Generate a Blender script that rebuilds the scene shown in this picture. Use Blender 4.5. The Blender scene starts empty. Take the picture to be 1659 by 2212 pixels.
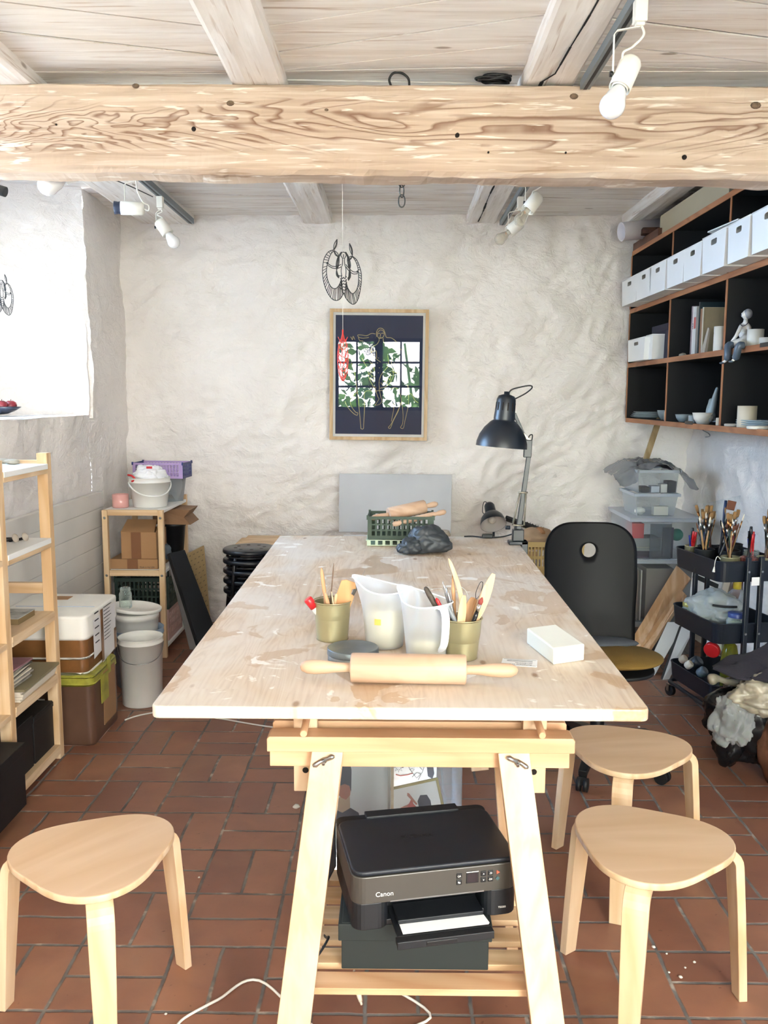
import bpy, bmesh, math, random
from mathutils import Vector, Matrix, Euler, noise
random.seed(7)
S = bpy.context.scene
C = S.collection
R = math.radians
V = Vector

# ------------------------------------------------------------------ camera
F = 1880.; CX = 829.5; CY = 1106.; H = 1.56
TH = math.atan((1106 - 860) / F); PS = math.atan((850 - 829.5) / F * math.cos(TH)); RO = R(0.2)
fwd = V((-math.sin(PS) * math.cos(TH), math.cos(PS) * math.cos(TH), -math.sin(TH)))
_r0 = V((math.cos(PS), math.sin(PS), 0)); _u0 = _r0.cross(fwd)
rgt = _r0 * math.cos(RO) + _u0 * math.sin(RO); upv = _u0 * math.cos(RO) - _r0 * math.sin(RO)
cam_d = bpy.data.cameras.new('camera'); cam = bpy.data.objects.new('camera', cam_d); C.objects.link(cam)
cm = Matrix((rgt, upv, -fwd)).transposed().to_4x4(); cm.translation = V((0, 0, H)); cam.matrix_world = cm
cam_d.sensor_fit = 'VERTICAL'; cam_d.sensor_height = 36.; cam_d.lens = F / 2212. * 36.
cam_d.clip_start = .05
S.camera = cam

def W(px, py, x=None, y=None, z=None):
    """where the sight line through a photo point meets a plane of the room"""
    d = fwd + rgt * ((px - CX) / F) - upv * ((py - CY) / F)
    t = x / d.x if x is not None else y / d.y if y is not None else (z - H) / d.z
    return V((0, 0, H)) + d * t

def TZ(y): return .90 + .0148 * (y - 1.8)      # the worktop rises a little to the back
def WT(px, py, dz=0.):
    z = .91
    for _ in range(6):
        p = W(px, py, z=z + dz); z = TZ(p.y)
    return V((p.x, p.y, z))

# ------------------------------------------------------------------ view, world, daylight
S.view_settings.view_transform = 'Standard'; S.view_settings.look = 'None'
S.view_settings.gamma = 1; S.view_settings.use_curve_mapping = False
S.view_settings.exposure = 0.92
S.cycles.use_denoising = True
S.cycles.max_bounces = 7; S.cycles.diffuse_bounces = 4; S.cycles.glossy_bounces = 3
S.cycles.transmission_bounces = 4; S.cycles.transparent_max_bounces = 12
S.cycles.caustics_reflective = False; S.cycles.caustics_refractive = False
S.cycles.sample_clamp_indirect = 6.
S.cycles.use_adaptive_sampling = True; S.cycles.adaptive_threshold = .04
SKY_FRONT = (1.0, .95, .925, 1); SKY_SIDE = (.30, .46, .72, 1); SKY = 32.

wd = bpy.data.worlds.new('daylight'); S.world = wd; wd.use_nodes = True
nt = wd.node_tree; nt.nodes.clear()
o_ = nt.nodes.new('ShaderNodeOutputWorld'); bg = nt.nodes.new('ShaderNodeBackground')
tc = nt.nodes.new('ShaderNodeTexCoord'); sp = nt.nodes.new('ShaderNodeSeparateXYZ')
mr = nt.nodes.new('ShaderNodeMapRange'); mx = nt.nodes.new('ShaderNodeMix'); mx.data_type = 'RGBA'
nt.links.new(tc.outputs['Generated'], sp.inputs[0]); nt.links.new(sp.outputs[0], mr.inputs[0])
mr.inputs[1].default_value = -.50; mr.inputs[2].default_value = -.18
nt.links.new(mr.outputs[0], mx.inputs[0]); mx.inputs[6].default_value = SKY_SIDE; mx.inputs[7].default_value = SKY_FRONT
nt.links.new(mx.outputs[2], bg.inputs[0]); bg.inputs[1].default_value = SKY
nt.links.new(bg.outputs[0], o_.inputs[0])

def portal(name, loc, w, h, rot):
    l = bpy.data.lights.new(name, 'AREA'); l.shape = 'RECTANGLE'; l.size = w; l.size_y = h
    l.cycles.is_portal = True
    o = bpy.data.objects.new(name, l); C.objects.link(o); o.location = loc; o.rotation_euler = rot
    return o

# window openings  (x0,x1,z0,z1) in the wall behind the camera, (y0,y1,z0,z1) in the left wall
YF = -1.1; XL = -1.82; XR = 2.00; YB = 5.9; ZC = 2.755
WIN1 = (-.86, .42, 1.38, 2.42); WIN_ADDED = (.72, 1.84, .25, 2.30); NI = (2.85, 4.55, 1.50, 2.60); XW = -2.42  # second opening behind the camera is added, unseen, to bring in more light
portal('daylight_window_1', ((WIN1[0] + WIN1[1]) / 2, YF - .13, (WIN1[2] + WIN1[3]) / 2), 1.28, 1.04, (R(90), 0, 0))
portal('daylight_window_added', ((WIN_ADDED[0] + WIN_ADDED[1]) / 2, YF - .13, (WIN_ADDED[2] + WIN_ADDED[3]) / 2), 1.12, 2.05, (R(90), 0, 0))
portal('daylight_window_3', (XW - .13, (NI[0] + NI[1]) / 2, (NI[2] + NI[3]) / 2), 1.10, 1.70, (0, R(-90), 0))
sun_d = bpy.data.lights.new('sun', 'SUN'); sun_d.energy = 26.0; sun_d.angle = R(3); sun_d.color = (1, .93, .84)
sun = bpy.data.objects.new('sun', sun_d); C.objects.link(sun)
sun.rotation_euler = V((-.22, 1, -1.75)).to_track_quat('-Z', 'Y').to_euler()

# ------------------------------------------------------------------ mesh helpers
def lin(h):
    h = h.lstrip('#'); c = [int(h[i:i + 2], 16) / 255 for i in (0, 2, 4)]
    return tuple(v / 12.92 if v <= .04045 else ((v + .055) / 1.055) ** 2.4 for v in c) + (1,)

class MB:
    def __init__(s): s.v = []; s.f = []; s.m = []; s.sm = []; s.mi = 0; s.T = None
    def add(s, vs, fs, smooth=False):
        b = len(s.v)
        for p in vs:
            p = V(p); s.v.append(s.T @ p if s.T is not None else p)
        for f in fs: s.f.append([b + i for i in f]); s.m.append(s.mi); s.sm.append(smooth)
        return s
    def box(s, x0, x1, y0, y1, z0, z1):
        vs = [(x, y, z) for z in (z0, z1) for y in (y0, y1) for x in (x0, x1)]
        return s.add(vs, [(0, 2, 3, 1), (4, 5, 7, 6), (0, 1, 5, 4), (2, 6, 7, 3), (0, 4, 6, 2), (1, 3, 7, 5)])
    def obox(s, c, sx, sy, sz, rot=(0, 0, 0)):
        M = Matrix.Translation(V(c)) @ Euler(rot).to_matrix().to_4x4()
        vs = [M @ V((x * sx / 2, y * sy / 2, z * sz / 2)) for z in (-1, 1) for y in (-1, 1) for x in (-1, 1)]
        return s.add(vs, [(0, 2, 3, 1), (4, 5, 7, 6), (0, 1, 5, 4), (2, 6, 7, 3), (0, 4, 6, 2), (1, 3, 7, 5)])
    def bar(s, p0, p1, w, t, wd=(1, 0, 0), w1=None, t1=None):
        """straight bar, w wide along wd, t thick"""
        p0 = V(p0); p1 = V(p1); d = (p1 - p0).normalized(); a = V(wd); a = (a - d * a.dot(d)).normalized(); b = d.cross(a)
        vs = []
        for p, ww, tt in ((p0, w, t), (p1, w1 or w, t1 or t)):
            vs += [p + a * ww / 2 * i + b * tt / 2 * j for i, j in ((-1, -1), (1, -1), (1, 1), (-1, 1))]
        return s.add(vs, [(3, 2, 1, 0), (4, 5, 6, 7), (0, 1, 5, 4), (1, 2, 6, 5), (2, 3, 7, 6), (3, 0, 4, 7)])
    def strip(s, pts, ws, t, wd):
        """a bent bar of rectangular section"""
        pts = [V(p) for p in pts]; n = len(pts); wd = V(wd).normalized(); vs = []
        for i, p in enumerate(pts):
            d = (pts[min(i + 1, n - 1)] - pts[max(i - 1, 0)]).normalized(); b = d.cross(wd).normalized()
            w = ws[i] if isinstance(ws, (list, tuple)) else ws; tt = t[i] if isinstance(t, (list, tuple)) else t
            vs += [p + wd * w / 2 * a + b * tt / 2 * c for a, c in ((-1, -1), (1, -1), (1, 1), (-1, 1))]
        fs = [(3, 2, 1, 0), tuple(range(4 * n - 4, 4 * n))]
        for i in range(n - 1):
            for k in range(4): fs.append((4 * i + k, 4 * i + (k + 1) % 4, 4 * i + 4 + (k + 1) % 4, 4 * i + 4 + k))
        return s.add(vs, fs)
    def tube(s, pts, r, n=8, closed=False):
        pts = [V(p) for p in pts]; m = len(pts); vs = []; prev = None
        for i, p in enumerate(pts):
            if closed: d = pts[(i + 1) % m] - pts[i - 1]
            else: d = pts[min(i + 1, m - 1)] - pts[max(i - 1, 0)]
            d = d.normalized() if d.length > 1e-9 else V((0, 0, 1))
            if prev is None:
                a = V((0, 0, 1)) if abs(d.z) < .9 else V((1, 0, 0)); prev = (a - d * a.dot(d)).normalized()
            else:
                q = prev - d * prev.dot(d); prev = q.normalized() if q.length > 1e-6 else prev
            b = d.cross(prev); rr = r[i] if isinstance(r, (list, tuple)) else r
            vs += [p + (prev * math.cos(2 * math.pi * k / n) + b * math.sin(2 * math.pi * k / n)) * rr for k in range(n)]
        fs = []
        for i in range(m if closed else m - 1):
            j = (i + 1) % m
            for k in range(n): fs.append((i * n + k, i * n + (k + 1) % n, j * n + (k + 1) % n, j * n + k))
        s.add(vs, fs, True)
        if not closed:
            b0 = len(s.v) - len(vs)
            s.f.append([b0 + k for k in range(n)][::-1]); s.f.append([b0 + (m - 1) * n + k for k in range(n)])
            s.m += [s.mi] * 2; s.sm += [False] * 2
        return s
    def lathe(s, prof, c=(0, 0, 0), axis=(0, 0, 1), n=32, cap0=True, cap1=True, fn=None, smooth=True):
        q = V((0, 0, 1)).rotation_difference(V(axis).normalized()).to_matrix().to_4x4()
        M = Matrix.Translation(V(c)) @ q; vs = []
        for r, z in prof:
            for k in range(n):
                a = 2 * math.pi * k / n; p = V((r * math.cos(a), r * math.sin(a), z))
                if fn: p = fn(p, a, r, z)
                vs.append(M @ p)
        fs = []
        for i in range(len(prof) - 1):
            for k in range(n): fs.append((i * n + k, i * n + (k + 1) % n, (i + 1) * n + (k + 1) % n, (i + 1) * n + k))
        s.add(vs, fs, smooth); b = len(s.v) - len(vs); m = len(prof)
        if cap0 and prof[0][0] > 1e-5: s.f.append([b + k for k in range(n)][::-1]); s.m.append(s.mi); s.sm.append(False)
        if cap1 and prof[-1][0] > 1e-5: s.f.append([b + (m - 1) * n + k for k in range(n)]); s.m.append(s.mi); s.sm.append(False)
        return s
    def prism(s, poly, z0, z1, M=None, smooth=False):
        n = len(poly); M = M or Matrix.Identity(4)
        vs = [M @ V((p[0], p[1], z0)) for p in poly] + [M @ V((p[0], p[1], z1)) for p in poly]
        fs = [tuple(range(n))[::-1], tuple(range(n, 2 * n))]
        s.add(vs, fs, False); b = len(s.v) - 2 * n
        for k in range(n):
            s.f.append([b + k, b + (k + 1) % n, b + n + (k + 1) % n, b + n + k]); s.m.append(s.mi); s.sm.append(smooth)
        return s
    def grid(s, fn, nu, nv, smooth=True):
        vs = [fn(i / nu, j / nv) for j in range(nv + 1) for i in range(nu + 1)]
        fs = [(j * (nu + 1) + i, j * (nu + 1) + i + 1, (j + 1) * (nu + 1) + i + 1, (j + 1) * (nu + 1) + i) for j in range(nv) for i in range(nu)]
        return s.add(vs, fs, smooth)
    def ball(s, c, r, sub=3, fn=None, sc=(1, 1, 1)):
        bm = bmesh.new(); bmesh.ops.create_icosphere(bm, subdivisions=sub, radius=1.)
        vs = []
        for v in bm.verts:
            p = v.co.copy()
            if fn: p = fn(p)
            vs.append(V(c) + V((p.x * r * sc[0], p.y * r * sc[1], p.z * r * sc[2])))
        fs = [[v.index for v in f.verts] for f in bm.faces]; bm.free()
        return s.add(vs, fs, True)

def tm(o):
    return Matrix.Translation(o.location) @ o.rotation_euler.to_matrix().to_4x4()
def rootm(o):
    M = tm(o)
    while o.parent: o = o.parent; M = tm(o) @ M
    return M

def obj(name, mb, mat, parent=None, bevel=0, seg=2, solid=0, sub=0, origin=None):
    """ONE mesh object; vertices are given in room coordinates"""
    me = bpy.data.meshes.new(name)
    if parent is not None: inv = rootm(parent).inverted(); loc = V((0, 0, 0))
    else:
        xs = [v.x for v in mb.v]; ys = [v.y for v in mb.v]; zs = [v.z for v in mb.v]
        loc = V(origin) if origin else V(((min(xs) + max(xs)) / 2, (min(ys) + max(ys)) / 2, min(zs))); inv = Matrix.Translation(-loc)
    me.from_pydata([inv @ v for v in mb.v], [], mb.f)
    mats = mat if isinstance(mat, (list, tuple)) else [mat]
    for m in mats: me.materials.append(m)
    me.polygons.foreach_set('material_index', mb.m); me.polygons.foreach_set('use_smooth', mb.sm)
    me.update()
    o = bpy.data.objects.new(name, me); C.objects.link(o); o.location = loc
    if parent is not None: o.parent = parent
    if solid:
        m = o.modifiers.new('solid', 'SOLIDIFY'); m.thickness = solid; m.offset = 0
    if bevel:
        m = o.modifiers.new('bevel', 'BEVEL'); m.width = bevel; m.segments = seg; m.limit_method = 'ANGLE'; m.angle_limit = R(40)
    if sub:
        m = o.modifiers.new('subd', 'SUBSURF'); m.levels = sub; m.render_levels = sub
    return o

def thing(name, label, cat, loc=(0, 0, 0), rz=0., group=None):
    o = bpy.data.objects.new(name, None); C.objects.link(o); o.location = V(loc); o.rotation_euler = (0, 0, rz)
    o.empty_display_size = .05
    return tag(o, label, cat, group)
def tag(o, label, cat, group=None, kind=None):
    o['label'] = label; o['category'] = cat
    if group: o['group'] = group
    if kind: o['kind'] = kind
    return o
def single(name, mb, mat, label, cat, group=None, kind=None, **k):
    return tag(obj(name, mb, mat, **k), label, cat, group, kind)
def struct(name, mb, mat, **k):
    o = obj(name, mb, mat, **k)
    if o.parent is None: o['kind'] = 'structure'
    return o
def copy_tree(o, parent=None):
    c = o.copy(); C.objects.link(c); c.parent = parent
    for ch in [q for q in bpy.data.objects if q.parent == o and q.users_collection]:
        copy_tree(ch, c)
    return c
def dup(o, loc, rz=0., label=None, group=None, rot=None, scale=None):
    c = copy_tree(o); c.location = V(loc); c.rotation_euler = rot if rot is not None else (0, 0, rz)
    if scale: c.scale = (scale,) * 3
    if label: c['label'] = label
    if group: c['group'] = group
    return c
def text(name, s, mat, parent, M, size, ext=.0004, align='CENTER'):
    cu = bpy.data.curves.new(name, 'FONT'); cu.body = s; cu.size = size; cu.extrude = ext; cu.align_x = align; cu.align_y = 'CENTER'
    fo = bpy.data.objects.new('font_source', cu); me = bpy.data.meshes.new_from_object(fo); bpy.data.objects.remove(fo)
    me.materials.clear(); me.materials.append(mat)
    o = bpy.data.objects.new(name, me); C.objects.link(o); o.parent = parent
    me.transform(rootm(parent).inverted() @ M)
    return o
def frame_m(o, xa, ya):
    xa = V(xa).normalized(); ya = V(ya); ya = (ya - xa * ya.dot(xa)).normalized(); za = xa.cross(ya)
    M = Matrix((xa, ya, za)).transposed().to_4x4(); M.translation = V(o); return M
def arc(c, r, a0, a1, n, xa=(1, 0, 0), ya=(0, 0, 1)):
    return [V(c) + V(xa) * r * math.cos(R(a0 + (a1 - a0) * i / n)) + V(ya) * r * math.sin(R(a0 + (a1 - a0) * i / n)) for i in range(n + 1)]
def smooth(pts, n=6, closed=False):
    pts = [V(p) for p in pts]; m = len(pts); out = []
    for i in range(m if closed else m - 1):
        if closed: a, b, c, d = pts[i - 1], pts[i], pts[(i + 1) % m], pts[(i + 2) % m]
        else: a, b, c, d = pts[max(i - 1, 0)], pts[i], pts[i + 1], pts[min(i + 2, m - 1)]
        for k in range(n):
            t = k / n
            out.append(.5 * ((2 * b) + (c - a) * t + (2 * a - 5 * b + 4 * c - d) * t * t + (3 * b - a - 3 * c + d) * t ** 3))
    if not closed: out.append(pts[-1])
    return out
def rrect(x0, x1, y0, y1, r, n=5):
    out = []
    for cx, cy, a in ((x1 - r, y1 - r, 0), (x0 + r, y1 - r, 90), (x0 + r, y0 + r, 180), (x1 - r, y0 + r, 270)):
        out += [(cx + r * math.cos(R(a + 90 * i / n)), cy + r * math.sin(R(a + 90 * i / n))) for i in range(n + 1)]
    return out

# ------------------------------------------------------------------ materials
class NT:
    def __init__(s, name):
        s.m = bpy.data.materials.new(name); s.m.use_nodes = True; s.t = s.m.node_tree
        s.b = s.t.nodes['Principled BSDF']; s.out = s.t.nodes['Material Output']
    def n(s, ty, **k):
        q = s.t.nodes.new('ShaderNode' + ty)
        for a, v in k.items(): setattr(q, a, v)
        return q
    def set(s, sock, v):
        if hasattr(v, 'links') or isinstance(v, bpy.types.NodeSocket): s.t.links.new(v, sock)
        else: sock.default_value = v
    def math(s, op, a, b=0., c=None):
        q = s.n('Math', operation=op); s.set(q.inputs[0], a); s.set(q.inputs[1], b)
        if c is not None: s.set(q.inputs[2], c)
        return q.outputs[0]
    def co(s, scale=(1, 1, 1), rot=(0, 0, 0), loc=(0, 0, 0), kind='Object'):
        t = s.n('TexCoord'); mp = s.n('Mapping'); s.t.links.new(t.outputs[kind], mp.inputs[0])
        mp.inputs['Scale'].default_value = scale; mp.inputs['Rotation'].default_value = rot; mp.inputs['Location'].default_value = loc
        return mp.outputs[0]
    def noise(s, v, sc, det=3, dist=0., rough=.5):
        q = s.n('TexNoise'); s.t.links.new(v, q.inputs['Vector']); q.inputs['Scale'].default_value = sc
        q.inputs['Detail'].default_value = det; q.inputs['Distortion'].default_value = dist; q.inputs['Roughness'].default_value = rough
        return q.outputs['Fac']
    def ramp(s, f, stops, interp='LINEAR'):
        q = s.n('ValToRGB'); s.t.links.new(f, q.inputs[0]); e = q.color_ramp.elements; q.color_ramp.interpolation = interp
        while len(e) < len(stops): e.new(.5)
        for i, (p, c) in enumerate(stops): e[i].position = p; e[i].color = c if len(c) == 4 else tuple(c) + (1,)
        return q.outputs[0]
    def mix(s, f, a, b, mode='MIX'):
        q = s.n('Mix', data_type='RGBA', blend_type=mode); s.set(q.inputs[0], f); s.set(q.inputs[6], a); s.set(q.inputs[7], b)
        return q.outputs[2]
    def bump(s, h, st=.3, d=.01):
        q = s.n('Bump'); q.inputs['Strength'].default_value = st; q.inputs['Distance'].default_value = d
        s.t.links.new(h, q.inputs['Height']); s.t.links.new(q.outputs[0], s.b.inputs['Normal'])
BW = lambda a: (a, a, a, 1)

def M(name, col, rough=.6, metal=0., bump=0., bs=60., var=.0, vs=4., alpha=1., coat=0., spec=.5, sss=0., emit=None, trans=0., st=(1, 1, 1)):
    t = NT(name); c = lin(col) if isinstance(col, str) else col
    t.b.inputs['Roughness'].default_value = rough; t.b.inputs['Metallic'].default_value = metal
    t.b.inputs['Alpha'].default_value = alpha; t.b.inputs['Coat Weight'].default_value = coat
    t.b.inputs['Specular IOR Level'].default_value = spec; t.b.inputs['Transmission Weight'].default_value = trans
    v = t.co(scale=st)
    f = t.noise(v, vs, 4)
    k = max(var, .03)
    dark = tuple(q * (1 - k) for q in c[:3]) + (1,); lite = tuple(min(1, q * (1 + k * .6)) for q in c[:3]) + (1,)
    t.t.links.new(t.ramp(f, [(.35, dark), (.65, lite)]), t.b.inputs['Base Color'])
    if bump: t.bump(t.noise(v, bs, 3), bump, .004)
    return t.m

def WOOD(name, c1, c2, ax=0, sc=1., rough=.55, knots=.0, kc='#5a3a22', grain=26., bump=.08, patch=None, contrast=(.35, .65), spec=.5):
    """grain stretched along axis ax"""
    t = NT(name); s3 = [grain * sc] * 3; s3[ax] = 1.3 * sc
    f = t.noise(t.co(scale=tuple(s3)), 1., 4, .6)
    big = [3 * sc] * 3; big[ax] = .6 * sc
    g = t.noise(t.co(scale=tuple(big)), 1., 2, 1.2)
    rings = t.math('FRACT', t.math('MULTIPLY', g, 9.))
    rr = t.math('ABSOLUTE', t.math('SUBTRACT', rings, .5))
    h = t.math('ADD', t.math('MULTIPLY', f, .75), t.math('MULTIPLY', rr, .5))
    col = t.ramp(h, [(contrast[0], lin(c2)), (contrast[1], lin(c1))])
    if patch:
        p = t.noise(t.co(scale=(1, 1, 1)), 3.2 * sc, 4, .4)
        col = t.mix(t.ramp(p, [(.48, BW(0)), (.60, BW(.75))]), col, lin(patch))
    if knots:
        k3 = [4.2 * sc] * 3; k3[ax] = 1.8 * sc
        vo = t.n('TexVoronoi'); t.t.links.new(t.co(scale=tuple(k3)), vo.inputs['Vector']); vo.inputs['Scale'].default_value = 1.
        col = t.mix(t.ramp(vo.outputs['Distance'], [(knots * .5, BW(.85)), (knots, BW(0))]), col, lin(kc))
    t.t.links.new(col, t.b.inputs['Base Color']); t.b.inputs['Roughness'].default_value = rough
    t.b.inputs['Specular IOR Level'].default_value = spec
    if bump: t.bump(h, bump, .004)
    return t.m

def CLEAR(name, tint, fac, rough=.12, white=None):
    """thin clear plastic or glass: mostly see-through with a real gloss"""
    t = NT(name); tr = t.n('BsdfTransparent'); tr.inputs[0].default_value = lin(tint)
    m = t.n('MixShader'); lw = t.n('LayerWeight'); lw.inputs[0].default_value = .35
    t.set(m.inputs[0], t.math('MINIMUM', t.math('ADD', t.math('MULTIPLY', lw.outputs['Facing'], .55), fac), 1.))
    t.t.links.new(tr.outputs[0], m.inputs[1]); t.t.links.new(t.b.outputs[0], m.inputs[2])
    v = t.co(); t.t.links.new(t.ramp(t.noise(v, 9, 3), [(.3, lin(white or tint)), (.7, lin(white or tint))]), t.b.inputs['Base Color'])
    t.b.inputs['Roughness'].default_value = rough
    t.t.links.new(m.outputs[0], t.out.inputs[0]); return t.m

def plaster():
    t = NT('whitewashed plaster'); v = t.co(kind='Object')
    n1 = t.noise(v, 3.5, 6, .8, .6); n2 = t.noise(t.co(scale=(1, 1, 1.6), rot=(0, .6, 0)), 11, 6, 1.2, .62); n3 = t.noise(v, 70, 3)
    t.t.links.new(t.ramp(t.noise(v, 2.2, 4, .5), [(.3, lin('#f2ebe5')), (.7, lin('#fbf5f0'))]), t.b.inputs['Base Color'])
    t.b.inputs['Roughness'].default_value = .75; t.b.inputs['Specular IOR Level'].default_value = .25
    h = t.math('ADD', t.math('ADD', t.math('MULTIPLY', n1, .8), t.math('MULTIPLY', n2, .45)), t.math('MULTIPLY', n3, .05))
    t.bump(h, .65, .055); return t.m

def tilefloor():
    t = NT('terracotta basket weave tiles')
    tcx = t.n('TexCoord'); sp = t.n('SeparateXYZ'); t.t.links.new(tcx.outputs['Object'], sp.inputs[0])
    wob = t.math('MULTIPLY', t.math('SUBTRACT', t.noise(tcx.outputs['Object'], 5, 2), .5), .05)
    wo2 = t.math('MULTIPLY', t.math('SUBTRACT', t.noise(t.co(loc=(5, 3, 1)), 6, 2), .5), .05)
    u = t.math('ADD', t.math('DIVIDE', t.math('ADD', sp.outputs[0], 1.163 + 40 * .274), .274), wob)
    w = t.math('ADD', t.math('DIVIDE', t.math('ADD', sp.outputs[1], 40 * .269 - 2.036), .269), wo2)
    fu = t.math('FRACT', u); fv = t.math('FRACT', w); iu = t.math('FLOOR', u); iv = t.math('FLOOR', w)
    par = t.math('MODULO', t.math('ADD', t.math('ADD', iu, iv), 101.), 2.)
    eu = t.math('SUBTRACT', .5, t.math('ABSOLUTE', t.math('SUBTRACT', fu, .5)))
    ev = t.math('SUBTRACT', .5, t.math('ABSOLUTE', t.math('SUBTRACT', fv, .5)))
    mu = t.math('ABSOLUTE', t.math('SUBTRACT', fu, .5)); mv = t.math('ABSOLUTE', t.math('SUBTRACT', fv, .5))
    mid = t.math('ADD', t.math('MULTIPLY', mu, par), t.math('MULTIPLY', mv, t.math('SUBTRACT', 1., par)))
    d = t.math('MINIMUM', t.math('MINIMUM', eu, ev), mid)
    d = t.math('ADD', d, t.math('MULTIPLY', t.math('SUBTRACT', t.noise(tcx.outputs['Object'], 60, 2), .5), .016))
    gm = t.ramp(d, [(.012, BW(0)), (.024, BW(1))])
    # one tone per tile
    hu = t.math('FLOOR', t.math('MULTIPLY', u, 2.)); hv = t.math('FLOOR', t.math('MULTIPLY', w, 2.))
    idu = t.math('ADD', t.math('MULTIPLY', hu, par), t.math('MULTIPLY', t.math('MULTIPLY', iu, 2.), t.math('SUBTRACT', 1., par)))
    idv = t.math('ADD', t.math('MULTIPLY', hv, t.math('SUBTRACT', 1., par)), t.math('MULTIPLY', t.math('MULTIPLY', iv, 2.), par))
    cb = t.n('CombineXYZ'); t.set(cb.inputs[0], idu); t.set(cb.inputs[1], idv)
    wn = t.n('TexWhiteNoise'); t.t.links.new(cb.outputs[0], wn.inputs[0])
    c = t.ramp(wn.outputs[0], [(0., lin('#7c5140')), (.5, lin('#8a5a44')), (1., lin('#976850'))])
    c = t.mix(t.ramp(t.noise(tcx.outputs['Object'], 9, 5, .5), [(.3, BW(0)), (.7, BW(.45))]), c, lin('#6e4a3c'))
    c = t.mix(t.ramp(t.noise(t.co(loc=(3, 9, 0)), 2.1, 5, .5), [(.5, BW(0)), (.72, BW(.30))]), c, lin('#a98260'))
    c = t.mix(t.ramp(t.noise(t.co(loc=(9, 1, 0)), 38, 2), [(.70, BW(0)), (.76, BW(.5))]), c, lin('#4c2a20'))
    gcol = t.ramp(t.noise(tcx.outputs['Object'], 14, 3), [(.35, lin('#5b5652')), (.6, lin('#77726c')), (.72, lin('#b5a998'))])
    t.t.links.new(t.mix(gm, gcol, c), t.b.inputs['Base Color'])
    t.t.links.new(t.ramp(gm, [(0, BW(.9)), (1, BW(.42))]), t.b.inputs['Roughness'])
    t.bump(t.math('ADD', gm, t.math('MULTIPLY', t.noise(tcx.outputs['Object'], 25, 3), .25)), .5, .004)
    return t.m

# ------------------------------------------------------------------ shared materials
PLA = plaster()
PINE = WOOD('pale pine', '#e2c6a0', '#cda77a', 2, 1., knots=.16, kc='#6b3f26')
PINEY = WOOD('pale pine boards', '#e2caa8', '#cbaa82', 1, 1., knots=.10)
PINEX = WOOD('pale pine rails', '#dfc19a', '#c5a076', 0, 1.)
BEECH = WOOD('beech', '#dabd9c', '#caa47f', 2, .8, rough=.45, grain=30)
BEECHX = WOOD('beech rails', '#d6b08a', '#c59770', 0, .8, rough=.45, grain=30)
PLY = WOOD('birch plywood', '#d5b798', '#caa987', 0, .6, rough=.40, grain=22, bump=.03)
PLYE = WOOD('birch plywood edge', '#e0c6a4', '#cdaa82', 2, .8, rough=.5)
ROLL = WOOD('rolling pin wood', '#c8ab92', '#b6957a', 0, 1.2, rough=.55, patch='#a98367')
DARK = M('dark blue black enamel', '#20262e', .35, bump=.05, var=.1)
BLACK = M('black plastic', '#0b0d10', .45)
BLKM = M('matt black', '#08090c', .6)
WHITE = M('white plastic', '#f2f2ef', .4)
WPAINT = M('white paint', '#eeeeea', .5)
STEEL = M('steel', '#a9abab', .3, metal=1.)
CARD = M('brown cardboard', '#a07a55', .85, var=.10, bump=.1)
GREY = M('grey paint', '#7c8285', .5)
OCHRE = M('ochre cloth', '#705620', .9, var=.2, bump=.4, bs=200)
CLAYW = M('unfired white clay', '#d9d4c8', .8, var=.1)

# ================================================================== THE ROOM
b = MB(); b.add([(-3.2, -1.2, 0), (2.2, -1.2, 0), (2.2, 6.1, 0), (-3.2, 6.1, 0)], [(0, 1, 2, 3)])
f = struct('floor', b, tilefloor(), origin=(0, 0, 0))

def lump(a, c, k=0.):
    p = V((a * 1.0, c * 1.0, k))
    h = noise.noise(p * 2.1) * .030 + noise.noise(p * 5.3 + V((3, 1, k))) * .016
    q = V((a * 7 + c * 5, c * 11 - a * 6, k))
    h += (.5 - abs(noise.noise(q * .9))) * .016 + noise.noise(q * 1.7) * .005
    return h
def wallgrid(mb, o, U, VV, N, nu, nv, amp=1., k=0., edge=0.):
    o = V(o); U = V(U); VV = V(VV); N = V(N)
    def fn(s_, t_):
        p = o + U * s_ + VV * t_
        e = 1. if not edge else min(1., min(s_, 1 - s_) * U.length / edge)
        return p + N * (lump((p.x + p.y * .9), p.z, k) * amp * e)
    return mb.grid(fn, nu, nv)

b = MB(); wallgrid(b, (-1.95, YB + .05, 0), (4.1, 0, 0), (0, 0, ZC + .05), (0, -1, 0), 270, 185, 1.7)
struct('wall_back', b, PLA)
b = MB(); wallgrid(b, (XR, YB + .1, 0), (0, YF - YB - .2, 0), (0, 0, ZC + .05), (-1, 0, 0), 260, 100, 1.6, 5.)
struct('wall_right', b, PLA)
# left wall round the window niche: back piece, below the sill, front piece, splayed reveals, sill
YN1 = 5.21; YN0 = 2.75; ZS = 1.455
b = MB()
wallgrid(b, (XL, YN1, 0), (0, YB - YN1 + .1, 0), (0, 0, ZC + .05), (1, 0, 0), 45, 150, .8, 2.)
wallgrid(b, (XL, YN0, 0), (0, YN1 - YN0, 0), (0, 0, ZS), (1, 0, 0), 120, 80, .8, 2.)
wallgrid(b, (XL, YF - .1, 0), (0, YN0 - YF + .1, 0), (0, 0, ZC + .05), (1, 0, 0), 120, 80, .8, 2.)
def reveal(s_, t_):
    x = XL - (XL - XW) * s_; y = YN1 - .20 * s_; z = ZS - .02 + (ZC - ZS + .05) * t_
    y += .02 * math.sin(3.1 * t_ + 1) * (1 - s_)
    return V((x + (lump(YN1 + XL, z, 2.) * .8 + .012) * (1 - s_) ** 6, y - lump(x * 1.4, z, 9.) * .9 * min(1, s_ * 9 + .15), z))
b.grid(reveal, 60, 110)
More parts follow.
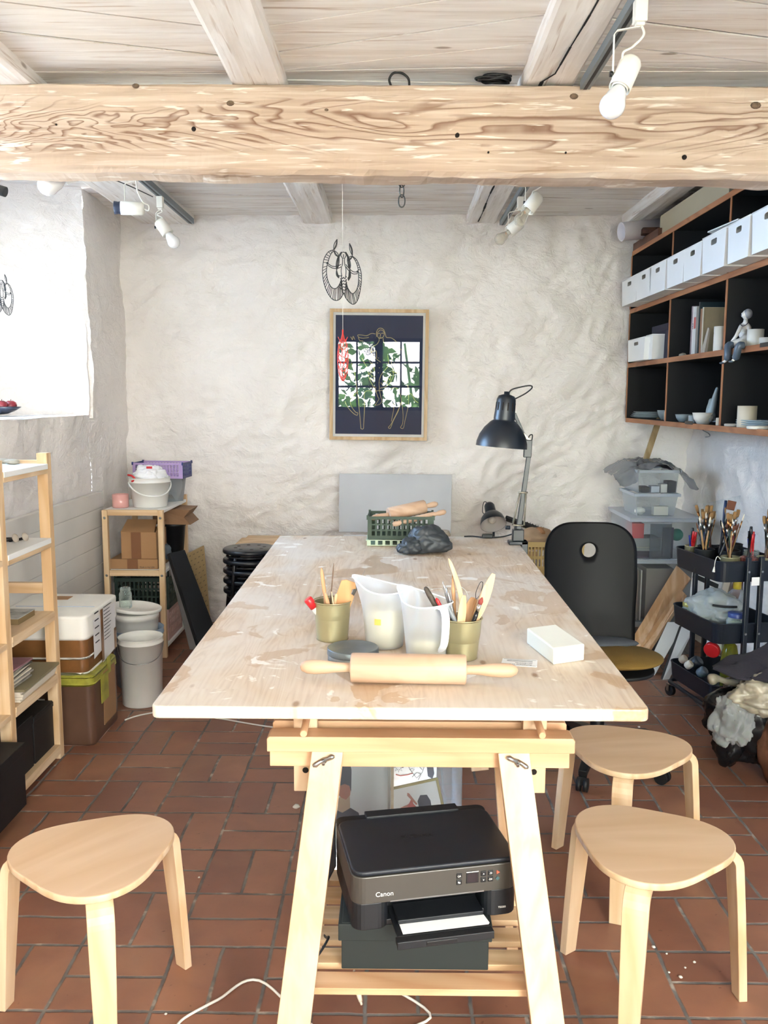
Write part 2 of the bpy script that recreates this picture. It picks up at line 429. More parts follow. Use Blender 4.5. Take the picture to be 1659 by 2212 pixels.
b.grid(lambda s_, t_: V((XL - (XL - XW) * s_, YN0 + .2 * s_, ZS - .02 + (ZC - ZS + .05) * t_)), 8, 8)
b.grid(lambda s_, t_: V((XL + lump(YN0 + (YN1 - YN0) * t_ + XL, ZS, 2.) * .8 - (XL - XW) * s_, YN0 + (YN1 - YN0) * t_, ZS + .006 * math.sin(t_ * 9) * (1 - s_))), 8, 60)
# thick outer wall with the window hole
y0, y1, z0, z1 = NI
for a in ((2.6, y0, 1.3, 2.9), (y1, 5.3, 1.3, 2.9), (y0, y1, 1.3, z0), (y0, y1, z1, 2.9)):
    b.box(XW - .12, XW, a[0], a[1], a[2], a[3])
struct('wall_left', b, PLA)
# wall behind the camera with the mirrored window's hole and one added for light
b = MB(); xs = [-2.0, WIN1[0], WIN1[1], WIN_ADDED[0], WIN_ADDED[1], 2.1]
b.box(xs[0], xs[1], YF - .12, YF, 0, 2.9); b.box(xs[2], xs[3], YF - .12, YF, 0, 2.9); b.box(xs[4], xs[5], YF - .12, YF, 0, 2.9)
for w_ in (WIN1, WIN_ADDED):
    b.box(w_[0], w_[1], YF - .12, YF, 0, w_[2]); b.box(w_[0], w_[1], YF - .12, YF, w_[3], 2.9)
struct('wall_front', b, PLA)

FR = M('dark grey window paint', '#3c434a', .5)
GLS = CLEAR('window glass', '#f6fbfa', .03, .02)
def window(name, o, U, VV, w, h, bars, rows=2):
    """frame in the plane o + U*s + VV*t"""
    o = V(o); U = V(U); VV = V(VV); N = U.cross(VV)
    b = MB()
    def bb(s0, s1, t0, t1, d=.05):
        c = o + U * (s0 + s1) / 2 + VV * (t0 + t1) / 2
        vs = [c + U * (s1 - s0) / 2 * i + VV * (t1 - t0) / 2 * j + N * d / 2 * k for k in (-1, 1) for j in (-1, 1) for i in (-1, 1)]
        b.add(vs, [(0, 2, 3, 1), (4, 5, 7, 6), (0, 1, 5, 4), (2, 6, 7, 3), (0, 4, 6, 2), (1, 3, 7, 5)])
    for s0, s1 in ((0, .05), (w - .05, w), (w / 2 - .055, w / 2 + .055)): bb(s0, s1, 0, h)
    bb(0, w, 0, .05); bb(0, w, h - .05, h)
    for i in range(bars):
        s_ = w * (i * 2 + 1) / (2 * bars); bb(s_ - .012, s_ + .012, .05, h - .05, .03)
    for j in range(1, rows): bb(.05, w - .05, h * j / rows - .014, h * j / rows + .014, .032)
    f = struct(name, b, FR)
    g = MB(); c0 = o + N * .0
    g.add([c0 + U * .05 + VV * .05, c0 + U * (w - .05) + VV * .05, c0 + U * (w - .05) + VV * (h - .05), c0 + U * .05 + VV * (h - .05)], [(0, 1, 2, 3)])
    obj('pane', g, GLS, f)
    return f
window('window_1', (WIN1[0], YF - .06, WIN1[2]), (1, 0, 0), (0, 0, 1), WIN1[1] - WIN1[0], WIN1[3] - WIN1[2], 2, 3)
window('window_added', (WIN_ADDED[0], YF - .06, WIN_ADDED[2]), (1, 0, 0), (0, 0, 1), WIN_ADDED[1] - WIN_ADDED[0], WIN_ADDED[3] - WIN_ADDED[2], 2, 3)
window('window_3', (XW - .06, NI[0], NI[2]), (0, 1, 0), (0, 0, 1), NI[1] - NI[0], NI[3] - NI[2], 2, 2)

# garden greenery behind the camera, seen mirrored in the picture glass
LEAF = M('green leaves', '#5f8f3e', .6, var=.4, vs=2.)
b = MB()
for _ in range(4200):
    x = random.uniform(-3.2, 2.6); z = random.betavariate(1.5, 1.5) * 5 + .2; y = random.uniform(-6.5, -4.2)
    if noise.noise(V((x * 1.1, y * .7, z * 1.1))) < -.05: continue
    s_ = random.uniform(.07, .16); M_ = Matrix.Translation((x, y, z)) @ Euler([random.uniform(0, 6) for _ in range(3)]).to_matrix().to_4x4()
    b.add([M_ @ V(q) for q in ((0, -s_, 0), (s_ * .5, 0, .01), (0, s_, 0), (-s_ * .5, 0, .01))], [(0, 1, 2, 3)])
for x in (-1.6, .3, 1.7):
    b.tube([(x, -5.3, -.2), (x + .1, -5.3, 1.2), (x - .1, -5.3, 2.6)], [.035, .03, .02], 8)
single('garden_shrubs', b, LEAF, 'green leafy shrubs outside, mirrored in the glass of the framed print', 'shrub', kind='stuff')
b = MB(); b.add([(-14, -12, -.25), (14, -12, -.25), (14, YF - .13, -.25), (-14, YF - .13, -.25)], [(0, 1, 2, 3)])
b.add([(-14, YF, -.25), (XW - .2, YF, -.25), (XW - .2, 9, -.25), (-14, 9, -.25)], [(0, 1, 2, 3)])
struct('ground', b, M('garden ground', '#cbc5b2', .9, var=.2))

b = MB(); b.box(-7.5, XW - .15, 2.35, 2.6, -.25, 4.2); struct('light_blocking_wall', b, M('grey light blocker', '#9aa2a8', .9, var=.1))  # unseen slab added to block sky light entering the niche window
# ------------------------------------------------------------------ ceiling of whitewashed boards, joists, main beam
def whitewash(name, ax, tan='#cdbba8', lo='#e4ddd6', hi='#f5f1ed', amt=.38, gs=1.):
    t = NT(name); s3 = [22 * gs] * 3; s3[ax] = 1.6
    g = t.noise(t.co(scale=tuple(s3)), 1., 5, .7); s4 = [5.] * 3; s4[ax] = 1.1
    p = t.noise(t.co(scale=tuple(s4)), 1., 4, .8)
    c = t.mix(t.ramp(p, [(.42, BW(0)), (.68, BW(amt))]), t.ramp(g, [(.3, lin(lo)), (.6, lin(hi))]), lin(tan))
    s5 = [60.] * 3; s5[ax] = 3.
    c = t.mix(t.ramp(t.noise(t.co(scale=tuple(s5)), 1., 3, .4), [(.60, BW(0)), (.72, BW(.55))]), c, lin('#9b7653'))
    s6 = [7.] * 3; s6[ax] = 2.4; vo = t.n('TexVoronoi'); t.t.links.new(t.co(scale=tuple(s6)), vo.inputs['Vector']); vo.inputs['Scale'].default_value = 1.
    c = t.mix(t.ramp(vo.outputs['Distance'], [(.05, BW(.7)), (.085, BW(0))]), c, lin('#7a6656'))
    t.t.links.new(c, t.b.inputs['Base Color']); t.b.inputs['Roughness'].default_value = .8; t.b.inputs['Specular IOR Level'].default_value = .2
    t.bump(t.math('ADD', g, p), .4, .008); return t.m
WW = whitewash('whitewashed boards', 0); WJ = whitewash('whitewashed joist', 1, amt=.35)
DKL = M('dark seam', '#2b2723', .9)
bays = [(-2.6, -1.47), (-1.47, -.46), (-.46, .56), (.56, 1.5), (1.5, 2.3)]
slf = [.05, .30, -.33, .27, .2]; slb = [.1, .16, .05, .09, .09]
b = MB()
def boards(x0, x1, ya, yb, m, rnd):
    y = ya - 1.; xc = (x0 + x1) / 2
    while y < yb + 1.:
        w_ = rnd.uniform(.19, .27); g_ = rnd.choice((.006, .009, .014)); z_ = ZC + rnd.uniform(0, .004)
        q = []
        for x in (x0, x1):
            for yy in (y + g_, y + w_): q.append((x, min(max(yy + m * (x - xc), ya), yb)))
        (xa, y0_), (_, y1_), (xb, y2_), (_, y3_) = q
        if y1_ - y0_ > .005 or y3_ - y2_ > .005:
            vs = [(xa, y0_, z_), (xb, y2_, z_), (xb, y3_, z_), (xa, y1_, z_)]
            vs += [(p[0], p[1], z_ + .006) for p in vs]
            b.add(vs, [(3, 2, 1, 0), (4, 5, 6, 7), (0, 1, 5, 4), (1, 2, 6, 5), (2, 3, 7, 6), (3, 0, 4, 7)])
        y += w_
rn = random.Random(3)
for (x0, x1), ms, mb_ in zip(bays, slf, slb):
    boards(x0, x1, YF - .2, 3.40, ms, rn); boards(x0, x1, 3.40, YB + .1, mb_, rn)
b.mi = 1; b.box(-2.7, 2.4, YF - .3, YB + .2, ZC + .012, ZC + .09)
struct('ceiling', b, [WW, DKL])

def rough_beam(name, p0, p1, w, h, mat, n=60, seed=0., amp=.006, split=None):
    """timber from p0 to p1 (centre of the underside), a little uneven along its edges"""
    p0 = V(p0); p1 = V(p1); d = (p1 - p0).normalized(); sd = V((-d.y, d.x, 0)).normalized(); b = MB()
    prof = [(-.5, 1), (-.5, .5), (-.5, .08), (-.44, 0), (-.2, 0), (0, 0), (.2, 0), (.44, 0), (.5, .08), (.5, .5), (.5, 1)]
    vs = []
    for i in range(n + 1):
        p = p0 + (p1 - p0) * (i / n)
        for k, (a, c) in enumerate(prof):
            e = noise.noise(V((i * .22, k * .9, seed))) * amp
            e2 = noise.noise(V((i * .22, k * .9 + 20, seed))) * amp
            up = 0.
            if split and k == 5: up = split(i / n)
            vs.append(p + sd * (a * w + e) + V((0, 0, c * h + (e2 if c < .2 else 0) + up)))
    m = len(prof); fs = []
    for i in range(n):
        for k in range(m - 1): fs.append((i * m + k, i * m + k + 1, (i + 1) * m + k + 1, (i + 1) * m + k))
    b.add(vs, fs); b.add([vs[k] for k in range(m)], [tuple(range(m))]); b.add([vs[n * m + k] for k in range(m)], [tuple(range(m))[::-1]])
    return struct(name, b, mat)
ZJ = 2.70
def crack(b, pts, r):
    b.tube(pts, r, 5)
rough_beam('ceiling_joist', (-.505, YF, ZJ), (-.505, YB + .05, ZJ), .19, .08, WJ, 70, 1.)
j2 = rough_beam('ceiling_joist', (.56, YF, ZJ), (.565, YB + .05, ZJ), .19, .08, WJ, 70, 2.)
j3 = rough_beam('ceiling_joist', (1.53, YF, ZJ - .01), (1.56, YB + .05, ZJ - .01), .13, .09, WJ, 70, 3.)
j4 = rough_beam('ceiling_joist', (-1.52, YF, ZJ - .005), (-1.50, YB + .05, ZJ - .005), .34, .08, WJ, 70, 4., .01)
# the long shrinkage split in the second joist
b = MB(); pts = []
for i in range(60):
    y = 1.2 + i * (YB - 1.25) / 59; pts.append((.548 + noise.noise(V((y * 1.3, 0, 0))) * .03 + (.02 if y < 3.3 else -.01), y, ZJ - .001))
for i in range(59):
    w_ = .004 + .010 * max(0, noise.noise(V((i * .35, 5, 0))) + .35)
    (x, y, z) = pts[i]; (x2, y2, _) = pts[i + 1]; b.add([(x - w_ / 2, y, z - .003), (x2 - w_ / 2, y2, z - .003), (x2 + w_ / 2, y2, z - .003), (x + w_ / 2, y, z - .003)], [(0, 1, 2, 3)])
obj('shrinkage_split', b, M('black split', '#0c0a09', 1.), j2)['kind'] = 'structure'

def beammat():
    t = NT('old scrubbed beam'); 
    g = t.noise(t.co(scale=(2.2, 12, 55)), 1., 4, .5)
    f = t.noise(t.co(scale=(.55, 1.2, 3.6), loc=(2.2, 0, .35)), 1., 4, .7, .5)
    fr = t.math('FRACT', t.math('MULTIPLY', f, 30.)); ring = t.ramp(fr, [(.0, BW(1)), (.12, BW(.6)), (.3, BW(0)), (.9, BW(0)), (1., BW(1))])
    sep = t.n('SeparateXYZ'); t.t.links.new(t.n('TexCoord').outputs['Object'], sep.inputs[0])
    band = t.math('SUBTRACT', 1., t.math('MULTIPLY', t.math('ABSOLUTE', t.math('SUBTRACT', sep.outputs[2], .175)), 9.))
    band = t.ramp(t.math('ADD', band, t.math('MULTIPLY', t.math('SUBTRACT', t.noise(t.co(scale=(1.4, 3, 8)), 1., 3), .5), 1.8)), [(.1, BW(0)), (.55, BW(1))])
    c = t.ramp(g, [(.3, lin('#ad9885')), (.5, lin('#bfa996')), (.7, lin('#d3c3b3'))])
    c = t.mix(t.ramp(t.noise(t.co(scale=(.8, 3, 5)), 1., 4, .6), [(.45, BW(0)), (.75, BW(.6))]), c, lin('#e2cdb6'))
    c = t.mix(t.math('MULTIPLY', t.math('MULTIPLY', ring, band), .75), c, lin('#6a3f28'))
    s_ = t.noise(t.co(scale=(6, 20, 60), loc=(4, 4, 4)), 1., 3, .4)
    c = t.mix(t.ramp(s_, [(.61, BW(0)), (.67, BW(.8))]), c, lin('#f0e8dc'))
    s_ = t.noise(t.co(scale=(3, 20, 50), loc=(9, 4, 1)), 1., 4, .4)
    c = t.mix(t.ramp(s_, [(.62, BW(0)), (.74, BW(.7))]), c, lin('#7d5a3b'))
    t.t.links.new(c, t.b.inputs['Base Color']); t.b.inputs['Roughness'].default_value = .8; t.b.inputs['Specular IOR Level'].default_value = .2
    t.bump(t.math('SUBTRACT', g, t.math('MULTIPLY', ring, band)), .35, .006); return t.m
BEAM = beammat()
# long cross beam: front face y=3.34, drops slightly to the right
b = MB(); n = 170; vs = []
def be(i, k, a=.005): return noise.noise(V((i * .35, k * 1.7, 0))) * a + noise.noise(V((i * .08, k * 1.7, 4))) * a * 1.5
for i in range(n + 1):
    x = -2.0 + 4.05 * i / n; dz = -.011 * x; dy = -.004 * x
    prof = [(3.50, 2.70), (3.50, 2.46), (3.495, 2.385), (3.47, 2.372), (3.36, 2.375), (3.343, 2.392), (3.338, 2.45), (3.335, 2.55), (3.338, 2.65), (3.345, 2.685), (3.36, 2.699)]
    for k, (y, z) in enumerate(prof):
        vs.append(V((x, y + dy + be(i, k), z + (dz if z < 2.68 else dz * .5) + (be(i, k + 30) if 0 < k < 10 else 0) - (.004 if z > 2.69 else 0))))
m = len(prof); fs = []
for i in range(n):
    for k in range(m): fs.append((i * m + k, (i + 1) * m + k, (i + 1) * m + (k + 1) % m, i * m + (k + 1) % m))
b.add(vs, fs); fs = None
mainbeam = struct('main_beam', b, BEAM, origin=(0, 3.4, 2.37))
HOLE = M('bored hole', '#1a120c', .95)
for (px, py, r) in ((418, 278, .009), (987, 292, .010), (1478, 340, .009), (1055, 329, .004), (1222, 330, .004), (120, 268, .004)):
    p = W(px, py, y=3.334 - .004 * 0); b = MB(); b.lathe([(r, 0), (r * .95, .004), (r * .3, .005)], (p.x, 3.338 + (-.004 * p.x), p.z), (0, -1, 0), 12)
    h_ = obj('peg_hole', b, HOLE, mainbeam)
for (px, py, r) in ((292, 184, .011), (497, 222, .012), (1240, 208, .013), (1632, 228, .016), (705, 237, .007)):
    p = W(px, py, y=3.333); b = MB(); b.lathe([(r, 0), (r * .8, .004), (r * .3, .006)], (p.x, 3.336 + (-.004 * p.x), p.z), (0, -1, 0), 10, fn=lambda q, a, r_, z: V((q.x * 1.2, q.y * .8, q.z)))
    obj('knot', b, M('grey knot', '#6d5a48', .9, var=.3, vs=80), mainbeam)

# insulation panel scored like tiles on the left wall
b = MB()
for r_ in range(9):
    z0 = .0 + r_ * .112; z1 = min(z0 + .109, .99)
    b.box(XL + .012, XL + .045, 2.2, 5.26 + .01 * math.sin(r_), z0, z1)
b.box(XL + .01, XL + .040, 2.2, 5.25, 0, .985)
struct('trim_1', b, M('off white wall panel', '#dedad3', .6, var=.05, bump=.1), bevel=.002)

# ================================================================== WORK TABLE
def tablemat():
    t = NT('glued pine worktop'); tcx = t.n('TexCoord'); sp = t.n('SeparateXYZ'); t.t.links.new(tcx.outputs['Object'], sp.inputs[0])
    st = t.math('FLOOR', t.math('DIVIDE', sp.outputs[0], .118)); cb = t.n('CombineXYZ')
    sh = t.n('TexWhiteNoise', noise_dimensions='1D'); t.t.links.new(st, sh.inputs['W'])
    t.set(cb.inputs[0], st); t.set(cb.inputs[1], t.math('FLOOR', t.math('ADD', t.math('MULTIPLY', sp.outputs[1], 1.1), t.math('MULTIPLY', sh.outputs[0], 3.))))
    wn = t.n('TexWhiteNoise'); t.t.links.new(cb.outputs[0], wn.inputs[0])
    off = t.n('CombineXYZ'); t.set(off.inputs[1], t.math('MULTIPLY', wn.outputs[0], 9.)); t.set(off.inputs[0], t.math('MULTIPLY', wn.outputs[0], 3.))
    va = t.n('VectorMath', operation='ADD'); t.t.links.new(tcx.outputs['Object'], va.inputs[0]); t.t.links.new(off.outputs[0], va.inputs[1])
    mp = t.n('Mapping'); t.t.links.new(va.outputs[0], mp.inputs[0]); mp.inputs['Scale'].default_value = (9, 1.1, 9)
    g = t.noise(mp.outputs[0], 1., 3, .9); fr = t.math('ABSOLUTE', t.math('SUBTRACT', t.math('FRACT', t.math('MULTIPLY', g, 12.)), .5))
    mp2 = t.n('Mapping'); t.t.links.new(va.outputs[0], mp2.inputs[0]); mp2.inputs['Scale'].default_value = (90, 3, 90)
    f2 = t.noise(mp2.outputs[0], 1., 3, .3)
    h = t.math('ADD', t.math('MULTIPLY', fr, .5), t.math('MULTIPLY', f2, .6))
    c = t.ramp(h, [(.2, lin('#a98663')), (.42, lin('#c6ab8b')), (.7, lin('#d3c0a8'))])
    c = t.mix(t.math('MULTIPLY', wn.outputs[0], .35), c, lin('#cdb093'))
    pale = t.noise(t.co(scale=(1.3, 1., 1), loc=(2, 0, 0)), 2.4, 5, .6)
    c = t.mix(t.ramp(pale, [(.38, BW(.10)), (.60, BW(.62))]), c, lin('#d8d1c8'))
    # damp patches with their own outline
    wet = t.noise(t.co(scale=(1.6, 1.3, 1), loc=(7, 3, 0)), 3.0, 4, .9)
    c = t.mix(t.ramp(wet, [(.58, BW(0)), (.592, BW(.62)), (.75, BW(.45))]), c, lin('#b08c66'))
    chalk = t.noise(t.co(scale=(1.6, 2.0, 1), loc=(1, 8, 0)), 5.5, 5, 1.0)
    c = t.mix(t.ramp(chalk, [(.635, BW(0)), (.66, BW(.7))]), c, lin('#f1ece3'))
    vo = t.n('TexVoronoi'); t.t.links.new(t.co(scale=(8.5, 3.6, 1)), vo.inputs['Vector']); vo.inputs['Scale'].default_value = 1.
    c = t.mix(t.ramp(vo.outputs['Distance'], [(.045, BW(.8)), (.09, BW(0))]), c, lin('#8a6748'))
    t.t.links.new(c, t.b.inputs['Base Color']); t.b.inputs['Roughness'].default_value = .42
    t.t.links.new(t.ramp(wet, [(.58, BW(.5)), (.60, BW(.3))]), t.b.inputs['Roughness'])
    t.bump(h, .08, .002); return t.m
TOP = tablemat()
ya, yb_ = 1.80, 3.95
b = MB(); o_ = []
pl = rrect(-.522, .553, ya, yb_, .018, 4)
b.add([(x, y, TZ(y) - .028) for x, y in pl] + [(x, y, TZ(y)) for x, y in pl], [])
n = len(pl); b.f += [list(range(n))[::-1], list(range(n, 2 * n))] + [[k, (k + 1) % n, n + (k + 1) % n, n + k] for k in range(n)]
b.m += [0] * (n + 2); b.sm += [False] * (n + 2)
single('worktop', b, TOP, 'large pale pine worktop with damp and clay stains lying on the trestle', 'tabletop', bevel=.004, origin=(0, 1.8, .9))

def trestle():
    t = thing('wooden_trestle', 'front beech trestle with slatted shelf carrying the worktop', 'trestle', (.065, 1.98, 0))
    cx = .065
    for sx in (-1, 1):
        b = MB(); b.bar((cx + sx * .300, 1.665, 0), (cx + sx * .214, 1.925, .752), .072, .022); obj('leg', b, BEECH, t, .002)
        b = MB(); b.bar((cx + sx * .300, 2.300, 0), (cx + sx * .214, 2.035, .752), .072, .022); obj('leg', b, BEECH, t, .002)
    for y, s_ in ((1.944, -1), (2.016, 1)):
        b = MB(); b.box(cx - .350, cx + .347, y - .011, y + .011, .708, .760); obj('lower_rail', b, BEECHX, t, .0015)
        b = MB(); b.prism([(cx - .352, 0), (cx + .352, 0), (cx + .352, .030), (cx + .347, .036), (cx - .347, .036), (cx - .352, .030)], -.028, .028, frame_m((0, y + s_ * .014, .756), (1, 0, 0), (0, 0, 1)))
        obj('upper_rail', b, BEECHX, t, .002)
    b = MB(); b.box(cx - .345, cx + .348, 1.955, 2.005, TZ(1.98) - .028 - .036, TZ(1.98) - .0283); obj('extension_beam', b, BEECHX, t, .002)
    for sx in (-1, 1):
        x = cx + sx * .27; b = MB(); b.box(x - .028, x + .028, 1.964, 1.996, .632, TZ(1.98) - .064); e = obj('extension_post', b, BEECH, t, .002)
        b = MB(); b.lathe([(.0075, 0), (.006, .0015)], (x, 1.9638, .685), (0, -1, 0), 12); obj('bored_hole', b, HOLE, e)
        b = MB(); b.lathe([(.0085, -.07), (.0085, .052), (.007, .056)], (x + .004, 1.94, .812), (0, -1, -.12), 14); obj('peg', b, BEECHX, t)
    for x in (-.157, .287):
        b = MB(); c = V((x, 1.917, .735)); b.lathe([(.013, 0), (.013, .002)], c + V((0, 0, 0)), (0, -1, -.3), 16)
        b.lathe([(.007, 0), (.0075, .012), (.005, .014)], c, (0, -1, -.3), 12); b.lathe([(.0035, 0), (.0035, .022)], c, (0, -1, -.3), 10)
        sg = -1 if x < 0 else 1
        for s_ in (-1, 1): b.tube([c + V((0, -.010, .001)), c + V((s_ * .010, -.012, -.004 * s_ * sg)), c + V((s_ * .019, -.015, -.010 * s_ * sg)), c + V((s_ * .025, -.016, -.012 * s_ * sg))], [.0055, .0055, .0065, .003], 10)
        obj('wing_nut', b, STEEL, t)
    for sx in (-1, 1):
        b = MB(); b.box(cx + sx * .262 - .012, cx + sx * .262 + .012, 1.80, 2.24, .205, .240); obj('shelf_bearer', b, BEECH, t, .001)
    for k in range(6):
        y = 1.782 + k * .087; b = MB(); b.box(cx - .262, cx + .262, y, y + .058, .241, .257); obj('shelf_slat', b, PINEX if k else BEECHX, t, .0015)
    for sx in (-1, 1):
        b = MB(); b.lathe([(.007, 0), (.006, .003)], (cx + sx * .285, 1.7245, .145 - .01), (0, -1, -.28), 12); obj('screw', b, STEEL, t)
    return t
tr = trestle()
tr2 = dup(tr, (.065, 3.76, .0295), 0, 'rear beech trestle under the far end of the worktop')

# ------------------------------------------------------------------ under the table: printer on its box
b = MB(); x0, x1, y0, y1 = -.117, .226, 1.845, 2.135
b.box(x0 + .003, x1 - .003, y0 + .003, y1 - .003, .2575, .372)
bx = thing('lidded_box', 'black lidded cardboard box on the trestle shelf under the printer', 'box', ((x0 + x1) / 2, 1.99, .2575))
BOXB = M('dark grey cardboard', '#1c2322', .7, var=.06)
obj('box_body', b, BOXB, bx, .002)
b = MB(); b.box(x0 - .004, x1 + .004, y0 - .002, y1 + .002, .330, .371); obj('lid', b, BOXB, bx, .002)
PRB = M('printer black', '#0f1318', .5, bump=.15, bs=900); PRG = M('printer grey front', '#4d4a45', .35, metal=.3)
PRD = M('printer dark lid', '#161d26', .42, bump=.1, bs=900, var=.1)
p0 = W(762, 2036, y=1.812)
pr = thing('printer', 'black and grey inkjet printer standing on the black box under the worktop', 'printer', (p0.x, 1.812, .372), R(12))
PM = rootm(pr)
def P_(mb): mb.T = PM; return mb
w_, d_, hh = .388, .278, .142
out = rrect(0, w_, 0, d_, .03, 6)
b = P_(MB()); b.prism(rrect(0, w_, .06, d_, .03, 5), .0, .064); b.prism(rrect(0, .085, 0, .1, .028, 5), 0, .064); b.prism(rrect(.305, w_, 0, .1, .028, 5), 0, .064)
b.box(.06, .33, .012, .1, .0, .014)
obj('housing', b, PRB, pr, .002)
b = P_(MB()); b.prism(rrect(-.001, w_ + .001, -.002, d_, .03, 6), .064, .128); obj('front_panel', b, [PRG], pr, .002)
b = P_(MB()); b.prism(rrect(-.0005, w_ + .0005, .05, d_ + .0005, .028, 6), .0635, .1285); obj('side_shell', b, PRB, pr, .002)
b = P_(MB()); b.prism(rrect(.001, w_ - .001, .0, d_ - .03, .028, 6), .129, .140); obj('scanner_lid', b, PRD, pr, .004, 3)
b = P_(MB()); b.prism(rrect(.0, w_, d_ - .045, d_, .02, 4), .1285, .136); obj('hinge_bar', b, PRB, pr, .003)
b = P_(MB()); b.box(.075, .315, d_ - .035, d_ - .002, .136, .1455); obj('paper_slot_cover', b, PRB, pr, .002)
b = P_(MB()); b.box(.085, .305, -.0028, -.0015, .0645, .0675); obj('chrome_trim', b, STEEL, pr)
b = P_(MB()); b.box(.090, .300, -.060, .06, .010, .017); b.box(.085, .305, -.080, -.060, .004, .017); b.box(.085, .305, -.082, -.078, -.001, .017)
b.box(.100, .300, -.018, .05, .017, .027); tray = obj('output_tray', b, PRB, pr, .0015)
b = P_(MB()); b.box(.15, .22, -.0835, -.0815, .003, .012); obj('tray_grip', b, BLACK, tray, .001)
b = P_(MB()); b.add([(.103, -.056, .0178), (.300, -.056, .0178), (.304, -.050, .0178), (.300, -.018, .0178), (.103, -.018, .0178)], [(0, 1, 2, 3, 4)]); obj('paper_sheet', b, M('white paper', '#f3f4f6', .7), tray)
b = P_(MB()); b.box(.262, .291, -.0040, -.0018, .089, .117); sc = obj('display', b, BLACK, pr, .0005)
b = P_(MB()); b.box(.265, .288, -.0046, -.0039, .092, .113); obj('screen', b, M('dark screen', '#2a2226', .1), sc)
b = P_(MB()); b.box(.262, .291, -.0046, -.0039, .1155, .1172); obj('screen_light_strip', b, WHITE, sc)
LET = M('pale lettering', '#e7e6e0', .5); LETD = M('dark lettering', '#0d1013', .3)
for (x, z, s_) in ((.245, .109, 'QR'), (.245, .094, '⎘'), (.303, .109, '▲'), (.303, .094, '▼'), (.320, .109, '↩'), (.320, .094, 'OK')):
    b = P_(MB()); b.box(x - .0062, x + .0062, -.0046, -.0018, z - .0058, z + .0058); q = obj('button', b, BLACK, pr, .001)
    if s_ in ('QR', 'OK'): text('button_letters', s_, LET, q, PM @ frame_m((x, -.0048, z), (1, 0, 0), (0, 0, 1)), .006)
    else:
        k = P_(MB())
        if s_ in '▲▼':
            g = 1 if s_ == '▲' else -1; k.add([(x - .002, -.0048, z - .0015 * g), (x + .002, -.0048, z - .0015 * g), (x, -.0048, z + .002 * g)], [(0, 1, 2)])
        elif s_ == '↩': k.box(x - .003, x + .003, -.0049, -.0047, z - .002, z - .001); k.box(x + .002, x + .003, -.0049, -.0047, z - .002, z + .002); k.box(x - .002, x + .003, -.0049, -.0047, z + .001, z + .002)
        else: k.box(x - .003, x, -.0049, -.0047, z - .001, z + .0025); k.box(x - .001, x + .003, -.0049, -.0047, z - .0025, z + .001)
        obj('button_symbol', k, LET, q)
for (z, c) in ((.109, '#b5563f'), (.094, '#3c5a5c')):
    b = P_(MB()); b.lathe([(.0055, 0), (.005, .0025)], (.337, -.0022, z), (0, -1, 0), 3 if z > .1 else 4); obj('start_key', b, M('key ' + c, c, .4), pr)
text('brand_lettering', 'Canon', LET, pr, PM @ frame_m((.072, -.0030, .085), (1, 0, 0), (0, 0, 1)), .0155)
text('lid_lettering', 'X PIXMA', LETD, pr, PM @ frame_m((.180, .135, .1403), (1, 0, 0), (0, 1, 0)), .020)
text('model_lettering', 'TS5350', LET, pr, PM @ frame_m((.350, -.0008, .020), (1, 0, 0), (0, 0, 1)), .006)
b = P_(MB()); b.add([(-.055, .19, .09), (-.002, .07, .10), (-.002, .07, .02), (-.055, .19, .02)], [(0, 1, 2, 3)]); b.v = b.v
b2 = P_(MB()); b2.bar((-.004, d_ - .03, .10), (-.045, d_ + .02, -.02), .18, .004, (0, 1, 0)); obj('rear_tray', b2, PRB, pr, .001)

CORD = M('black cable', '#111215', .5); WCORD = M('white cable', '#dcd8cf', .5)
b = MB(); b.tube(smooth([W(716, 1830, y=2.02), W(690, 1880, y=2.1), W(675, 1960, y=2.1), W(700, 2020, y=1.98), V((-.150, 1.92, .285)), V((-.18, 1.87, .263)), V((-.215, 1.86, .2625))], 8), .003, 8)
single('power_cable', b, CORD, 'black power cable looping down from the printer onto the shelf slats', 'cable')
b = MB(); b.tube(smooth([W(378, 2222, z=.005), W(400, 2198, z=.005), W(470, 2160, z=.005), W(560, 2118, z=.005), V((-.15, 1.96, .005)), V((.1, 2.02, .005)), W(800, 2110, z=.02)], 8), .0035, 8)
single('extension_lead', b, WCORD, 'white cable curving across the tiles to the trestle foot', 'cable')
b = MB(); q0 = W(765, 2113, y=1.86); b.tube([q0 + V((0, 0, .02)), q0, W(769, 2128, y=1.86), W(772, 2140, y=1.86)], .0028, 8)
b.lathe([(.0045, 0), (.006, .012), (.006, .03), (.003, .032)], W(779, 2163, y=1.86), (-.25, 0, 1), 10); b.tube([W(779, 2163, y=1.86), W(781, 2170, y=1.86)], .003, 6)
single('audio_plug', b, M('old white plug', '#cfc6b4', .5), 'small plug on a thin cable dangling below the shelf slats', 'plug')

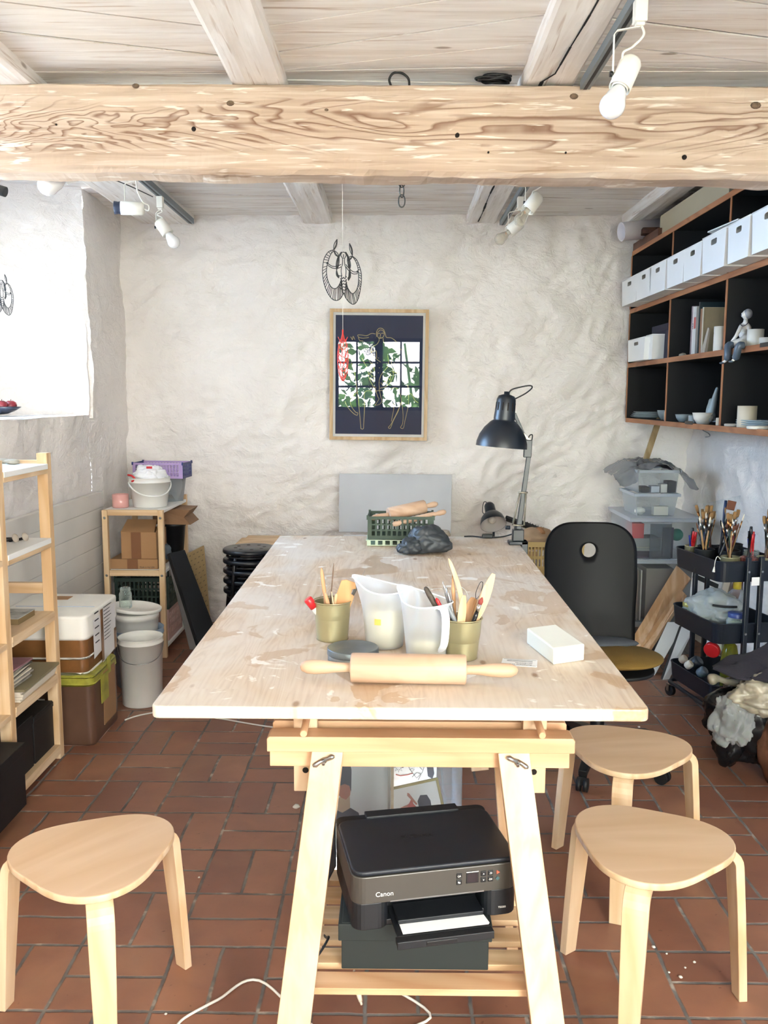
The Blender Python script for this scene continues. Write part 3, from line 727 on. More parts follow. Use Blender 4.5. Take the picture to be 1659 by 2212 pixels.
# ------------------------------------------------------------------ clear crate of framed pictures below the table
CLR = CLEAR('clear plastic', '#eff3f5', .05, .12, '#e4e8ec'); CLRP = CLEAR('clear plastic violet', '#efe9ee', .02, .15, '#d9ccd6')
bx0, bx1, by0, by1, bz = -.21, .23, 2.72, 3.14, .60
b = MB(); b.box(bx0, bx1, by0, by1, .0, .006)
for a in ((bx0, bx0 + .004, by0, by1), (bx1 - .004, bx1, by0, by1), (bx0, bx1, by0, by0 + .004), (bx0, bx1, by1 - .004, by1)): b.box(*a, .006, bz)
cr = single('clear_crate', b, CLR, 'tall clear plastic crate of framed pictures standing under the worktop', 'crate')
def framed(name, label, cat, M_, w, h, fw, fmat, mat2, dep=.018, rise=.004):
    t = thing(name, label, cat, M_.translation); b = MB(); b.T = M_
    for x0, x1, y0, y1 in ((-w / 2, w / 2, -h / 2, -h / 2 + fw), (-w / 2, w / 2, h / 2 - fw, h / 2), (-w / 2, -w / 2 + fw, -h / 2 + fw, h / 2 - fw), (w / 2 - fw, w / 2, -h / 2 + fw, h / 2 - fw)): b.box(x0, x1, y0, y1, 0, dep)
    obj('frame', b, fmat, t, .001)
    b = MB(); b.T = M_; b.box(-w / 2 + fw, w / 2 - fw, -h / 2 + fw, h / 2 - fw, .001, dep - rise); obj('mount', b, mat2, t)
    return t
def flat(t, name, M_, poly, z, mat, T=None):
    b = MB(); b.T = M_; n = len(poly); b.add([(x, y, z) for x, y in poly], [tuple(range(n))]); return obj(name, b, mat, t)
MOUNT = M('white mount', '#eceae8', .6); HAIR = M('dark blue paint', '#20263c', .6, var=.3); SKINP = M('painted skin', '#b0674e', .6, var=.35); GOLDF = M('gilded frame', '#9c8a55', .4, metal=.6)
def fitpx(pts, y0, M_):   # photo points on a picture's own plane -> picture coordinates
    o = M_.translation; n_ = (M_.to_3x3() @ V((0, 0, 1))); inv = M_.inverted(); out = []
    for px, py in pts:
        d = fwd + rgt * ((px - CX) / F) - upv * ((py - CY) / F); c0 = V((0, 0, H))
        t_ = (o - c0).dot(n_) / d.dot(n_); q = inv @ (c0 + d * t_); out.append((q.x, q.y))
    return out
Mp = frame_m((-.105, 2.80, .27), (1, 0, 0), (0, .10, 1)); 
big = framed('framed_portrait', 'framed painting of a woman in a tall dark headdress, in the clear crate', 'picture', Mp, .20, .50, .010, M('white wood frame', '#d9d2c8', .5), MOUNT)
zz = .0145
flat(big, 'painted_dress', Mp, fitpx([(700, 1775), (712, 1735), (738, 1730), (775, 1752), (781, 1775)], 0, Mp), zz, HAIR)
flat(big, 'painted_neck', Mp, fitpx([(722, 1735), (737, 1715), (756, 1715), (757, 1742), (740, 1752), (722, 1744)], 0, Mp), zz + .0004, M('painted neck', '#c2a183', .6, var=.3))
flat(big, 'painted_face', Mp, fitpx([(728, 1700), (736, 1690), (752, 1690), (758, 1700), (757, 1714), (748, 1724), (738, 1720), (730, 1712)], 0, Mp), zz + .0008, SKINP)
flat(big, 'painted_headdress', Mp, fitpx([(727, 1704), (730, 1660), (733, 1630), (752, 1628), (760, 1660), (759, 1708), (755, 1694), (745, 1690), (735, 1694)], 0, Mp), zz + .0012, HAIR)
b = MB(); b.box(-.004, .006, 2.735, 3.08, .006, .48); single('wooden_batten', b, PINEY, 'upright wooden batten between the pictures in the clear crate', 'batten')
# ochre cloth, drawing pad behind, small gilt frame
b = MB(); b.ball((.055, 2.96, .40), .07, 3, lambda p: p * (1 + .12 * noise.noise(p * 2.2)), (.75, .5, 1.2)); single('ochre_pouch', b, OCHRE, 'crumpled ochre cloth pouch in the clear crate', 'pouch')
Mq = frame_m(W(893, 1655, y=3.02), (1, 0, -.04), (0, .16, 1))
pad = thing('drawing_sheet', 'sheet with line drawing of a face and a star in the crate', 'drawing', Mq.translation)
b = MB(); b.T = Mq; b.box(-.085, .085, -.12, .15, 0, .004); obj('paper', b, MOUNT, pad)
INK = M('ink line', '#262a33', .6); REDI = M('red ink', '#b9524a', .6)
def lines(t, name, M_, polys, r, mat, z, n=5):
    b = MB(); b.T = M_
    for p in polys: b.tube([(x, y, z) for x, y in p], r, n)
    return obj(name, b, mat, t)
def fx(pts): return fitpx(pts, 0, Mq)
star = []
for k in range(17):
    a = R(k * 22.5); r_ = 11 if k % 2 == 0 else 4.5; star.append((861 + r_ * math.cos(a), 1657 + r_ * math.sin(a)))
lines(pad, 'ink_drawing', Mq, [fx(star), fx([(875, 1640), (880, 1652), (890, 1668), (900, 1680), (912, 1668), (918, 1650)]), fx([(884, 1652), (888, 1649), (893, 1652), (888, 1655), (884, 1652)]), fx([(885, 1662), (890, 1659), (895, 1662), (890, 1666), (885, 1662)]), fx([(898, 1645), (905, 1655), (912, 1662)]), fx([(880, 1642), (895, 1650), (915, 1641)]), fx([(890, 1678), (900, 1668), (910, 1672), (903, 1684)])], .0008, INK, .0045)
lines(pad, 'red_drawing', Mq, [fx([(855, 1672), (865, 1675), (880, 1673), (892, 1669)])], .0018, REDI, .0045)
flat(pad, 'painted_figure', Mq, fx([(921, 1648), (928, 1644), (935, 1650), (938, 1670), (934, 1682), (924, 1676)]), .0046, HAIR)
Mg = frame_m(W(892, 1745, y=2.86), (1, .0, .24), (-.24, .35, 1))
gf = framed('gilt_framed_picture', 'small gilt framed picture of a figure in red, tilted in the crate', 'picture', Mg, .215, .165, .009, GOLDF, MOUNT, .012)
def fg(pts): return fitpx(pts, 0, Mg)
flat(gf, 'painted_hair', Mg, fg([(902, 1730), (908, 1717), (922, 1716), (930, 1728), (933, 1745), (934, 1758), (922, 1757), (914, 1745), (905, 1742)]), .0085, HAIR)
flat(gf, 'painted_figure', Mg, fg([(868, 1752), (874, 1742), (884, 1735), (890, 1722), (893, 1735), (900, 1742), (908, 1748), (908, 1756), (890, 1758)]), .0088, M('red paint', '#b3403c', .6, var=.2))
flat(gf, 'painted_arm', Mg, fg([(880, 1712), (884, 1713), (902, 1736), (899, 1738), (880, 1718)]), .0091, SKINP)
flat(gf, 'painted_body', Mg, fg([(864, 1752), (866, 1744), (874, 1740), (882, 1737), (880, 1746), (870, 1756)]), .0094, SKINP)

# ------------------------------------------------------------------ stools
def stool():
    t = thing('stool', '', 'stool', (0, 0, 0)); b = MB()
    pl = [((.192 + .020 * math.cos(3 * a)) * math.cos(a), (.192 + .020 * math.cos(3 * a)) * math.sin(a)) for a in [2 * math.pi * k / 72 for k in range(72)]]
    b.prism(pl, .432, .450, smooth=True); b.m[1] = 0
    for i in range(2, 74): b.m[i] = 1
    obj('seat', b, [PLY, PLYE], t, .003, 2)
    for k in range(3):
        a = R(120 * k); u = V((math.cos(a), math.sin(a), 0)); w = V((-math.sin(a), math.cos(a), 0)); b = MB()
        pts = [u * .09 + V((0, 0, .4195)), u * .15 + V((0, 0, .4195)), u * .185 + V((0, 0, .4195))]
        pts += [u * (.185 + .042 * math.sin(R(q))) + V((0, 0, .3775 + .042 * math.cos(R(q)))) for q in (18, 36, 54, 72, 86)]
        pts += [u * .240 + V((0, 0, .25)), u * .252 + V((0, 0, .12)), u * .262 + V((0, 0, 0.0))]
        b.strip(pts, [.060] * 8 + [.055, .048, .042], .023, w)
        for v in b.v[-4:]: v.z = 0.
        obj('leg', b, PLYE, t, .002)
    return t
s1 = stool(); s1.location = (-.735, 2.015, 0); s1.rotation_euler.z = R(52); s1['label'] = 'bentwood stool standing alone left of the trestle'; s1['group'] = 'bentwood stools round the worktop'
dup(s1, (.657, 2.09, 0), R(6), 'bentwood stool in front of another, nearest on the right of the trestle')
dup(s1, (.757, 2.69, 0), R(12), 'bentwood stool tucked partly under the right edge of the worktop')

# ------------------------------------------------------------------ black swivel chair
t = thing('swivel_chair', 'black shell swivel chair with a round hole in its back', 'chair', (.88, 3.60, 0))
ch = Matrix.Translation((.88, 3.60, 0)) @ Matrix.Rotation(R(0), 4, 'Z')
b = MB(); nr = 12; na = 72; hx, hz, hr = 0., .885, .032
def outer(a):
    # rounded shield outline of the back in (x, z)
    dx, dz = math.cos(a), math.sin(a); lo, hi = 0., 1.
    for _ in range(24):
        m_ = (lo + hi) / 2; x = dx * m_; z = hz + dz * m_
        hw = .205 - .02 * max(0, (.75 - z)) / .3; top = 1.010; rr_ = .14
        ok = z > .46 and z < top and abs(x) < hw
        if ok and z > top - rr_ and abs(x) > hw - rr_: ok = ((abs(x) - (hw - rr_)) / rr_) ** 2.4 + ((z - (top - rr_)) / rr_) ** 2.4 < 1
        if ok: lo = m_
        else: hi = m_
    return lo
vs = []
for side in (0, 1):
    for j in range(nr + 1):
        for i in range(na):
            a = 2 * math.pi * i / na; ro_ = outer(a); r_ = hr + (ro_ - hr) * j / nr
            x = math.cos(a) * r_; z = hz + math.sin(a) * r_
            y = .20 + .16 * (z - .48) + .9 * x * x * -1 + (.035 * max(0, .62 - z) / .16) * -1 + side * .011
            vs.append(ch @ V((x, y, z)))
fs = []; L = (nr + 1) * na
for j in range(nr):
    for i in range(na):
        q = (j * na + i, j * na + (i + 1) % na, (j + 1) * na + (i + 1) % na, (j + 1) * na + i); fs.append(q[::-1]); fs.append(tuple(L + k for k in q))
for j in (0, nr):
    for i in range(na): fs.append((j * na + i, j * na + (i + 1) % na, L + j * na + (i + 1) % na, L + j * na + i))
b.add(vs, fs, True); obj('backrest', b, M('chair black lacquer', '#050608', .5, spec=.2), t)
b = MB(); b.T = ch
sp_ = [((.225 * math.cos(a)) * (1 if abs(math.cos(a)) < .7 else 1), -.02 + .215 * math.sin(a)) for a in [2 * math.pi * k / 48 for k in range(48)]]
sp_ = [(math.copysign(abs(math.cos(a)) ** .75, math.cos(a)) * .215, -.01 + math.copysign(abs(math.sin(a)) ** .75, math.sin(a)) * .205) for a in [2 * math.pi * k / 48 for k in range(48)]]
b.prism(sp_, .432, .446, smooth=True); obj('seat', b, [BLKM], t, .004)
b = MB(); b.T = ch; b.lathe([(.03, .10), (.03, .27), (.018, .27), (.018, .42)], (0, 0, 0), n=20); b.box(-.09, .09, -.09, .09, .415, .431); obj('gas_lift', b, BLACK, t)
for k in range(5):
    a = R(-41 + 72 * k); u = V((math.cos(a), math.sin(a), 0)); w = V((-math.sin(a), math.cos(a), 0)); b = MB(); b.T = ch
    b.strip([u * .02 + V((0, 0, .115)), u * .12 + V((0, 0, .11)), u * .24 + V((0, 0, .09)), u * .31 + V((0, 0, .078))], [.05, .046, .038, .034], [.05, .04, .03, .026], w)
    lg = obj('base_arm', b, BLACK, t, .003)
    b = MB(); b.T = ch; c = u * .30 + V((0, 0, .028))
    for s_ in (-1, 1): b.lathe([(.028, -.008), (.028, .008)], c + w * s_ * .014, w, 20)
    b.obox(c + V((0, 0, .018)), .022, .03, .036, (0, 0, a)); obj('caster', b, BLKM, lg)
b = MB(); bm_ = lambda p: V((p.x, p.y, p.z * (1 + .10 * noise.noise(p * 3)) + .03 * noise.noise(p * 5)))
b.ball((.945, 3.575, .482), .19, 4, bm_, (1.02, .90, .16)); cus = single('seat_cushion', b, OCHRE, 'mustard velvet cushion lying on the black swivel chair', 'cushion')
b = MB(); b.ball((.90, 3.70, .508), .17, 3, lambda p: p * (1 + .15 * noise.noise(p * 3)), (1.0, .42, .12)); single('grey_cloth', b, M('grey cloth', '#4a4e55', .9, var=.2), 'grey cloth bunched behind the mustard cushion', 'cloth')

# ================================================================== THINGS ON THE WORKTOP
def sc_(y): return (.99 * y + .09) / 1880.       # metres per photo pixel at depth y
TN = V((0, -.0148, 1)).normalized()               # the worktop's own up direction
GOLD = M('brass coloured tin', '#a8a07c', .34, metal=.6, var=.12, vs=3.)
TINM = M('dull tin', '#8e9293', .4, metal=.7, var=.15, vs=20)
# big rolling pin
p = WT(880, 1487); yc = p.y + .035; r_ = .0345
xa, xb_ = W(758, 1455, y=yc).x, W(1006, 1462, y=yc).x; zc_ = TZ(yc) + r_ + .001
A = V((xa, yc + .004, zc_)); B = V((xb_, yc - .006, zc_)); ax = (B - A).normalized(); L_ = (B - A).length
t = thing('rolling_pin', 'large wooden rolling pin lying across the front of the worktop', 'rolling pin', ((A.x + B.x) / 2, yc, TZ(yc)))
b = MB(); b.lathe([(r_ - .003, 0), (r_, .003), (r_, L_ - .003), (r_ - .003, L_)], A, ax, 40); obj('barrel', b, ROLL, t)
HW = WOOD('handle wood', '#c9ad92', '#b8967a', 0, 1.2); hp = [(.011, 0), (.011, .012), (.012, .03), (.0155, .052), (.0170, .075), (.0155, .093), (.010, .104), (.002, .108)]
for P0, D_ in ((A, -ax), (B, ax)):
    b = MB(); b.lathe([(.0125, 0), (.0125, .003)], P0, D_, 20); b.lathe([(q, z * 1.08 + .003) for q, z in hp], P0, D_, 20, cap0=False)
    obj('handle', b, HW, t)

def pot(name, label, px, py, wtop, h, wbot):
    base = WT(px, py); base.y += wbot / 2 * .9; base.z = TZ(base.y); t = thing(name, label, 'pot', base)
    b = MB(); rt, rb = wtop / 2, wbot / 2
    b.lathe([(rb - .004, .003), (rb, 0), (rb + .0015, .001), (rb + .0005, .005), (rt - .001, h - .003)], base, (0, 0, 1), 48, cap1=False)
    b.lathe([(rt - .0015, h - .003), (rt - .004, h * .6), (rb - .002, .006), (0.0001, .005)], base, (0, 0, 1), 48, cap0=False, cap1=False)
    obj('pot_body', b, GOLD, t)
    b = MB(); b.tube([base + V((rt * math.cos(a), rt * math.sin(a), h)) for a in [2 * math.pi * k / 48 for k in range(48)]], .0018, 8, closed=True); obj('rolled_rim', b, GOLD, t)
    return base, rt, h
yk = WT(716, 1388).y; k_ = sc_(yk)
b1, r1_, h1 = pot('metal_pot', 'gold coloured tin pot on the left, holding a wooden paddle and a red capped tube', 716, 1388, 83 * k_, 88 * k_ * .97, 68 * k_)
yk = WT(1000, 1431).y; k_ = sc_(yk)
b2, r2_, h2 = pot('metal_pot', 'gold coloured tin pot on the right, full of modelling tools behind the jugs', 1000, 1429, 86 * k_, 92 * k_ * .97, 66 * k_)

def tool(name, label, cat, px0, py0, px1, py1, y0, y1, build, group='tools standing in the gold tin pots'):
    """a tool from a point inside the pot (px0,py0 at depth y0) to its tip"""
    a = W(px0, py0, y=y0); c = W(px1, py1, y=y1); d = (c - a); t = thing(name, label, cat, a, 0, group); build(t, a, d.normalized(), d.length); return t
TW = WOOD('tool wood', '#c89c72', '#a97d55', 2, 1.5); TWL = WOOD('light tool wood', '#dfc09a', '#cda57b', 2, 1.5); REDP = M('red plastic', '#c4252b', .35); STL2 = M('bright steel', '#c9c9c6', .25, metal=1.)
def rod(mat, prof):
    def f(t, a, d, L):
        b = MB(); b.lathe([(r, z * L) for r, z in prof], a, d, 14); obj('shaft', b, mat, t)
    return f
def fsh(t, a, d, L):
    return a, d, L
x0b = b1.x; yb1 = b1.y
tool('modelling_tool', 'long rounded wooden modelling tool at the left of the left pot', 'tool', 712, 1370, 694, 1226, yb1, yb1 + .01, rod(TW, [(.003, 0), (.005, .2), (.006, .45), (.0035, .55), (.0055, .65), (.0055, .85), (.004, .96), (.001, 1)]))
def needle(t, a, d, L):
    b = MB(); b.lathe([(.0035, 0), (.0045, .3 * L), (.0045, .68 * L), (.003, .72 * L)], a, d, 12); obj('handle', b, TW, t)
    b = MB(); b.lathe([(.0007, .70 * L), (.0005, L)], a, d, 6); obj('needle', b, STEEL, t)
tool('skewer', 'thin dark skewer sticking straight up from the left pot', 'skewer', 708, 1370, 721, 1217, yb1 + .01, yb1 + .02, rod(M('dark stick', '#6f5846', .7), [(.0016, 0), (.0016, .9), (.001, 1)]))
tool('needle_tool', 'needle tool with a grey handle leaning right in the left pot', 'tool', 715, 1380, 788, 1232, yb1 + .015, yb1 + .02, lambda t, a, d, L: (lambda b: obj('handle', b.lathe([(.003, 0), (.004, .5 * L), (.0045, .78 * L), (.003, .82 * L)], a, d, 12), M('grey handle', '#5d5850', .6), t))(MB()) and (lambda b: obj('needle', b.lathe([(.0008, .8 * L), (.0005, L)], a, d, 6), STEEL, t))(MB()))
def paddle(t, a, d, L):
    sd = V((d.z, 0, -d.x)).normalized(); nn = d.cross(sd)
    M_ = Matrix((sd, d, nn)).transposed().to_4x4(); M_.translation = a; b = MB()
    w = .0235
    b.prism([(-.006, 0), (.006, 0), (.008, L * .40), (w, L * .45), (w, L * .78), (w * .55, L * .80), (w * .50, L * .88), (w * .9, L * .91), (w * .6, L), (-w * .5, L), (-w, L * .96), (-w, L * .45), (-.008, L * .40)], -.0035, .0035, M_); obj('blade', b, WOOD('paddle wood', '#cf9e6b', '#bd8a58', 2, 1.2), t, .001)
tool('wooden_paddle', 'square ended wooden paddle leaning right in the left pot', 'paddle', 714, 1375, 757, 1255, yb1 - .005, yb1 - .005, paddle)
tool('modelling_tool', 'short wooden modelling tool leaning left in front of the paddle', 'tool', 722, 1360, 702, 1280, yb1 - .02, yb1 - .025, rod(TW, [(.003, 0), (.005, .4), (.006, .75), (.004, .95), (.001, 1)]))
tool('wooden_stick', 'slim pointed wooden stick in front of the paddle', 'stick', 727, 1352, 716, 1278, yb1 - .022, yb1 - .026, rod(TWL, [(.003, 0), (.0025, .6), (.001, 1)]))
tool('wooden_stick', 'knob ended pale stick lying over the rim of the left pot', 'stick', 716, 1362, 727, 1282, yb1 - .018, yb1 - .015, rod(TWL, [(.003, 0), (.003, .7), (.005, .88), (.004, .97), (.001, 1)]))
def tubeb(t, a, d, L):
    b = MB(); b.lathe([(.008, 0), (.0105, .1 * L), (.0105, .66 * L)], a, d, 20); obj('tube_body', b, M('cream tube', '#ddd5c5', .5), t)
    b = MB(); b.lathe([(.0118, .64 * L), (.0118, .97 * L), (.010, L)], a, d, 20); obj('cap', b, REDP, t)
tool('paint_tube', 'cream tube with a red cap leaning over the left rim of the left pot', 'tube', 705, 1345, 664, 1293, yb1 - .01, yb1 - .02, tubeb)
yb2 = b2.y
def leafblade(w, mat, cuts=.6):
    def f(t, a, d, L):
        sd = V((d.z, 0, -d.x)).normalized(); nn = d.cross(sd); M_ = Matrix((sd, d, nn)).transposed().to_4x4(); M_.translation = a
        pts = [(.004, 0)] + [((.004 + (w - .004) * math.sin(math.pi * min(1, max(0, (s_ - .25)) / .75)) ** .7), L * s_) for s_ in (.3, .4, .5, .6, .7, .8, .9, .96, .995)]
        pl = pts + [(-x * cuts, y) for x, y in reversed(pts)]; b = MB(); b.prism(pl, -.002, .002, M_); obj('blade', b, mat, t, .0008)
    return f
tool('carving_knife', 'short dark handled knife, leftmost tool of the right pot', 'knife', 985, 1385, 918, 1268, yb2, yb2 + .01, rod(M('burnt handle', '#4b4138', .6, var=.5, vs=60), [(.003, 0), (.004, .3), (.0068, .5), (.0075, .85), (.006, .97), (.003, 1)]))
tool('red_marker', 'red and black pen beside the burnt handled knife', 'pen', 990, 1380, 942, 1292, yb2 - .01, yb2 - .01, rod(REDP, [(.003, 0), (.0045, .3), (.0045, .95), (.002, 1)]))
tool('scraper', 'small steel bladed tool rising behind the right jug', 'tool', 985, 1370, 957, 1256, yb2 + .012, yb2 + .015, rod(STL2, [(.002, 0), (.0026, .5), (.004, .75), (.003, .9), (.0008, 1)]))
tool('steel_tool', 'grey steel tipped tool to the right of the small scraper', 'tool', 990, 1370, 965, 1270, yb2 + .0, yb2 + .0, rod(STEEL, [(.003, 0), (.004, .5), (.0042, .8), (.002, 1)]))
tool('grey_marker', 'thick grey pen leaning left over the pot rim', 'pen', 1000, 1375, 966, 1308, yb2 - .02, yb2 - .025, rod(M('grey plastic', '#777b7e', .4), [(.004, 0), (.006, .3), (.006, .96), (.004, 1)]))
def bow(t, a, d, L):
    sd = V((1, 0, 0)); b = MB(); pts = [a + d * L * s_ + sd * .014 * math.sin(math.pi * s_) for s_ in [k / 14 for k in range(15)]]
    b.strip(pts, [.006 + .003 * math.sin(math.pi * k / 14) for k in range(14)] + [.0015], [.008 + .004 * math.sin(math.pi * k / 14) for k in range(14)] + [.002], (0, 1, 0)); obj('shaft', b, TWL, t, .001)
tool('modelling_tool', 'tall curved pale wooden tool, tallest of the right pot', 'tool', 998, 1370, 969, 1206, yb2 + .012, yb2 + .012, bow)
tool('modelling_tool', 'bowed wooden tool close behind the tall curved one', 'tool', 985, 1370, 977, 1242, yb2 + .02, yb2 + .02, rod(TW, [(.003, 0), (.0045, .5), (.0055, .75), (.001, 1)]))
tool('wooden_knife', 'broad pale wooden knife at the front left of the right pot', 'tool', 990, 1405, 1002, 1285, yb2 - .028, yb2 - .03, leafblade(.0105, TWL, 1.))
tool('wooden_spatula', 'long leaf shaped wooden spatula leaning right', 'spatula', 1003, 1395, 1066, 1238, yb2 + .005, yb2 + .01, leafblade(.0150, TWL, .8))
tool('wooden_paddle', 'flat brown wooden paddle behind the tools of the right pot', 'paddle', 1005, 1370, 1022, 1290, yb2 + .015, yb2 + .02, leafblade(.015, TW, 1.))
tool('wooden_knife', 'pointed pale wooden knife, rightmost in the right pot', 'tool', 1010, 1400, 1050, 1262, yb2 - .006, yb2 - .006, leafblade(.0100, TWL, .7))
def brush(hm, fm, bm2, w=.0045, flatb=1.):
    def f(t, a, d, L):
        b = MB(); b.lathe([(.0016, 0), (w * .75, .3 * L), (w, .62 * L), (w * .8, .72 * L)], a, d, 10); obj('handle', b, hm, t)
        b = MB(); b.lathe([(w * .85, .71 * L), (w * .95, .86 * L)], a, d, 10); obj('ferrule', b, fm, t)
        b = MB(); b.lathe([(w * .9, .86 * L), (w * 1.1 * flatb, .92 * L), (w * .5, .98 * L), (w * .1, L)], a, d, 10); obj('bristles', b, bm2, t)
    return f
BRN = M('brown bristles', '#6d4330', .9); INKB = M('black lacquer', '#15161a', .25); 
tool('paintbrush', 'paintbrush with a black handle and red tip leaning right in the right pot', 'paintbrush', 1003, 1398, 1042, 1290, yb2 - .03, yb2 - .03, brush(INKB, STL2, M('red brown tip', '#8f4038', .8), .0058))
def ribbon(t, a, d, L):
    b = MB(); b.lathe([(.003, 0), (.004, .7 * L)], a, d, 10); obj('handle', b, TW, t)
    sd = V((d.z, 0, -d.x)).normalized(); b = MB(); b.tube(smooth([a + d * .69 * L, a + d * .8 * L + sd * .006, a + d * .97 * L + sd * .004, a + d * L, a + d * .97 * L - sd * .004, a + d * .8 * L - sd * .006, a + d * .69 * L], 4), .0008, 6); obj('wire_loop', b, BLACK, t)
tool('loop_tool', 'loop ended trimming tool leaning against the leaf shaped spatula', 'tool', 1000, 1380, 1041, 1257, yb2 + .018, yb2 + .02, ribbon)
b = MB(); c0 = W(948, 1290, y=yb2 - .0); 
b.tube(smooth([W(915, 1282, y=yb2 + .02), W(935, 1272, y=yb2 + .02), W(965, 1280, y=yb2 + .02), W(995, 1350, y=yb2 + .02)], 5), .0006, 5)
b.tube(smooth([W(985, 1262, y=yb2 + .02), W(1005, 1275, y=yb2 + .02), W(1012, 1300, y=yb2 + .02), W(1005, 1350, y=yb2 + .02)], 5), .0006, 5)
single('cutting_wire', b, STEEL, 'thin curled cutting wire sticking out of the right pot', 'wire', group=None)

# measuring jugs of milky plastic, with clay slip inside
def milky():
    t = NT('milky plastic'); tr = t.n('BsdfTransparent'); tr.inputs[0].default_value = lin('#f4f7fa'); tl = t.n('BsdfTranslucent'); tl.inputs[0].default_value = lin('#eef1f4')
    t.b.inputs['Base Color'].default_value = lin('#eceff2'); t.b.inputs['Roughness'].default_value = .35
    m0 = t.n('MixShader'); m0.inputs[0].default_value = .45; t.t.links.new(t.b.outputs[0], m0.inputs[1]); t.t.links.new(tl.outputs[0], m0.inputs[2])
    m = t.n('MixShader'); lw = t.n('LayerWeight'); lw.inputs[0].default_value = .4
    t.set(m.inputs[0], t.math('MINIMUM', t.math('ADD', t.math('MULTIPLY', lw.outputs['Facing'], .6), .36), 1.))
    t.t.links.new(tr.outputs[0], m.inputs[1]); t.t.links.new(m0.outputs[0], m.inputs[2]); t.t.links.new(m.outputs[0], t.out.inputs[0]); return t.m
MILK = milky(); SLIP = M('clay slip', '#d2c6a8', .5, var=.1)
def jug(label, px, py, wt_, wb, h, aspout, ahandle, lvl, sticker=False):
    base = WT(px, py); base.y += wb / 2 * .9; base.z = TZ(base.y) + .0005; t = thing('measuring_jug', label, 'jug', base, 0, 'milky plastic jugs on the worktop')
    rb, rt = wb / 2, wt_ / 2; b = MB(); sa, ha = R(aspout), R(ahandle)
    def fn(p, a, r, z):
        k = max(0, z / h - .62) / .38; w = max(0, math.cos(a - sa)) ** 10
        o_ = k * w * .026; dz = k * (.009 * math.cos(a - sa) + .006 * math.cos(2 * (a - sa)) + w * .008)
        return V((p.x + math.cos(sa) * o_, p.y + math.sin(sa) * o_, p.z + dz))
    prof = [(rb + (rt - rb) * s_, h * s_) for s_ in [k / 14 for k in range(15)]]; prof = [(rb * .9, 0.0)] + [(max(r, rb), z + .002) for r, z in prof]
    b.lathe(prof, base, (0, 0, 1), 56, cap1=False, fn=fn); 
    obj('jug_wall', b, MILK, t, solid=0)
    b = MB(); rim = []
    for k in range(56):
        a = 2 * math.pi * k / 56; rim.append(base + fn(V(((rt + .001) * math.cos(a), (rt + .001) * math.sin(a), h)), a, rt, h))
    b.tube(rim, .0022, 6, closed=True); obj('rim', b, M('milky rim', '#e9edf2', .35), t)
    u = V((math.cos(ha), math.sin(ha), 0)); top = base + u * (rt - .002) + V((0, 0, h * .93)); 
    b = MB(); pts = smooth([top + u * -.004, top + u * .014 + V((0, 0, .004)), top + u * .027 + V((0, 0, -.010)), top + u * .030 + V((0, 0, -.04)), top + u * .024 + V((0, 0, -h * .55)), top + u * .010 + V((0, 0, -h * .70)), top + u * .004 + V((0, 0, -h * .72))], 5)
    b.strip(pts, [.026] * 6 + [.020] * (len(pts) - 12) + [.012] * 6, .005, u.cross(V((0, 0, 1)))); obj('handle', b, M('milky handle', '#eceff3', .35), t, .0015)
    b = MB(); rl = rb + (rt - rb) * lvl; b.lathe([(rb * .88, .003), (rb - .0015, .005), (rl - .0015, h * lvl)], base, (0, 0, 1), 40); obj('clay_slip', b, SLIP, t)
    if sticker:
        q0 = W(809, 1343, y=base.y - rb); rr = rb + (rt - rb) * ((q0.z - base.z) / h) + .0012; a0 = math.asin((q0.x - base.x) / rr); b = MB()
        def sf(s_, t_):
            a = a0 + (s_ - .0) * .30; return base + V((math.sin(a) * rr, -math.cos(a) * rr, q0.z - base.z + (t_ - .5) * .016))
        b.grid(sf, 6, 2); obj('price_sticker', b, M('orange sticker', '#f2b658', .6), t)
    return base
yk = WT(828, 1405).y; k_ = sc_(yk)
jug('milky plastic jug behind the other, with an orange sticker and more slip', 830, 1405, 106 * k_, 82 * k_, 132 * k_, 160, 15, .66, True)
yk = WT(922, 1428).y; k_ = sc_(yk)
jug('milky plastic jug in front with its handle turned to the camera', 922, 1430, 112 * k_, 86 * k_, 128 * k_, 140, -62, .36)

# round tin, soap block, printed card
p = WT(757, 1441); yk = p.y; k_ = sc_(yk); r_ = 114 * k_ / 2; c = V((W(760, 1420, y=yk).x, yk + r_ * .92, 0)); c.z = TZ(c.y) + .0003
t = thing('round_tin', 'round lidded metal tin behind the big rolling pin', 'tin', c)
b = MB(); b.lathe([(r_ - .003, 0), (r_ - .0015, .001), (r_ - .0015, .020)], c, n=48, cap1=True); obj('tin_body', b, TINM, t)
b = MB(); b.lathe([(r_, .016), (r_ + .0006, .018), (r_, .020), (r_, .031), (r_ - .002, .033), (r_ - .004, .0322), (.0001, .0322)], c, n=48, cap0=False, cap1=False); obj('lid', b, M('scuffed tin lid', '#70787c', .38, metal=.6, var=.25, vs=12), t)
SOAP = M('pale soap', '#e9e7da', .5, var=.05, bump=.12, bs=90); SOAP.node_tree.nodes['Principled BSDF'].inputs['Subsurface Weight'].default_value = .0
pA, pB, pC = WT(1195, 1437), WT(1262, 1427), WT(1137, 1390)
u = (pB - pA); wv = (pC - pA); h_ = .043; b = MB()
vs = [pA, pB, pB + wv, pA + wv]; vs = [V((q.x, q.y, TZ(q.y) + .0003)) for q in vs]
NX, NY = 10, 12
def soapf(face):
    pass
top = []
b.add(vs + [q + V((0, 0, h_)) for q in vs], [(3, 2, 1, 0), (4, 5, 6, 7), (0, 1, 5, 4), (1, 2, 6, 5), (2, 3, 7, 6), (3, 0, 4, 7)])
single('soap_block', b, SOAP, 'block of pale white stone-like soap on the right of the worktop', 'soap', bevel=.004, origin=vs[0])
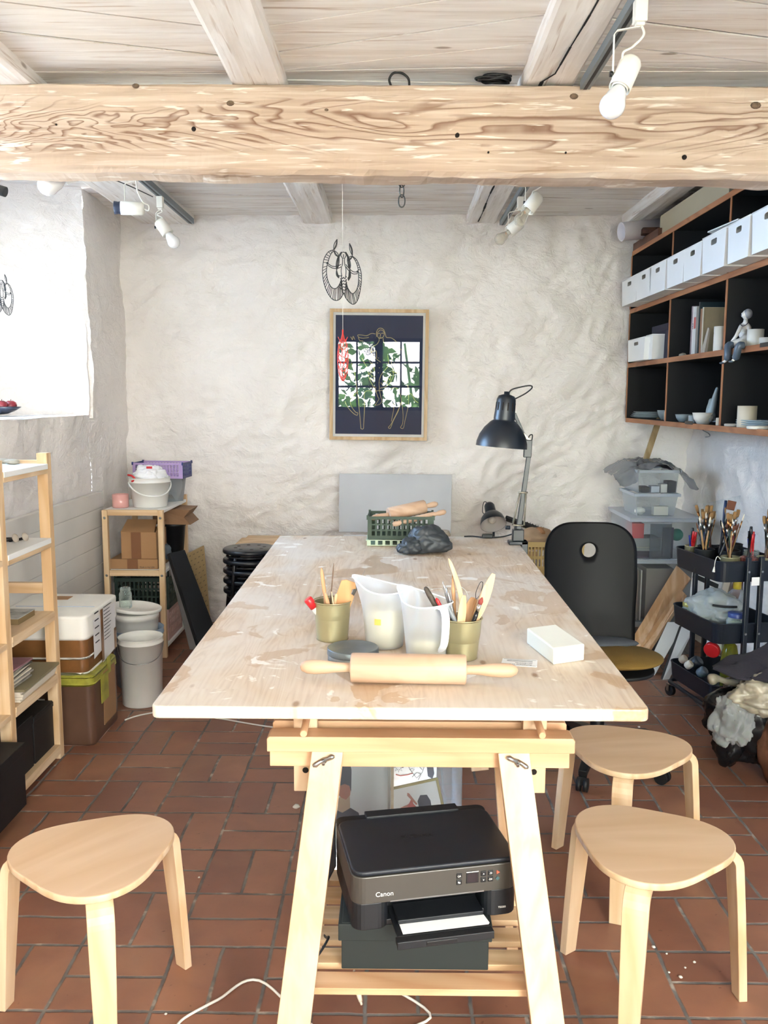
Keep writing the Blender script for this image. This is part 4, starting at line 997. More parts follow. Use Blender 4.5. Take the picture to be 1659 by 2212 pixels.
q = [WT(1082, 1437), WT(1160, 1442), WT(1161, 1427), WT(1086, 1423)]; q = [V((a.x, a.y, TZ(a.y) + .0004)) for a in q]
t = thing('printed_card', 'small white printed card lying beside the soap block', 'card', q[0]); b = MB(); b.add(q + [a + V((0, 0, .0012)) for a in q], [(3, 2, 1, 0), (4, 5, 6, 7), (0, 1, 5, 4), (1, 2, 6, 5), (2, 3, 7, 6), (3, 0, 4, 7)])
obj('card', b, M('white card', '#efeeec', .5), t)
cu = (q[1] - q[0]); cl = cu.length; cv = (q[3] - q[0]); cvl = cv.length
cm_ = frame_m(q[0] + cu * .5 + cv * .5 + V((0, 0, .0014)), -cu, -cv)
for s_, dy, dx, sz in (('Kunsthalle Wien', .30, 0, .0105), ('Jahresticket', .10, .010, .0105)):
    text('card_lettering', s_, INK, t, cm_ @ Matrix.Translation((-dx, dy * cvl * 1., 0)) @ Matrix.Diagonal((.85, .8, 1, 1)), sz, .0001)
b = MB(); b.T = cm_
for dy in (-.12, -.2, -.28): b.box(-cl * .36, cl * .36, dy * cvl - .0004, dy * cvl + .0004, 0, .0002)
for x0, x1, y0, y1 in ((-.46, .46, .42, .44), (-.46, .46, -.44, -.42)): b.box(x0 * cl, x1 * cl, y0 * cvl, y1 * cvl, 0, .0002)
obj('card_rules', b, INK, t)

# folding crates
def crate(name, label, org, rz, w, d, h, mat, group=None, nx=9, ny=3, solidh=.0, rz_m=None, slit='box', hinge=True):
    """plastic crate with slotted sides; org = centre of the bottom"""
    t = thing(name, label, 'crate', org, rz, group); T = rootm(t); b = MB(); b.T = T; th = .0035
    b.box(-w / 2 + .004, w / 2 - .004, -d / 2 + .004, d / 2 - .004, 0, .004); obj('crate_base', b, mat, t)
    for side in range(4):
        ww = w if side % 2 == 0 else d; dd = d if side % 2 == 0 else w
        Ms = T @ Matrix.Rotation(R(90 * side), 4, 'Z') @ Matrix.Translation((0, -dd / 2, 0)); b = MB(); b.T = Ms
        b.box(-ww / 2, ww / 2, 0, th, .0, h * .16); b.box(-ww / 2, ww / 2, -.003, th + .001, h * .88, h); b.box(-ww / 2, -ww / 2 + ww * .06, -.001, th, 0, h); b.box(ww / 2 - ww * .06, ww / 2, -.001, th, 0, h)
        n = nx if side % 2 == 0 else max(3, int(nx * dd / w)) if w > d else nx
        n = max(3, int(round(nx * ww / w))); x0 = -ww / 2 + ww * .06; st = (ww * .88) / n
        for k in range(n): b.box(x0 + st * (k + .62), x0 + st * (k + 1.0), 0, th, h * .16, h * .88)
        for k in range(1, ny): z = h * (.16 + .72 * k / ny); b.box(x0, -x0, .0003, th - .0003, z - h * .03, z + h * .03)
        obj('side_wall', b, mat, t)
    if hinge:
        b = MB(); b.T = T
        for sx in (-1, 1):
            for sy in (-1, 1): b.box(sx * (w / 2) - .005, sx * (w / 2) + .005, sy * (d / 2) - .005, sy * (d / 2) + .005, h * .86, h * 1.05)
        obj('corner_knobs', b, mat, t)
    return t
GRN = M('dark green plastic', '#2c4030', .5); MINT = M('mint plastic', '#bccdb4', .5); YEL = M('straw yellow plastic', '#cfb273', .5)
LIL = M('lilac plastic', '#b39ac9', .45); NAVY = M('navy plastic', '#27356e', .45); PNK = M('pink plastic', '#c9a49c', .5); DGRN = M('bottle green plastic', '#22332c', .5); TEAL = M('teal plastic', '#2f8a80', .45)
yk = WT(835, 1182).y + .0; a_, c_ = W(791, 1175, y=yk + .01), W(890, 1168, y=yk + .01); wq = 142 * sc_(yk); cxq = W(791, 1175, y=yk).x + wq / 2
crate('folding_crate', 'mint green folded crate under the dark green crate on the worktop', (cxq - .012, yk + .11, TZ(yk + .11) + .0008), R(0), .25, .18, .026, MINT, None, 7, 1)
crate('folding_crate', 'dark green slotted crate with rolling pins lying across it', (cxq + .008, yk + .11, TZ(yk + .11) + .030), R(-1), wq, .19, .098, GRN, None, 11, 3)
def pin(label, pa, pb_, ya_, yb3, r, rh, mat, hl=.3, simple=False):
    A = W(*pa, y=ya_); B = W(*pb_, y=yb3); d = (B - A).normalized(); L = (B - A).length; t = thing('rolling_pin', label, 'rolling pin', (A + B) / 2, 0, 'rolling pins on the green crate')
    if simple:
        b = MB(); b.lathe([(r * .5, 0), (r * .95, .01), (r * .95, .03), (r * .6, .045), (r, .055), (r, L - .055), (r * .6, L - .045), (r * .95, L - .03), (r * .95, L - .01), (r * .5, L)], A, d, 24); obj('barrel', b, mat, t); return
    b = MB(); b.lathe([(r - .002, L * .26), (r, L * .27), (r, L * .80), (r - .002, L * .81)], A, d, 32); obj('barrel', b, mat, t)
    for P0, D_, l in ((A + d * L * .26, -d, L * .26), (A + d * L * .81, d, L * .19)):
        b = MB(); b.lathe([(rh * .8, 0), (rh * .7, .1 * l), (rh, .55 * l), (rh, .8 * l), (rh * .5, l)], P0, D_, 20); obj('handle', b, mat, t)
yr = yk + .05
pin('thick rolling pin with thin handles lying across the dark green crate', (801, 1120), (945, 1088), yr, yr + .10, .030, .013, ROLL)
pin('slender one piece rolling pin in front on the dark green crate', (848, 1133), (963, 1105), yr - .035, yr + .02, .0125, .0, ROLL, simple=True)

# crumpled dark bag
BAGD = M('dark grey bin liner', '#33383c', .48, bump=.2, bs=45, var=.05)
p = WT(918, 1200); b = MB(); yk = p.y; cz = TZ(yk + .06)
def crum(seed, a1=.20, a2=.10):
    def f(q):
        n1 = noise.noise(q * 1.4 + V((seed, 0, 0))); w = q + V((noise.noise(q * 2 + V((seed, 9, 0))), noise.noise(q * 2 + V((0, seed, 5))), 0)) * .35
        d = noise.voronoi(w * 1.5 + V((seed, 2, 1)))[0]; e = noise.voronoi(w * 3.7 + V((1, seed, 4)))[0]
        return q * (1 + a1 * n1 + a2 * (min(d[1] - d[0], .5) * 2 - .6) + a2 * .5 * (min(e[1] - e[0], .45) * 2 - .5))
    return f
b.ball((W(928, 1170, y=yk).x, yk + .06, cz + .050), .085, 5, lambda q: (lambda s_: V((s_.x * (1.15 - .35 * max(0, s_.z)), s_.y, max(s_.z, -.62) * (1 + .25 * max(0, -s_.x)))))(crum(3)(q)), (.98, .75, .80))
b.ball((W(886, 1186, y=yk).x, yk + .02, cz + .032), .045, 4, lambda q: (lambda s_: V((s_.x, s_.y, max(s_.z, -.72))))(crum(8, .3, .22)(q)), (1.15, .8, .85))
single('bin_liner', b, BAGD, 'crumpled dark grey plastic bag lying beside the green crate', 'bag')

# ------------------------------------------------------------------ clamp lamp at the right back edge of the worktop
LMP = M('lamp black', '#131b24', .35, var=.15); SPR = M('spring steel', '#a39d8d', .4, metal=.8)
yl = 3.76
t = thing('desk_lamp', 'tall black clamp lamp at the back right edge of the worktop', 'lamp', (.545, yl, TZ(yl)))
bz_ = TZ(yl); b = MB(); b.box(.503, .585, yl - .028, yl + .03, bz_ + .0004, bz_ + .016); b.box(.52, .568, yl - .02, yl + .022, bz_ + .016, bz_ + .066); b.box(.5566, .585, yl - .028, yl + .03, bz_ - .06, bz_ + .016); b.box(.505, .585, yl - .02, yl + .02, bz_ - .075, bz_ - .06)
obj('clamp', b, LMP, t, .003)
b = MB(); b.lathe([(.009, 0), (.009, .02)], (.508, yl - .01, bz_ + .075), (-1, 0, 0), 14); obj('clamp_screw', b, LMP, t)
J0 = V((.546, yl, bz_ + .066)); J1 = W(1143, 978, y=yl)
b = MB(); b.bar(J0, J1, .022, .018, (1, 0, 0), .018, .015); obj('lower_arm', b, LMP, t, .002)
b = MB(); b.bar(J1 + V((-.008, 0, -.02)), W(1141, 950, y=yl), .034, .02, (1, 0, 0)); obj('elbow', b, LMP, t, .003)
b = MB(); b.bar(W(1146, 954, y=yl), W(1128, 935, y=yl), .012, .008, (0, 1, 0)); obj('linkage', b, SPR, t)
b = MB(); b.bar(W(1133, 944, y=yl), W(1111, 893, y=yl + .01), .012, .014, (0, 1, 0)); obj('upper_arm', b, LMP, t, .002)
for (a, c) in (((1123, 1064), (1107, 1135)), ((1136, 1064), (1132, 1135))):
    P0, P1 = W(*a, y=yl - .012), W(*c, y=yl - .012); b = MB(); d = (P1 - P0); ln = d.length; d.normalize(); s1_ = d.cross(V((0, 1, 0))).normalized(); s2 = d.cross(s1_)
    b.tube([P0 + d * ln * k / 240 + (s1_ * math.cos(k * 1.05) + s2 * math.sin(k * 1.05)) * .0042 for k in range(241)], .0010, 4); b.tube([P0, P1], .003, 8); obj('spring', b, SPR, t)
for (px, py) in ((1130, 1064), (1120, 1135)):
    b = MB(); b.tube([W(px - 11, py, y=yl - .012), W(px + 10, py, y=yl - .012)], .004, 8); obj('spring_pin', b, SPR, t)
hc = W(1083, 966, y=yl - .06); axl = V((.085, .02, 1)).normalized(); R_ = 107 * sc_(yl) / 2
dome = [(R_, 0), (R_ * .985, .02), (R_ * .90, .050), (R_ * .74, .080), (R_ * .52, .106), (R_ * .38, .116)]
b = MB(); b.lathe(dome + [(R_ * .40, .118)], hc, axl, 48, cap0=False, cap1=False); b.lathe([(R_ - .002, .001), (R_ * .97, .02), (R_ * .88, .048), (R_ * .72, .077), (R_ * .5, .102), (.001, .110)], hc, axl, 48, cap0=False, cap1=False); obj('lamp_shade', b, LMP, t)
nk = hc + axl * .116; rn_ = 41 * sc_(yl) / 2
b = MB(); b.lathe([(rn_ * 1.08, 0), (rn_ * 1.06, .02), (rn_, .05), (rn_ * .96, .085), (rn_ * .80, .10), (rn_ * .4, .106), (.012, .107), (.012, .118), (.001, .119)], nk, axl, 36, cap0=False, cap1=False); nko = obj('lamp_neck', b, LMP, t)
for k in range(12):
    a = 2 * math.pi * k / 12 + .13; qd = V((0, 0, 1)).rotation_difference(axl); u = qd @ V((math.cos(a), math.sin(a), 0)); b = MB()
    b.bar(nk + axl * .038 + u * rn_ * 1.012, nk + axl * .072 + u * rn_ * .985, .005, .002, u.cross(axl)); obj('vent_slot', b, HOLE, nko)
b = MB(); b.tube(smooth([W(1098, 852, y=yl - .05), W(1105, 842, y=yl - .05), W(1125, 836, y=yl - .05), W(1145, 833, y=yl - .05), W(1149, 838, y=yl - .05), W(1135, 850, y=yl - .03), W(1112, 862, y=yl - .02)], 6), .003, 8)
b.tube(smooth([W(1140, 948, y=yl), W(1145, 940, y=yl), W(1150, 940, y=yl), W(1149, 950, y=yl), W(1145, 958, y=yl)], 5), .0026, 8)
b.tube(smooth([W(1113, 1136, y=yl + .012), W(1112, 1148, y=yl + .012), W(1116, 1160, y=yl + .012), W(1117, 1168, y=yl + .012)], 5), .003, 8); obj('flex', b, CORD, t)
b = MB(); b.ball(hc + axl * .045, .028, 3, sc=(1, 1, 1.2)); obj('bulb', b, WHITE, t)
b = MB(); e0 = WT(1003, 1161); zf = lambda x, y: V((x, y, TZ(y) + .0035))
pa, pb3 = WT(1040, 1161), WT(1066, 1165); b.tube(smooth([zf(e0.x, 3.93), zf(pa.x - .04, 3.935), zf(pa.x + .0, 3.91)], 6), .003, 8); b.tube(smooth([zf(pb3.x, 3.905), zf(pb3.x + .05, 3.93), W(1112, 1152, y=3.9)], 6), .003, 8)
cd = tag(obj('lamp_flex', b, CORD), 'black lamp flex with an inline switch lying on the back of the worktop', 'cable')
b = MB(); b.bar(zf(pa.x, 3.908) + V((0, 0, .007)), zf(pb3.x, 3.905) + V((0, 0, .007)), .022, .019, (0, 1, 0)); obj('switch', b, BLACK, cd, .004)

# ------------------------------------------------------------------ bench along the back wall and what stands on it
t = thing('low_bench', 'low pine bench along the back wall behind the worktop', 'bench', (-.05, 5.6, 0))
b = MB(); b.box(-1.03, .90, 5.36, 5.84, .585, .615); obj('bench_top', b, PINEX, t, .002)
for x in (-.62, .84):
    for y in (5.40, 5.80): b = MB(); b.box(x - .02, x + .02, y - .02, y + .02, 0, .585); obj('leg', b, PINE, t, .002)
b = MB(); b.box(-.98, -.35, 5.40, 5.80, .6155, .638); single('wooden_board', b, PINEX, 'bare wooden board lying on the left end of the bench by the black stools', 'board', bevel=.002)
yy = 5.75; b = MB(); Mw = frame_m(W(733, 1023, y=5.80), (1, 0, -.006), (0, -.06, -1)); hcan = 134 * sc_(5.8); wcan = 242 * sc_(5.8)
cz = W(733, 1023, y=5.80).z - .668; b.prism(rrect(0, wcan, 0, cz, .004, 2), -.012, .012, Mw); cv_ = single('canvas_board', b, M('grey primed canvas board', '#c2c4c8', .8, var=.04), 'large grey board leaning against the white wall behind the worktop', 'board', bevel=.002)
for k, (px0, px1, y0, y1, mm) in enumerate(((730, 990, 5.38, 5.74, PINEX), (738, 978, 5.40, 5.72, PLY), (736, 850, 5.37, 5.70, MOUNT))):
    b = MB(); z0 = .6385 + k * .0125; xa_, xb4 = W(px0, 1150, y=y0).x, W(px1, 1150, y=y0).x; xa_ = max(xa_, -.345); b.box(xa_, xb4, y0, y1, .6155 + k * .0155, .6155 + k * .0155 + .0148)
    single('sheet_board', b, mm, ('broad pine board lowest in the pile behind the green crate', 'plywood board in the middle of the pile behind the green crate', 'white painted board topmost in the pile behind the green crate')[k], 'board', group='boards piled on the bench', bevel=.001)
def bowl(name, label, cx, cy, z, r, h, mat, group=None, tilt=None):
    b = MB(); b.lathe([(r * .45, 0), (r * .55, .0), (r * .85, h * .45), (r, h), (r * .95, h), (r * .8, h * .5), (r * .5, h * .12), (.001, h * .1)], (cx, cy, z), tilt or (0, 0, 1), 32, cap1=False)
    return single(name, b, mat, label, 'bowl', group=group)
STN = M('stone grey clay', '#b3a899', .8, var=.1)
q = W(955, 1128, y=5.5); b = MB(); b.lathe([(.035, 0), (.052, .02), (.055, .05), (.046, .075), (.042, .075), (.05, .05), (.04, .01), (.001, .008)], (q.x, 5.5, .6472), n=32, cap1=False); single('clay_bowl', b, STN, 'small round clay bowl at the right of the board pile', 'bowl')
q = W(938, 1140, y=5.45); b = MB(); b.lathe([(.03, 0), (.042, .03), (.02, .055), (.001, .06)], (q.x - .012, 5.41, .6472), (0, 0, 1), 28); single('plaster_dome', b, CLAYW, 'small white plaster dome in front of the clay bowl', 'dome')
# second lamp, facing the camera
c = W(1066, 1133, y=5.46); axl = V((-.10, .62, .62)).normalized(); R_ = 57 * sc_(5.46) / 2
t = thing('desk_lamp', 'small black lamp on the bench with its white inside facing forward', 'lamp', (c.x, 5.5, .6155))
b = MB(); b.lathe([(R_, 0), (R_ * .98, .015), (R_ * .86, .05), (R_ * .62, .078), (R_ * .40, .092)], c, axl, 40, cap0=False, cap1=False); obj('lamp_shade', b, LMP, t)
b = MB(); b.lathe([(R_ * .985, .001), (R_ * .96, .015), (R_ * .84, .048), (R_ * .6, .075), (.001, .088)], c, axl, 40, cap0=False, cap1=False); obj('shade_lining', b, M('white lining', '#cfc9c6', .4), t)
b = MB(); b.lathe([(R_ * .42, .09), (R_ * .40, .15), (R_ * .30, .165), (.001, .168)], c, axl, 28, cap0=False); obj('lamp_neck', b, LMP, t)
b = MB(); b.ball(c + axl * .035, .024, 3); obj('bulb', b, M('pearl bulb', '#d9d2cb', .2), t)
b = MB(); b.tube(smooth([c + axl * .08 + V((.01, .03, -.01)), V((c.x + .02, 5.62, .72)), V((c.x + .02, 5.62, .63))], 6), .008, 10); b.lathe([(.07, 0), (.07, .012), (.02, .02)], (c.x + .02, 5.60, .6157), n=28); obj('stem', b, LMP, t)
b = MB(); b.tube(smooth([c + axl * .165, c + axl * .17 + V((-.03, 0, .01)), c + axl * .12 + V((-.05, -.01, -.01)), c + axl * .08 + V((-.04, -.02, 0))], 6), .0025, 6); obj('flex', b, CORD, t)
# folded tripod, paper bag, crate stack
t = thing('folded_tripod', 'black folded light stand with its cable lying on the bench against the wall', 'tripod', (.9, 5.7, .62))
A_, B_ = W(1094, 1122, y=5.70), W(1190, 1156, y=5.55)
for k, (oy, oz) in enumerate(((0, 0), (.022, .012), (-.020, .008))):
    b = MB(); b.tube([A_ + V((0, oy, oz)), A_ + (B_ - A_) * .6 + V((0, oy, oz)), B_ + V((0, oy, oz))], [.012, .014, .011], 10); obj('leg', b, BLACK, t)
b = MB(); b.lathe([(.018, 0), (.024, .02), (.024, .08), (.018, .09)], B_ - (B_ - A_).normalized() * .03, (B_ - A_), 16); obj('head', b, BLACK, t)
b = MB(); pts = []
for k in range(60):
    s_ = k / 59; pts.append(A_ + (B_ - A_) * (.35 + .75 * s_) + V((0, -.012, .02 + .016 * math.sin(k * 1.9))) + V((.01 * math.cos(k * 1.9), 0, 0)))
b.tube(pts, .0022, 5); obj('cable', b, CORD, t)
crY = 4.92; xc0, xc1 = W(1135, 1172, y=crY).x, W(1262, 1172, y=crY).x; ztop = W(1170, 1171, y=crY).z
ch_ = ztop / 3 - .001
for k in range(3):
    crate('slotted_crate', ('straw yellow slotted crate, lowest of its stack behind the chair', 'straw yellow slotted crate, middle of its stack behind the chair', 'straw yellow slotted crate holding brown paper, topmost of its stack')[k], ((xc0 + xc1) / 2, crY + .15, .0005 + k * (ch_ + .0012)), 0, xc1 - xc0, .30, ch_, YEL, 'straw yellow crates', 15, 3, hinge=False)
b = MB(); q = W(1150, 1168, y=5.02); b.ball((q.x + .02, 5.02, ztop + .01), .10, 4, crum(5, .15, .10), (1.1, .8, .62)); single('paper_bag', b, M('crumpled kraft paper', '#a58869', .85, var=.12, bump=.3), 'crumpled brown paper bag in the topmost yellow crate', 'bag')
b = MB(); q = W(1168, 1150, y=4.97); b.ball((q.x, 5.0, q.z - .02), .05, 4, crum(6, .2, .14), (.9, .8, .9)); single('string_net', b, M('brown net', '#9c6f4a', .9, var=.3, bump=.5, bs=120), 'brown net bag beside the crumpled paper in the yellow crate', 'bag')
b = MB(); q = W(1083, 1150, y=5.36); b.ball((q.x, 5.39, .632), .035, 3, crum(2, .2, .1), (1.4, .6, .45)); single('pink_cloth', b, M('pink cloth', '#d9a3b8', .8), 'small pink cloth on the bench under the small lamp', 'cloth')

# ================================================================== LEFT SIDE
# ---- pine shelf unit along the left wall
XF0, XF1 = -1.484, -1.440; YA, YB2 = 3.14, 3.64; PW = .044
lev = [W(97, py, y=3.64).z for py in (1000, 1158, 1314, 1448, 1599)]
t = thing('shelf_unit', 'tall bare pine shelf unit standing along the left wall', 'shelf', (-1.6, 3.39, 0))
ztp = W(97, 978, y=3.62).z
for y in (YA, YB2 - PW):
    for x in (XF0, -1.765):
        b = MB(); b.box(x, x + PW, y, y + PW, 0, ztp); obj('post', b, PINE, t, .002)
    for z in (ztp - .075, W(60, 1280, y=3.62).z, .30):
        b = MB(); b.box(-1.765 + PW, XF0, y + .008, y + .036, z, z + .045); obj('cross_rail', b, PINEX, t, .0015)
for i, z in enumerate(lev):
    b = MB(); b.box(-1.77, XF1 + .004, YA + PW + .001, YB2 - PW - .001, z - .022, z); obj('shelf_board', b, PINEY if i > 1 else WPAINT, t, .002)
    b = MB(); b.box(XF1 - .018, XF1 + .002, YA + PW, YB2 - PW, z - .040, z - .001); obj('front_lip', b, PINEY, t, .0015)
for y in (2.60,):      # the next bay towards the camera
    for i, z in enumerate((lev[0], lev[1], lev[2], lev[3], lev[4])):
        b = MB(); b.box(-1.77, XF1 + .002, y, YA - .001, z - .012 - .022, z - .012); obj('shelf_board', b, PINEY, t, .002)
b = MB(); b.box(XF0, XF1, 2.556, 2.60, 0, ztp); obj('post', b, PINE, t, .002)
b = MB(); b.box(-1.765, -1.721, 2.556, 2.60, 0, ztp); obj('post', b, PINE, t, .002)
def on(px, py, z): return W(px, py, z=z)
PEB = M('grey pebble', '#a29a8a', .9, var=.25, vs=25)
for (px, py, r, lb) in ((27, 997, .030, 'larger flat grey stone on the top pine shelf'), (6, 995, .028, 'smaller grey stone at the left on the top pine shelf')):
    q = on(px, py + 6, lev[0]); b = MB(); b.ball((q.x, q.y, lev[0] + r * .36), r, 3, lambda p: p * (1 + .15 * noise.noise(p * 1.5)), (1.1, .8, .38)); single('stone', b, PEB, lb, 'stone', group='stones on the top pine shelf')
for (px, py, lb) in ((37, 1168, 'clay mushroom stamp lying on the pine shelf, nearer the dark dish'), (58, 1165, 'clay mushroom stamp lying on the pine shelf, right of its twin')):
    q = on(px - 4, py + 3, lev[1]); t = thing('clay_stamp', lb, 'stamp', (q.x, q.y, lev[1]), 0, 'clay stamps on the pine shelf')
    d = V((.9, -.2, .28)).normalized(); b = MB(); b.lathe([(.006, -.028), (.0055, .0)], q + V((0, 0, .012)), d, 12); obj('stem', b, BLKM, t)
    b = MB(); b.lathe([(.006, 0), (.019, .001), (.018, .004), (.006, .010)], q + V((0, 0, .0155)), d, 20); obj('stamp_head', b, STN, t)
q = on(15, 1168, lev[1]); b = MB(); b.lathe([(.025, 0), (.033, .008), (.031, .009), (.02, .003), (.001, .003)], (q.x, q.y, lev[1] + .0003), n=28); single('small_dish', b, BLACK, 'small black dish at the left of the clay stamps', 'dish')
z = lev[2]; q = on(25, 1350, z); b = MB(); b.box(-1.64, -1.50, 3.19, 3.31, z + .0005, z + .085); single('wooden_box', b, WOOD('old box wood', '#b98f66', '#9c7248', 0), 'brown wooden box at the near end of the pine shelf', 'box', bevel=.002)
b = MB(); b.box(-1.60, -1.49, 3.36, 3.52, z + .0005, z + .024)
t = thing('booklet', 'thick brown booklet with a grey printed cover beside the wooden box', 'book', (-1.54, 3.44, z)); obj('pages', b, M('brown pages', '#7d6946', .8), t)
b = MB(); b.box(-1.602, -1.488, 3.358, 3.522, z + .0245, z + .027); obj('cover', b, M('grey printed cover', '#a9adab', .6, var=.5, vs=18), t)
z = lev[3]; rr2 = random.Random(5)
PAPS = [M('cream cover', '#d8cfbd', .7), M('grey cover', '#8f8a80', .6, var=.3, vs=12), M('dark cover', '#4a463f', .6), M('mauve cover', '#9c6f78', .6, var=.3)]
big_ = ['lowest of the wide pale folders on the fourth pine shelf', 'second lowest wide pale folder on the fourth pine shelf', 'third wide pale folder from the bottom of its pile', 'wide pale folder just below the brown faced one', 'wide brown faced folder on top of the pale folders']
for k in range(5):
    b = MB(); b.obox((-1.570 + rr2.uniform(-.006, .006) + .004 * k, 3.41, z + .0065 + k * .0105), .25, .36, .0095, (0, 0, rr2.uniform(-.03, .03)))
    o = single('folder', b, [PAPS[0]] if k < 4 else [M('brown face', '#7d7357', .7)], big_[k], 'folder', group='wide folders on the fourth pine shelf', bevel=.0005)
z += .0065 + 5 * .0105 - .004
for k in range(11):
    b = MB(); b.obox((-1.545 + rr2.uniform(-.006, .006), 3.30 + rr2.uniform(-.006, .006) + .001 * k, z + .0035 + k * .0066), .15, .21, .0058, (0, 0, rr2.uniform(-.10, .06)))
    single('magazine', b, PAPS[(k * 2 + 1) % 3] if k < 10 else PAPS[3], 'magazine with a mauve cover on top of the stack' if k == 10 else 'thin magazine in the stack lying on the wide folders', 'magazine', group='magazines stacked on the fourth pine shelf' )
z = lev[4]
for k, (y0, y1, lb) in enumerate(((3.20, 3.375, 'black storage box on the bottom pine shelf, the nearer one'), (3.39, 3.59, 'black storage box on the bottom pine shelf, the farther one'))):
    t = thing('storage_box', lb, 'box', (-1.6, (y0 + y1) / 2, z + .0005), 0, 'black boxes on the bottom pine shelf'); b = MB(); b.box(-1.74, -1.462, y0, y1, z + .0005, z + .20); obj('box_body', b, BLKM, t, .002)
    b = MB(); b.box(-1.743, -1.459, y0 - .002, y1 + .002, z + .175, z + .215 - .02 * k); obj('lid', b, BLKM, t, .002)
q0, q1 = W(0, 1700, y=3.0), W(36, 1620, y=3.0); b = MB(); b.box(-1.75, q1.x, 2.72, 3.06, lev[4] + .0005 - .012, q1.z); 
t = thing('storage_box', 'large black box jutting out of the nearest bay of the pine shelf', 'box', (-1.6, 2.9, lev[4])); obj('box_body', b, BLKM, t, .002)
b = MB(); b.box(-1.752, q1.x + .004, 2.716, 3.064, q1.z - .035, q1.z + .004); obj('lid', b, BLKM, t, .002)

# ---- taped parcels
TAPEB = M('brown parcel tape', '#7d542f', .28, var=.25, vs=9, bump=.25, bs=30, coat=.3); TAPED = M('dark brown parcel', '#5d4335', .4, var=.2, vs=5, bump=.2, bs=25)
YTP = M('yellow tape', '#a3a03a', .45, var=.3, vs=20, bump=.4, bs=30); PAPW = M('white wrapping paper', '#efece4', .7, var=.04, bump=.3, bs=14); LBL = M('white label', '#eceaea', .6)
x1p, y0p = W(205, 1612, z=0).x, W(205, 1612, z=0).y
def softbox(b, x0, x1, y0, y1, z0, z1, r=.03, n=24, wob=.006, seed=0):
    pl = rrect(x0, x1, y0, y1, r, 6); m = len(pl); cx_, cy_ = (x0 + x1) / 2, (y0 + y1) / 2
    lv = [(z0, .985), (z0 + .01, 1)] + [(z0 + (z1 - z0) * k / 8, 1) for k in range(1, 8)] + [(z1 - .012, 1), (z1 - .003, .99), (z1, .96)]; vs = []
    for z, s_ in lv:
        for x, y in pl:
            w_ = 1 + wob * 3 * noise.noise(V((x * 9, y * 9, z * 9 + seed)))
            vs.append(V((cx_ + (x - cx_) * s_ * w_, cy_ + (y - cy_) * s_ * w_, z)))
    fs = [tuple(range(m))[::-1], tuple(range((len(lv) - 1) * m, len(lv) * m))]
    for i in range(len(lv) - 1):
        for k in range(m): fs.append((i * m + k, i * m + (k + 1) % m, (i + 1) * m + (k + 1) % m, (i + 1) * m + k))
    return b.add(vs, fs, True)
zt = W(185, 1462, y=y0p).z
t = thing('taped_box', 'large box wrapped in brown tape with yellow tape round its top edge', 'box', (-1.5, y0p + .17, 0))
yb_p = W(258, 1560, z=0).y
b = MB(); softbox(b, -1.70, x1p, y0p, yb_p + .06, 0.0, zt, .035); obj('box_body', b, TAPED, t)
b = MB(); softbox(b, -1.704, x1p + .004, y0p - .004, yb_p + .064, zt - .045, zt + .003, .037, wob=.012, seed=3); tp = obj('yellow_tape', b, YTP, t)
b = MB(); b.box(x1p + .003, x1p + .0055, y0p + .10, y0p + .20, zt - .16, zt - .03); b.box(x1p + .003, x1p + .0055, y0p + .20, y0p + .24, zt - .05, zt + .03); obj('tape_ends', b, YTP, t)
b = MB(); b.box(-1.585, -1.555, y0p - .0055, y0p - .003, .09, .22); obj('torn_label', b, LBL, t)
b = MB(); b.box(x1p + .002, x1p + .004, y0p + .13, y0p + .30, .05, .30); obj('cardboard_patch', b, CARD, t)
zp0 = zt + .0035; zp1 = W(200, 1330, y=y0p + .04).z; x1q = W(186, 1400, y=y0p + .01).x
t = thing('wrapped_parcel', 'parcel wrapped in white paper and brown tape on top of the taped box', 'parcel', (-1.6, y0p + .2, zp0))
b = MB(); softbox(b, -1.775, x1q, y0p + .01, y0p + .46, zp0, zp1, .035, seed=5); obj('box_body', b, TAPEB, t)
hz = (zp1 - zp0)
b = MB(); softbox(b, -1.779, x1q + .004, y0p + .006, y0p + .464, zp0 + hz * .60, zp1 + .003, .038, wob=.010, seed=6); obj('paper_wrap', b, PAPW, t)
for z0_, z1_ in ((zp0 + hz * .27, zp0 + hz * .31), (zp0 + .0, zp0 + .014)):
    b = MB(); softbox(b, -1.777, x1q + .0025, y0p + .0075, y0p + .30, z0_, z1_, .037, wob=.003, seed=5); obj('white_strap', b, PAPW, t)
xs_ = x1q + .0065
b = MB(); b.add([(xs_, y0p + .09, zp0 + .05), (xs_, y0p + .27, zp0 + .07), (xs_, y0p + .27, zp1 - .03), (xs_, y0p + .09, zp1 - .035)], [(0, 1, 2, 3)]); b.add([(xs_ + .001, y0p + .20, zp0 + .0), (xs_ + .001, y0p + .40, zp0 + .02), (xs_ + .001, y0p + .40, zp1 - .02), (xs_ + .001, y0p + .2, zp1 - .02)], [(0, 1, 2, 3)])
lb = obj('address_labels', b, LBL, t)
b = MB()
for k in range(10):
    z_ = zp0 + .10 + k * .017; b.add([(xs_ + .0025, y0p + .23, z_), (xs_ + .0025, y0p + .23 + rr2.uniform(.05, .14), z_), (xs_ + .0025, y0p + .23 + .1, z_ + .0035), (xs_ + .0025, y0p + .23, z_ + .0035)], [(0, 1, 2, 3)])
    if k % 2: b.add([(xs_ + .0012, y0p + .11, z_), (xs_ + .0012, y0p + .165, z_), (xs_ + .0012, y0p + .165, z_ + .006), (xs_ + .0012, y0p + .11, z_ + .006)], [(0, 1, 2, 3)])
obj('printed_lines', b, INK, lb)
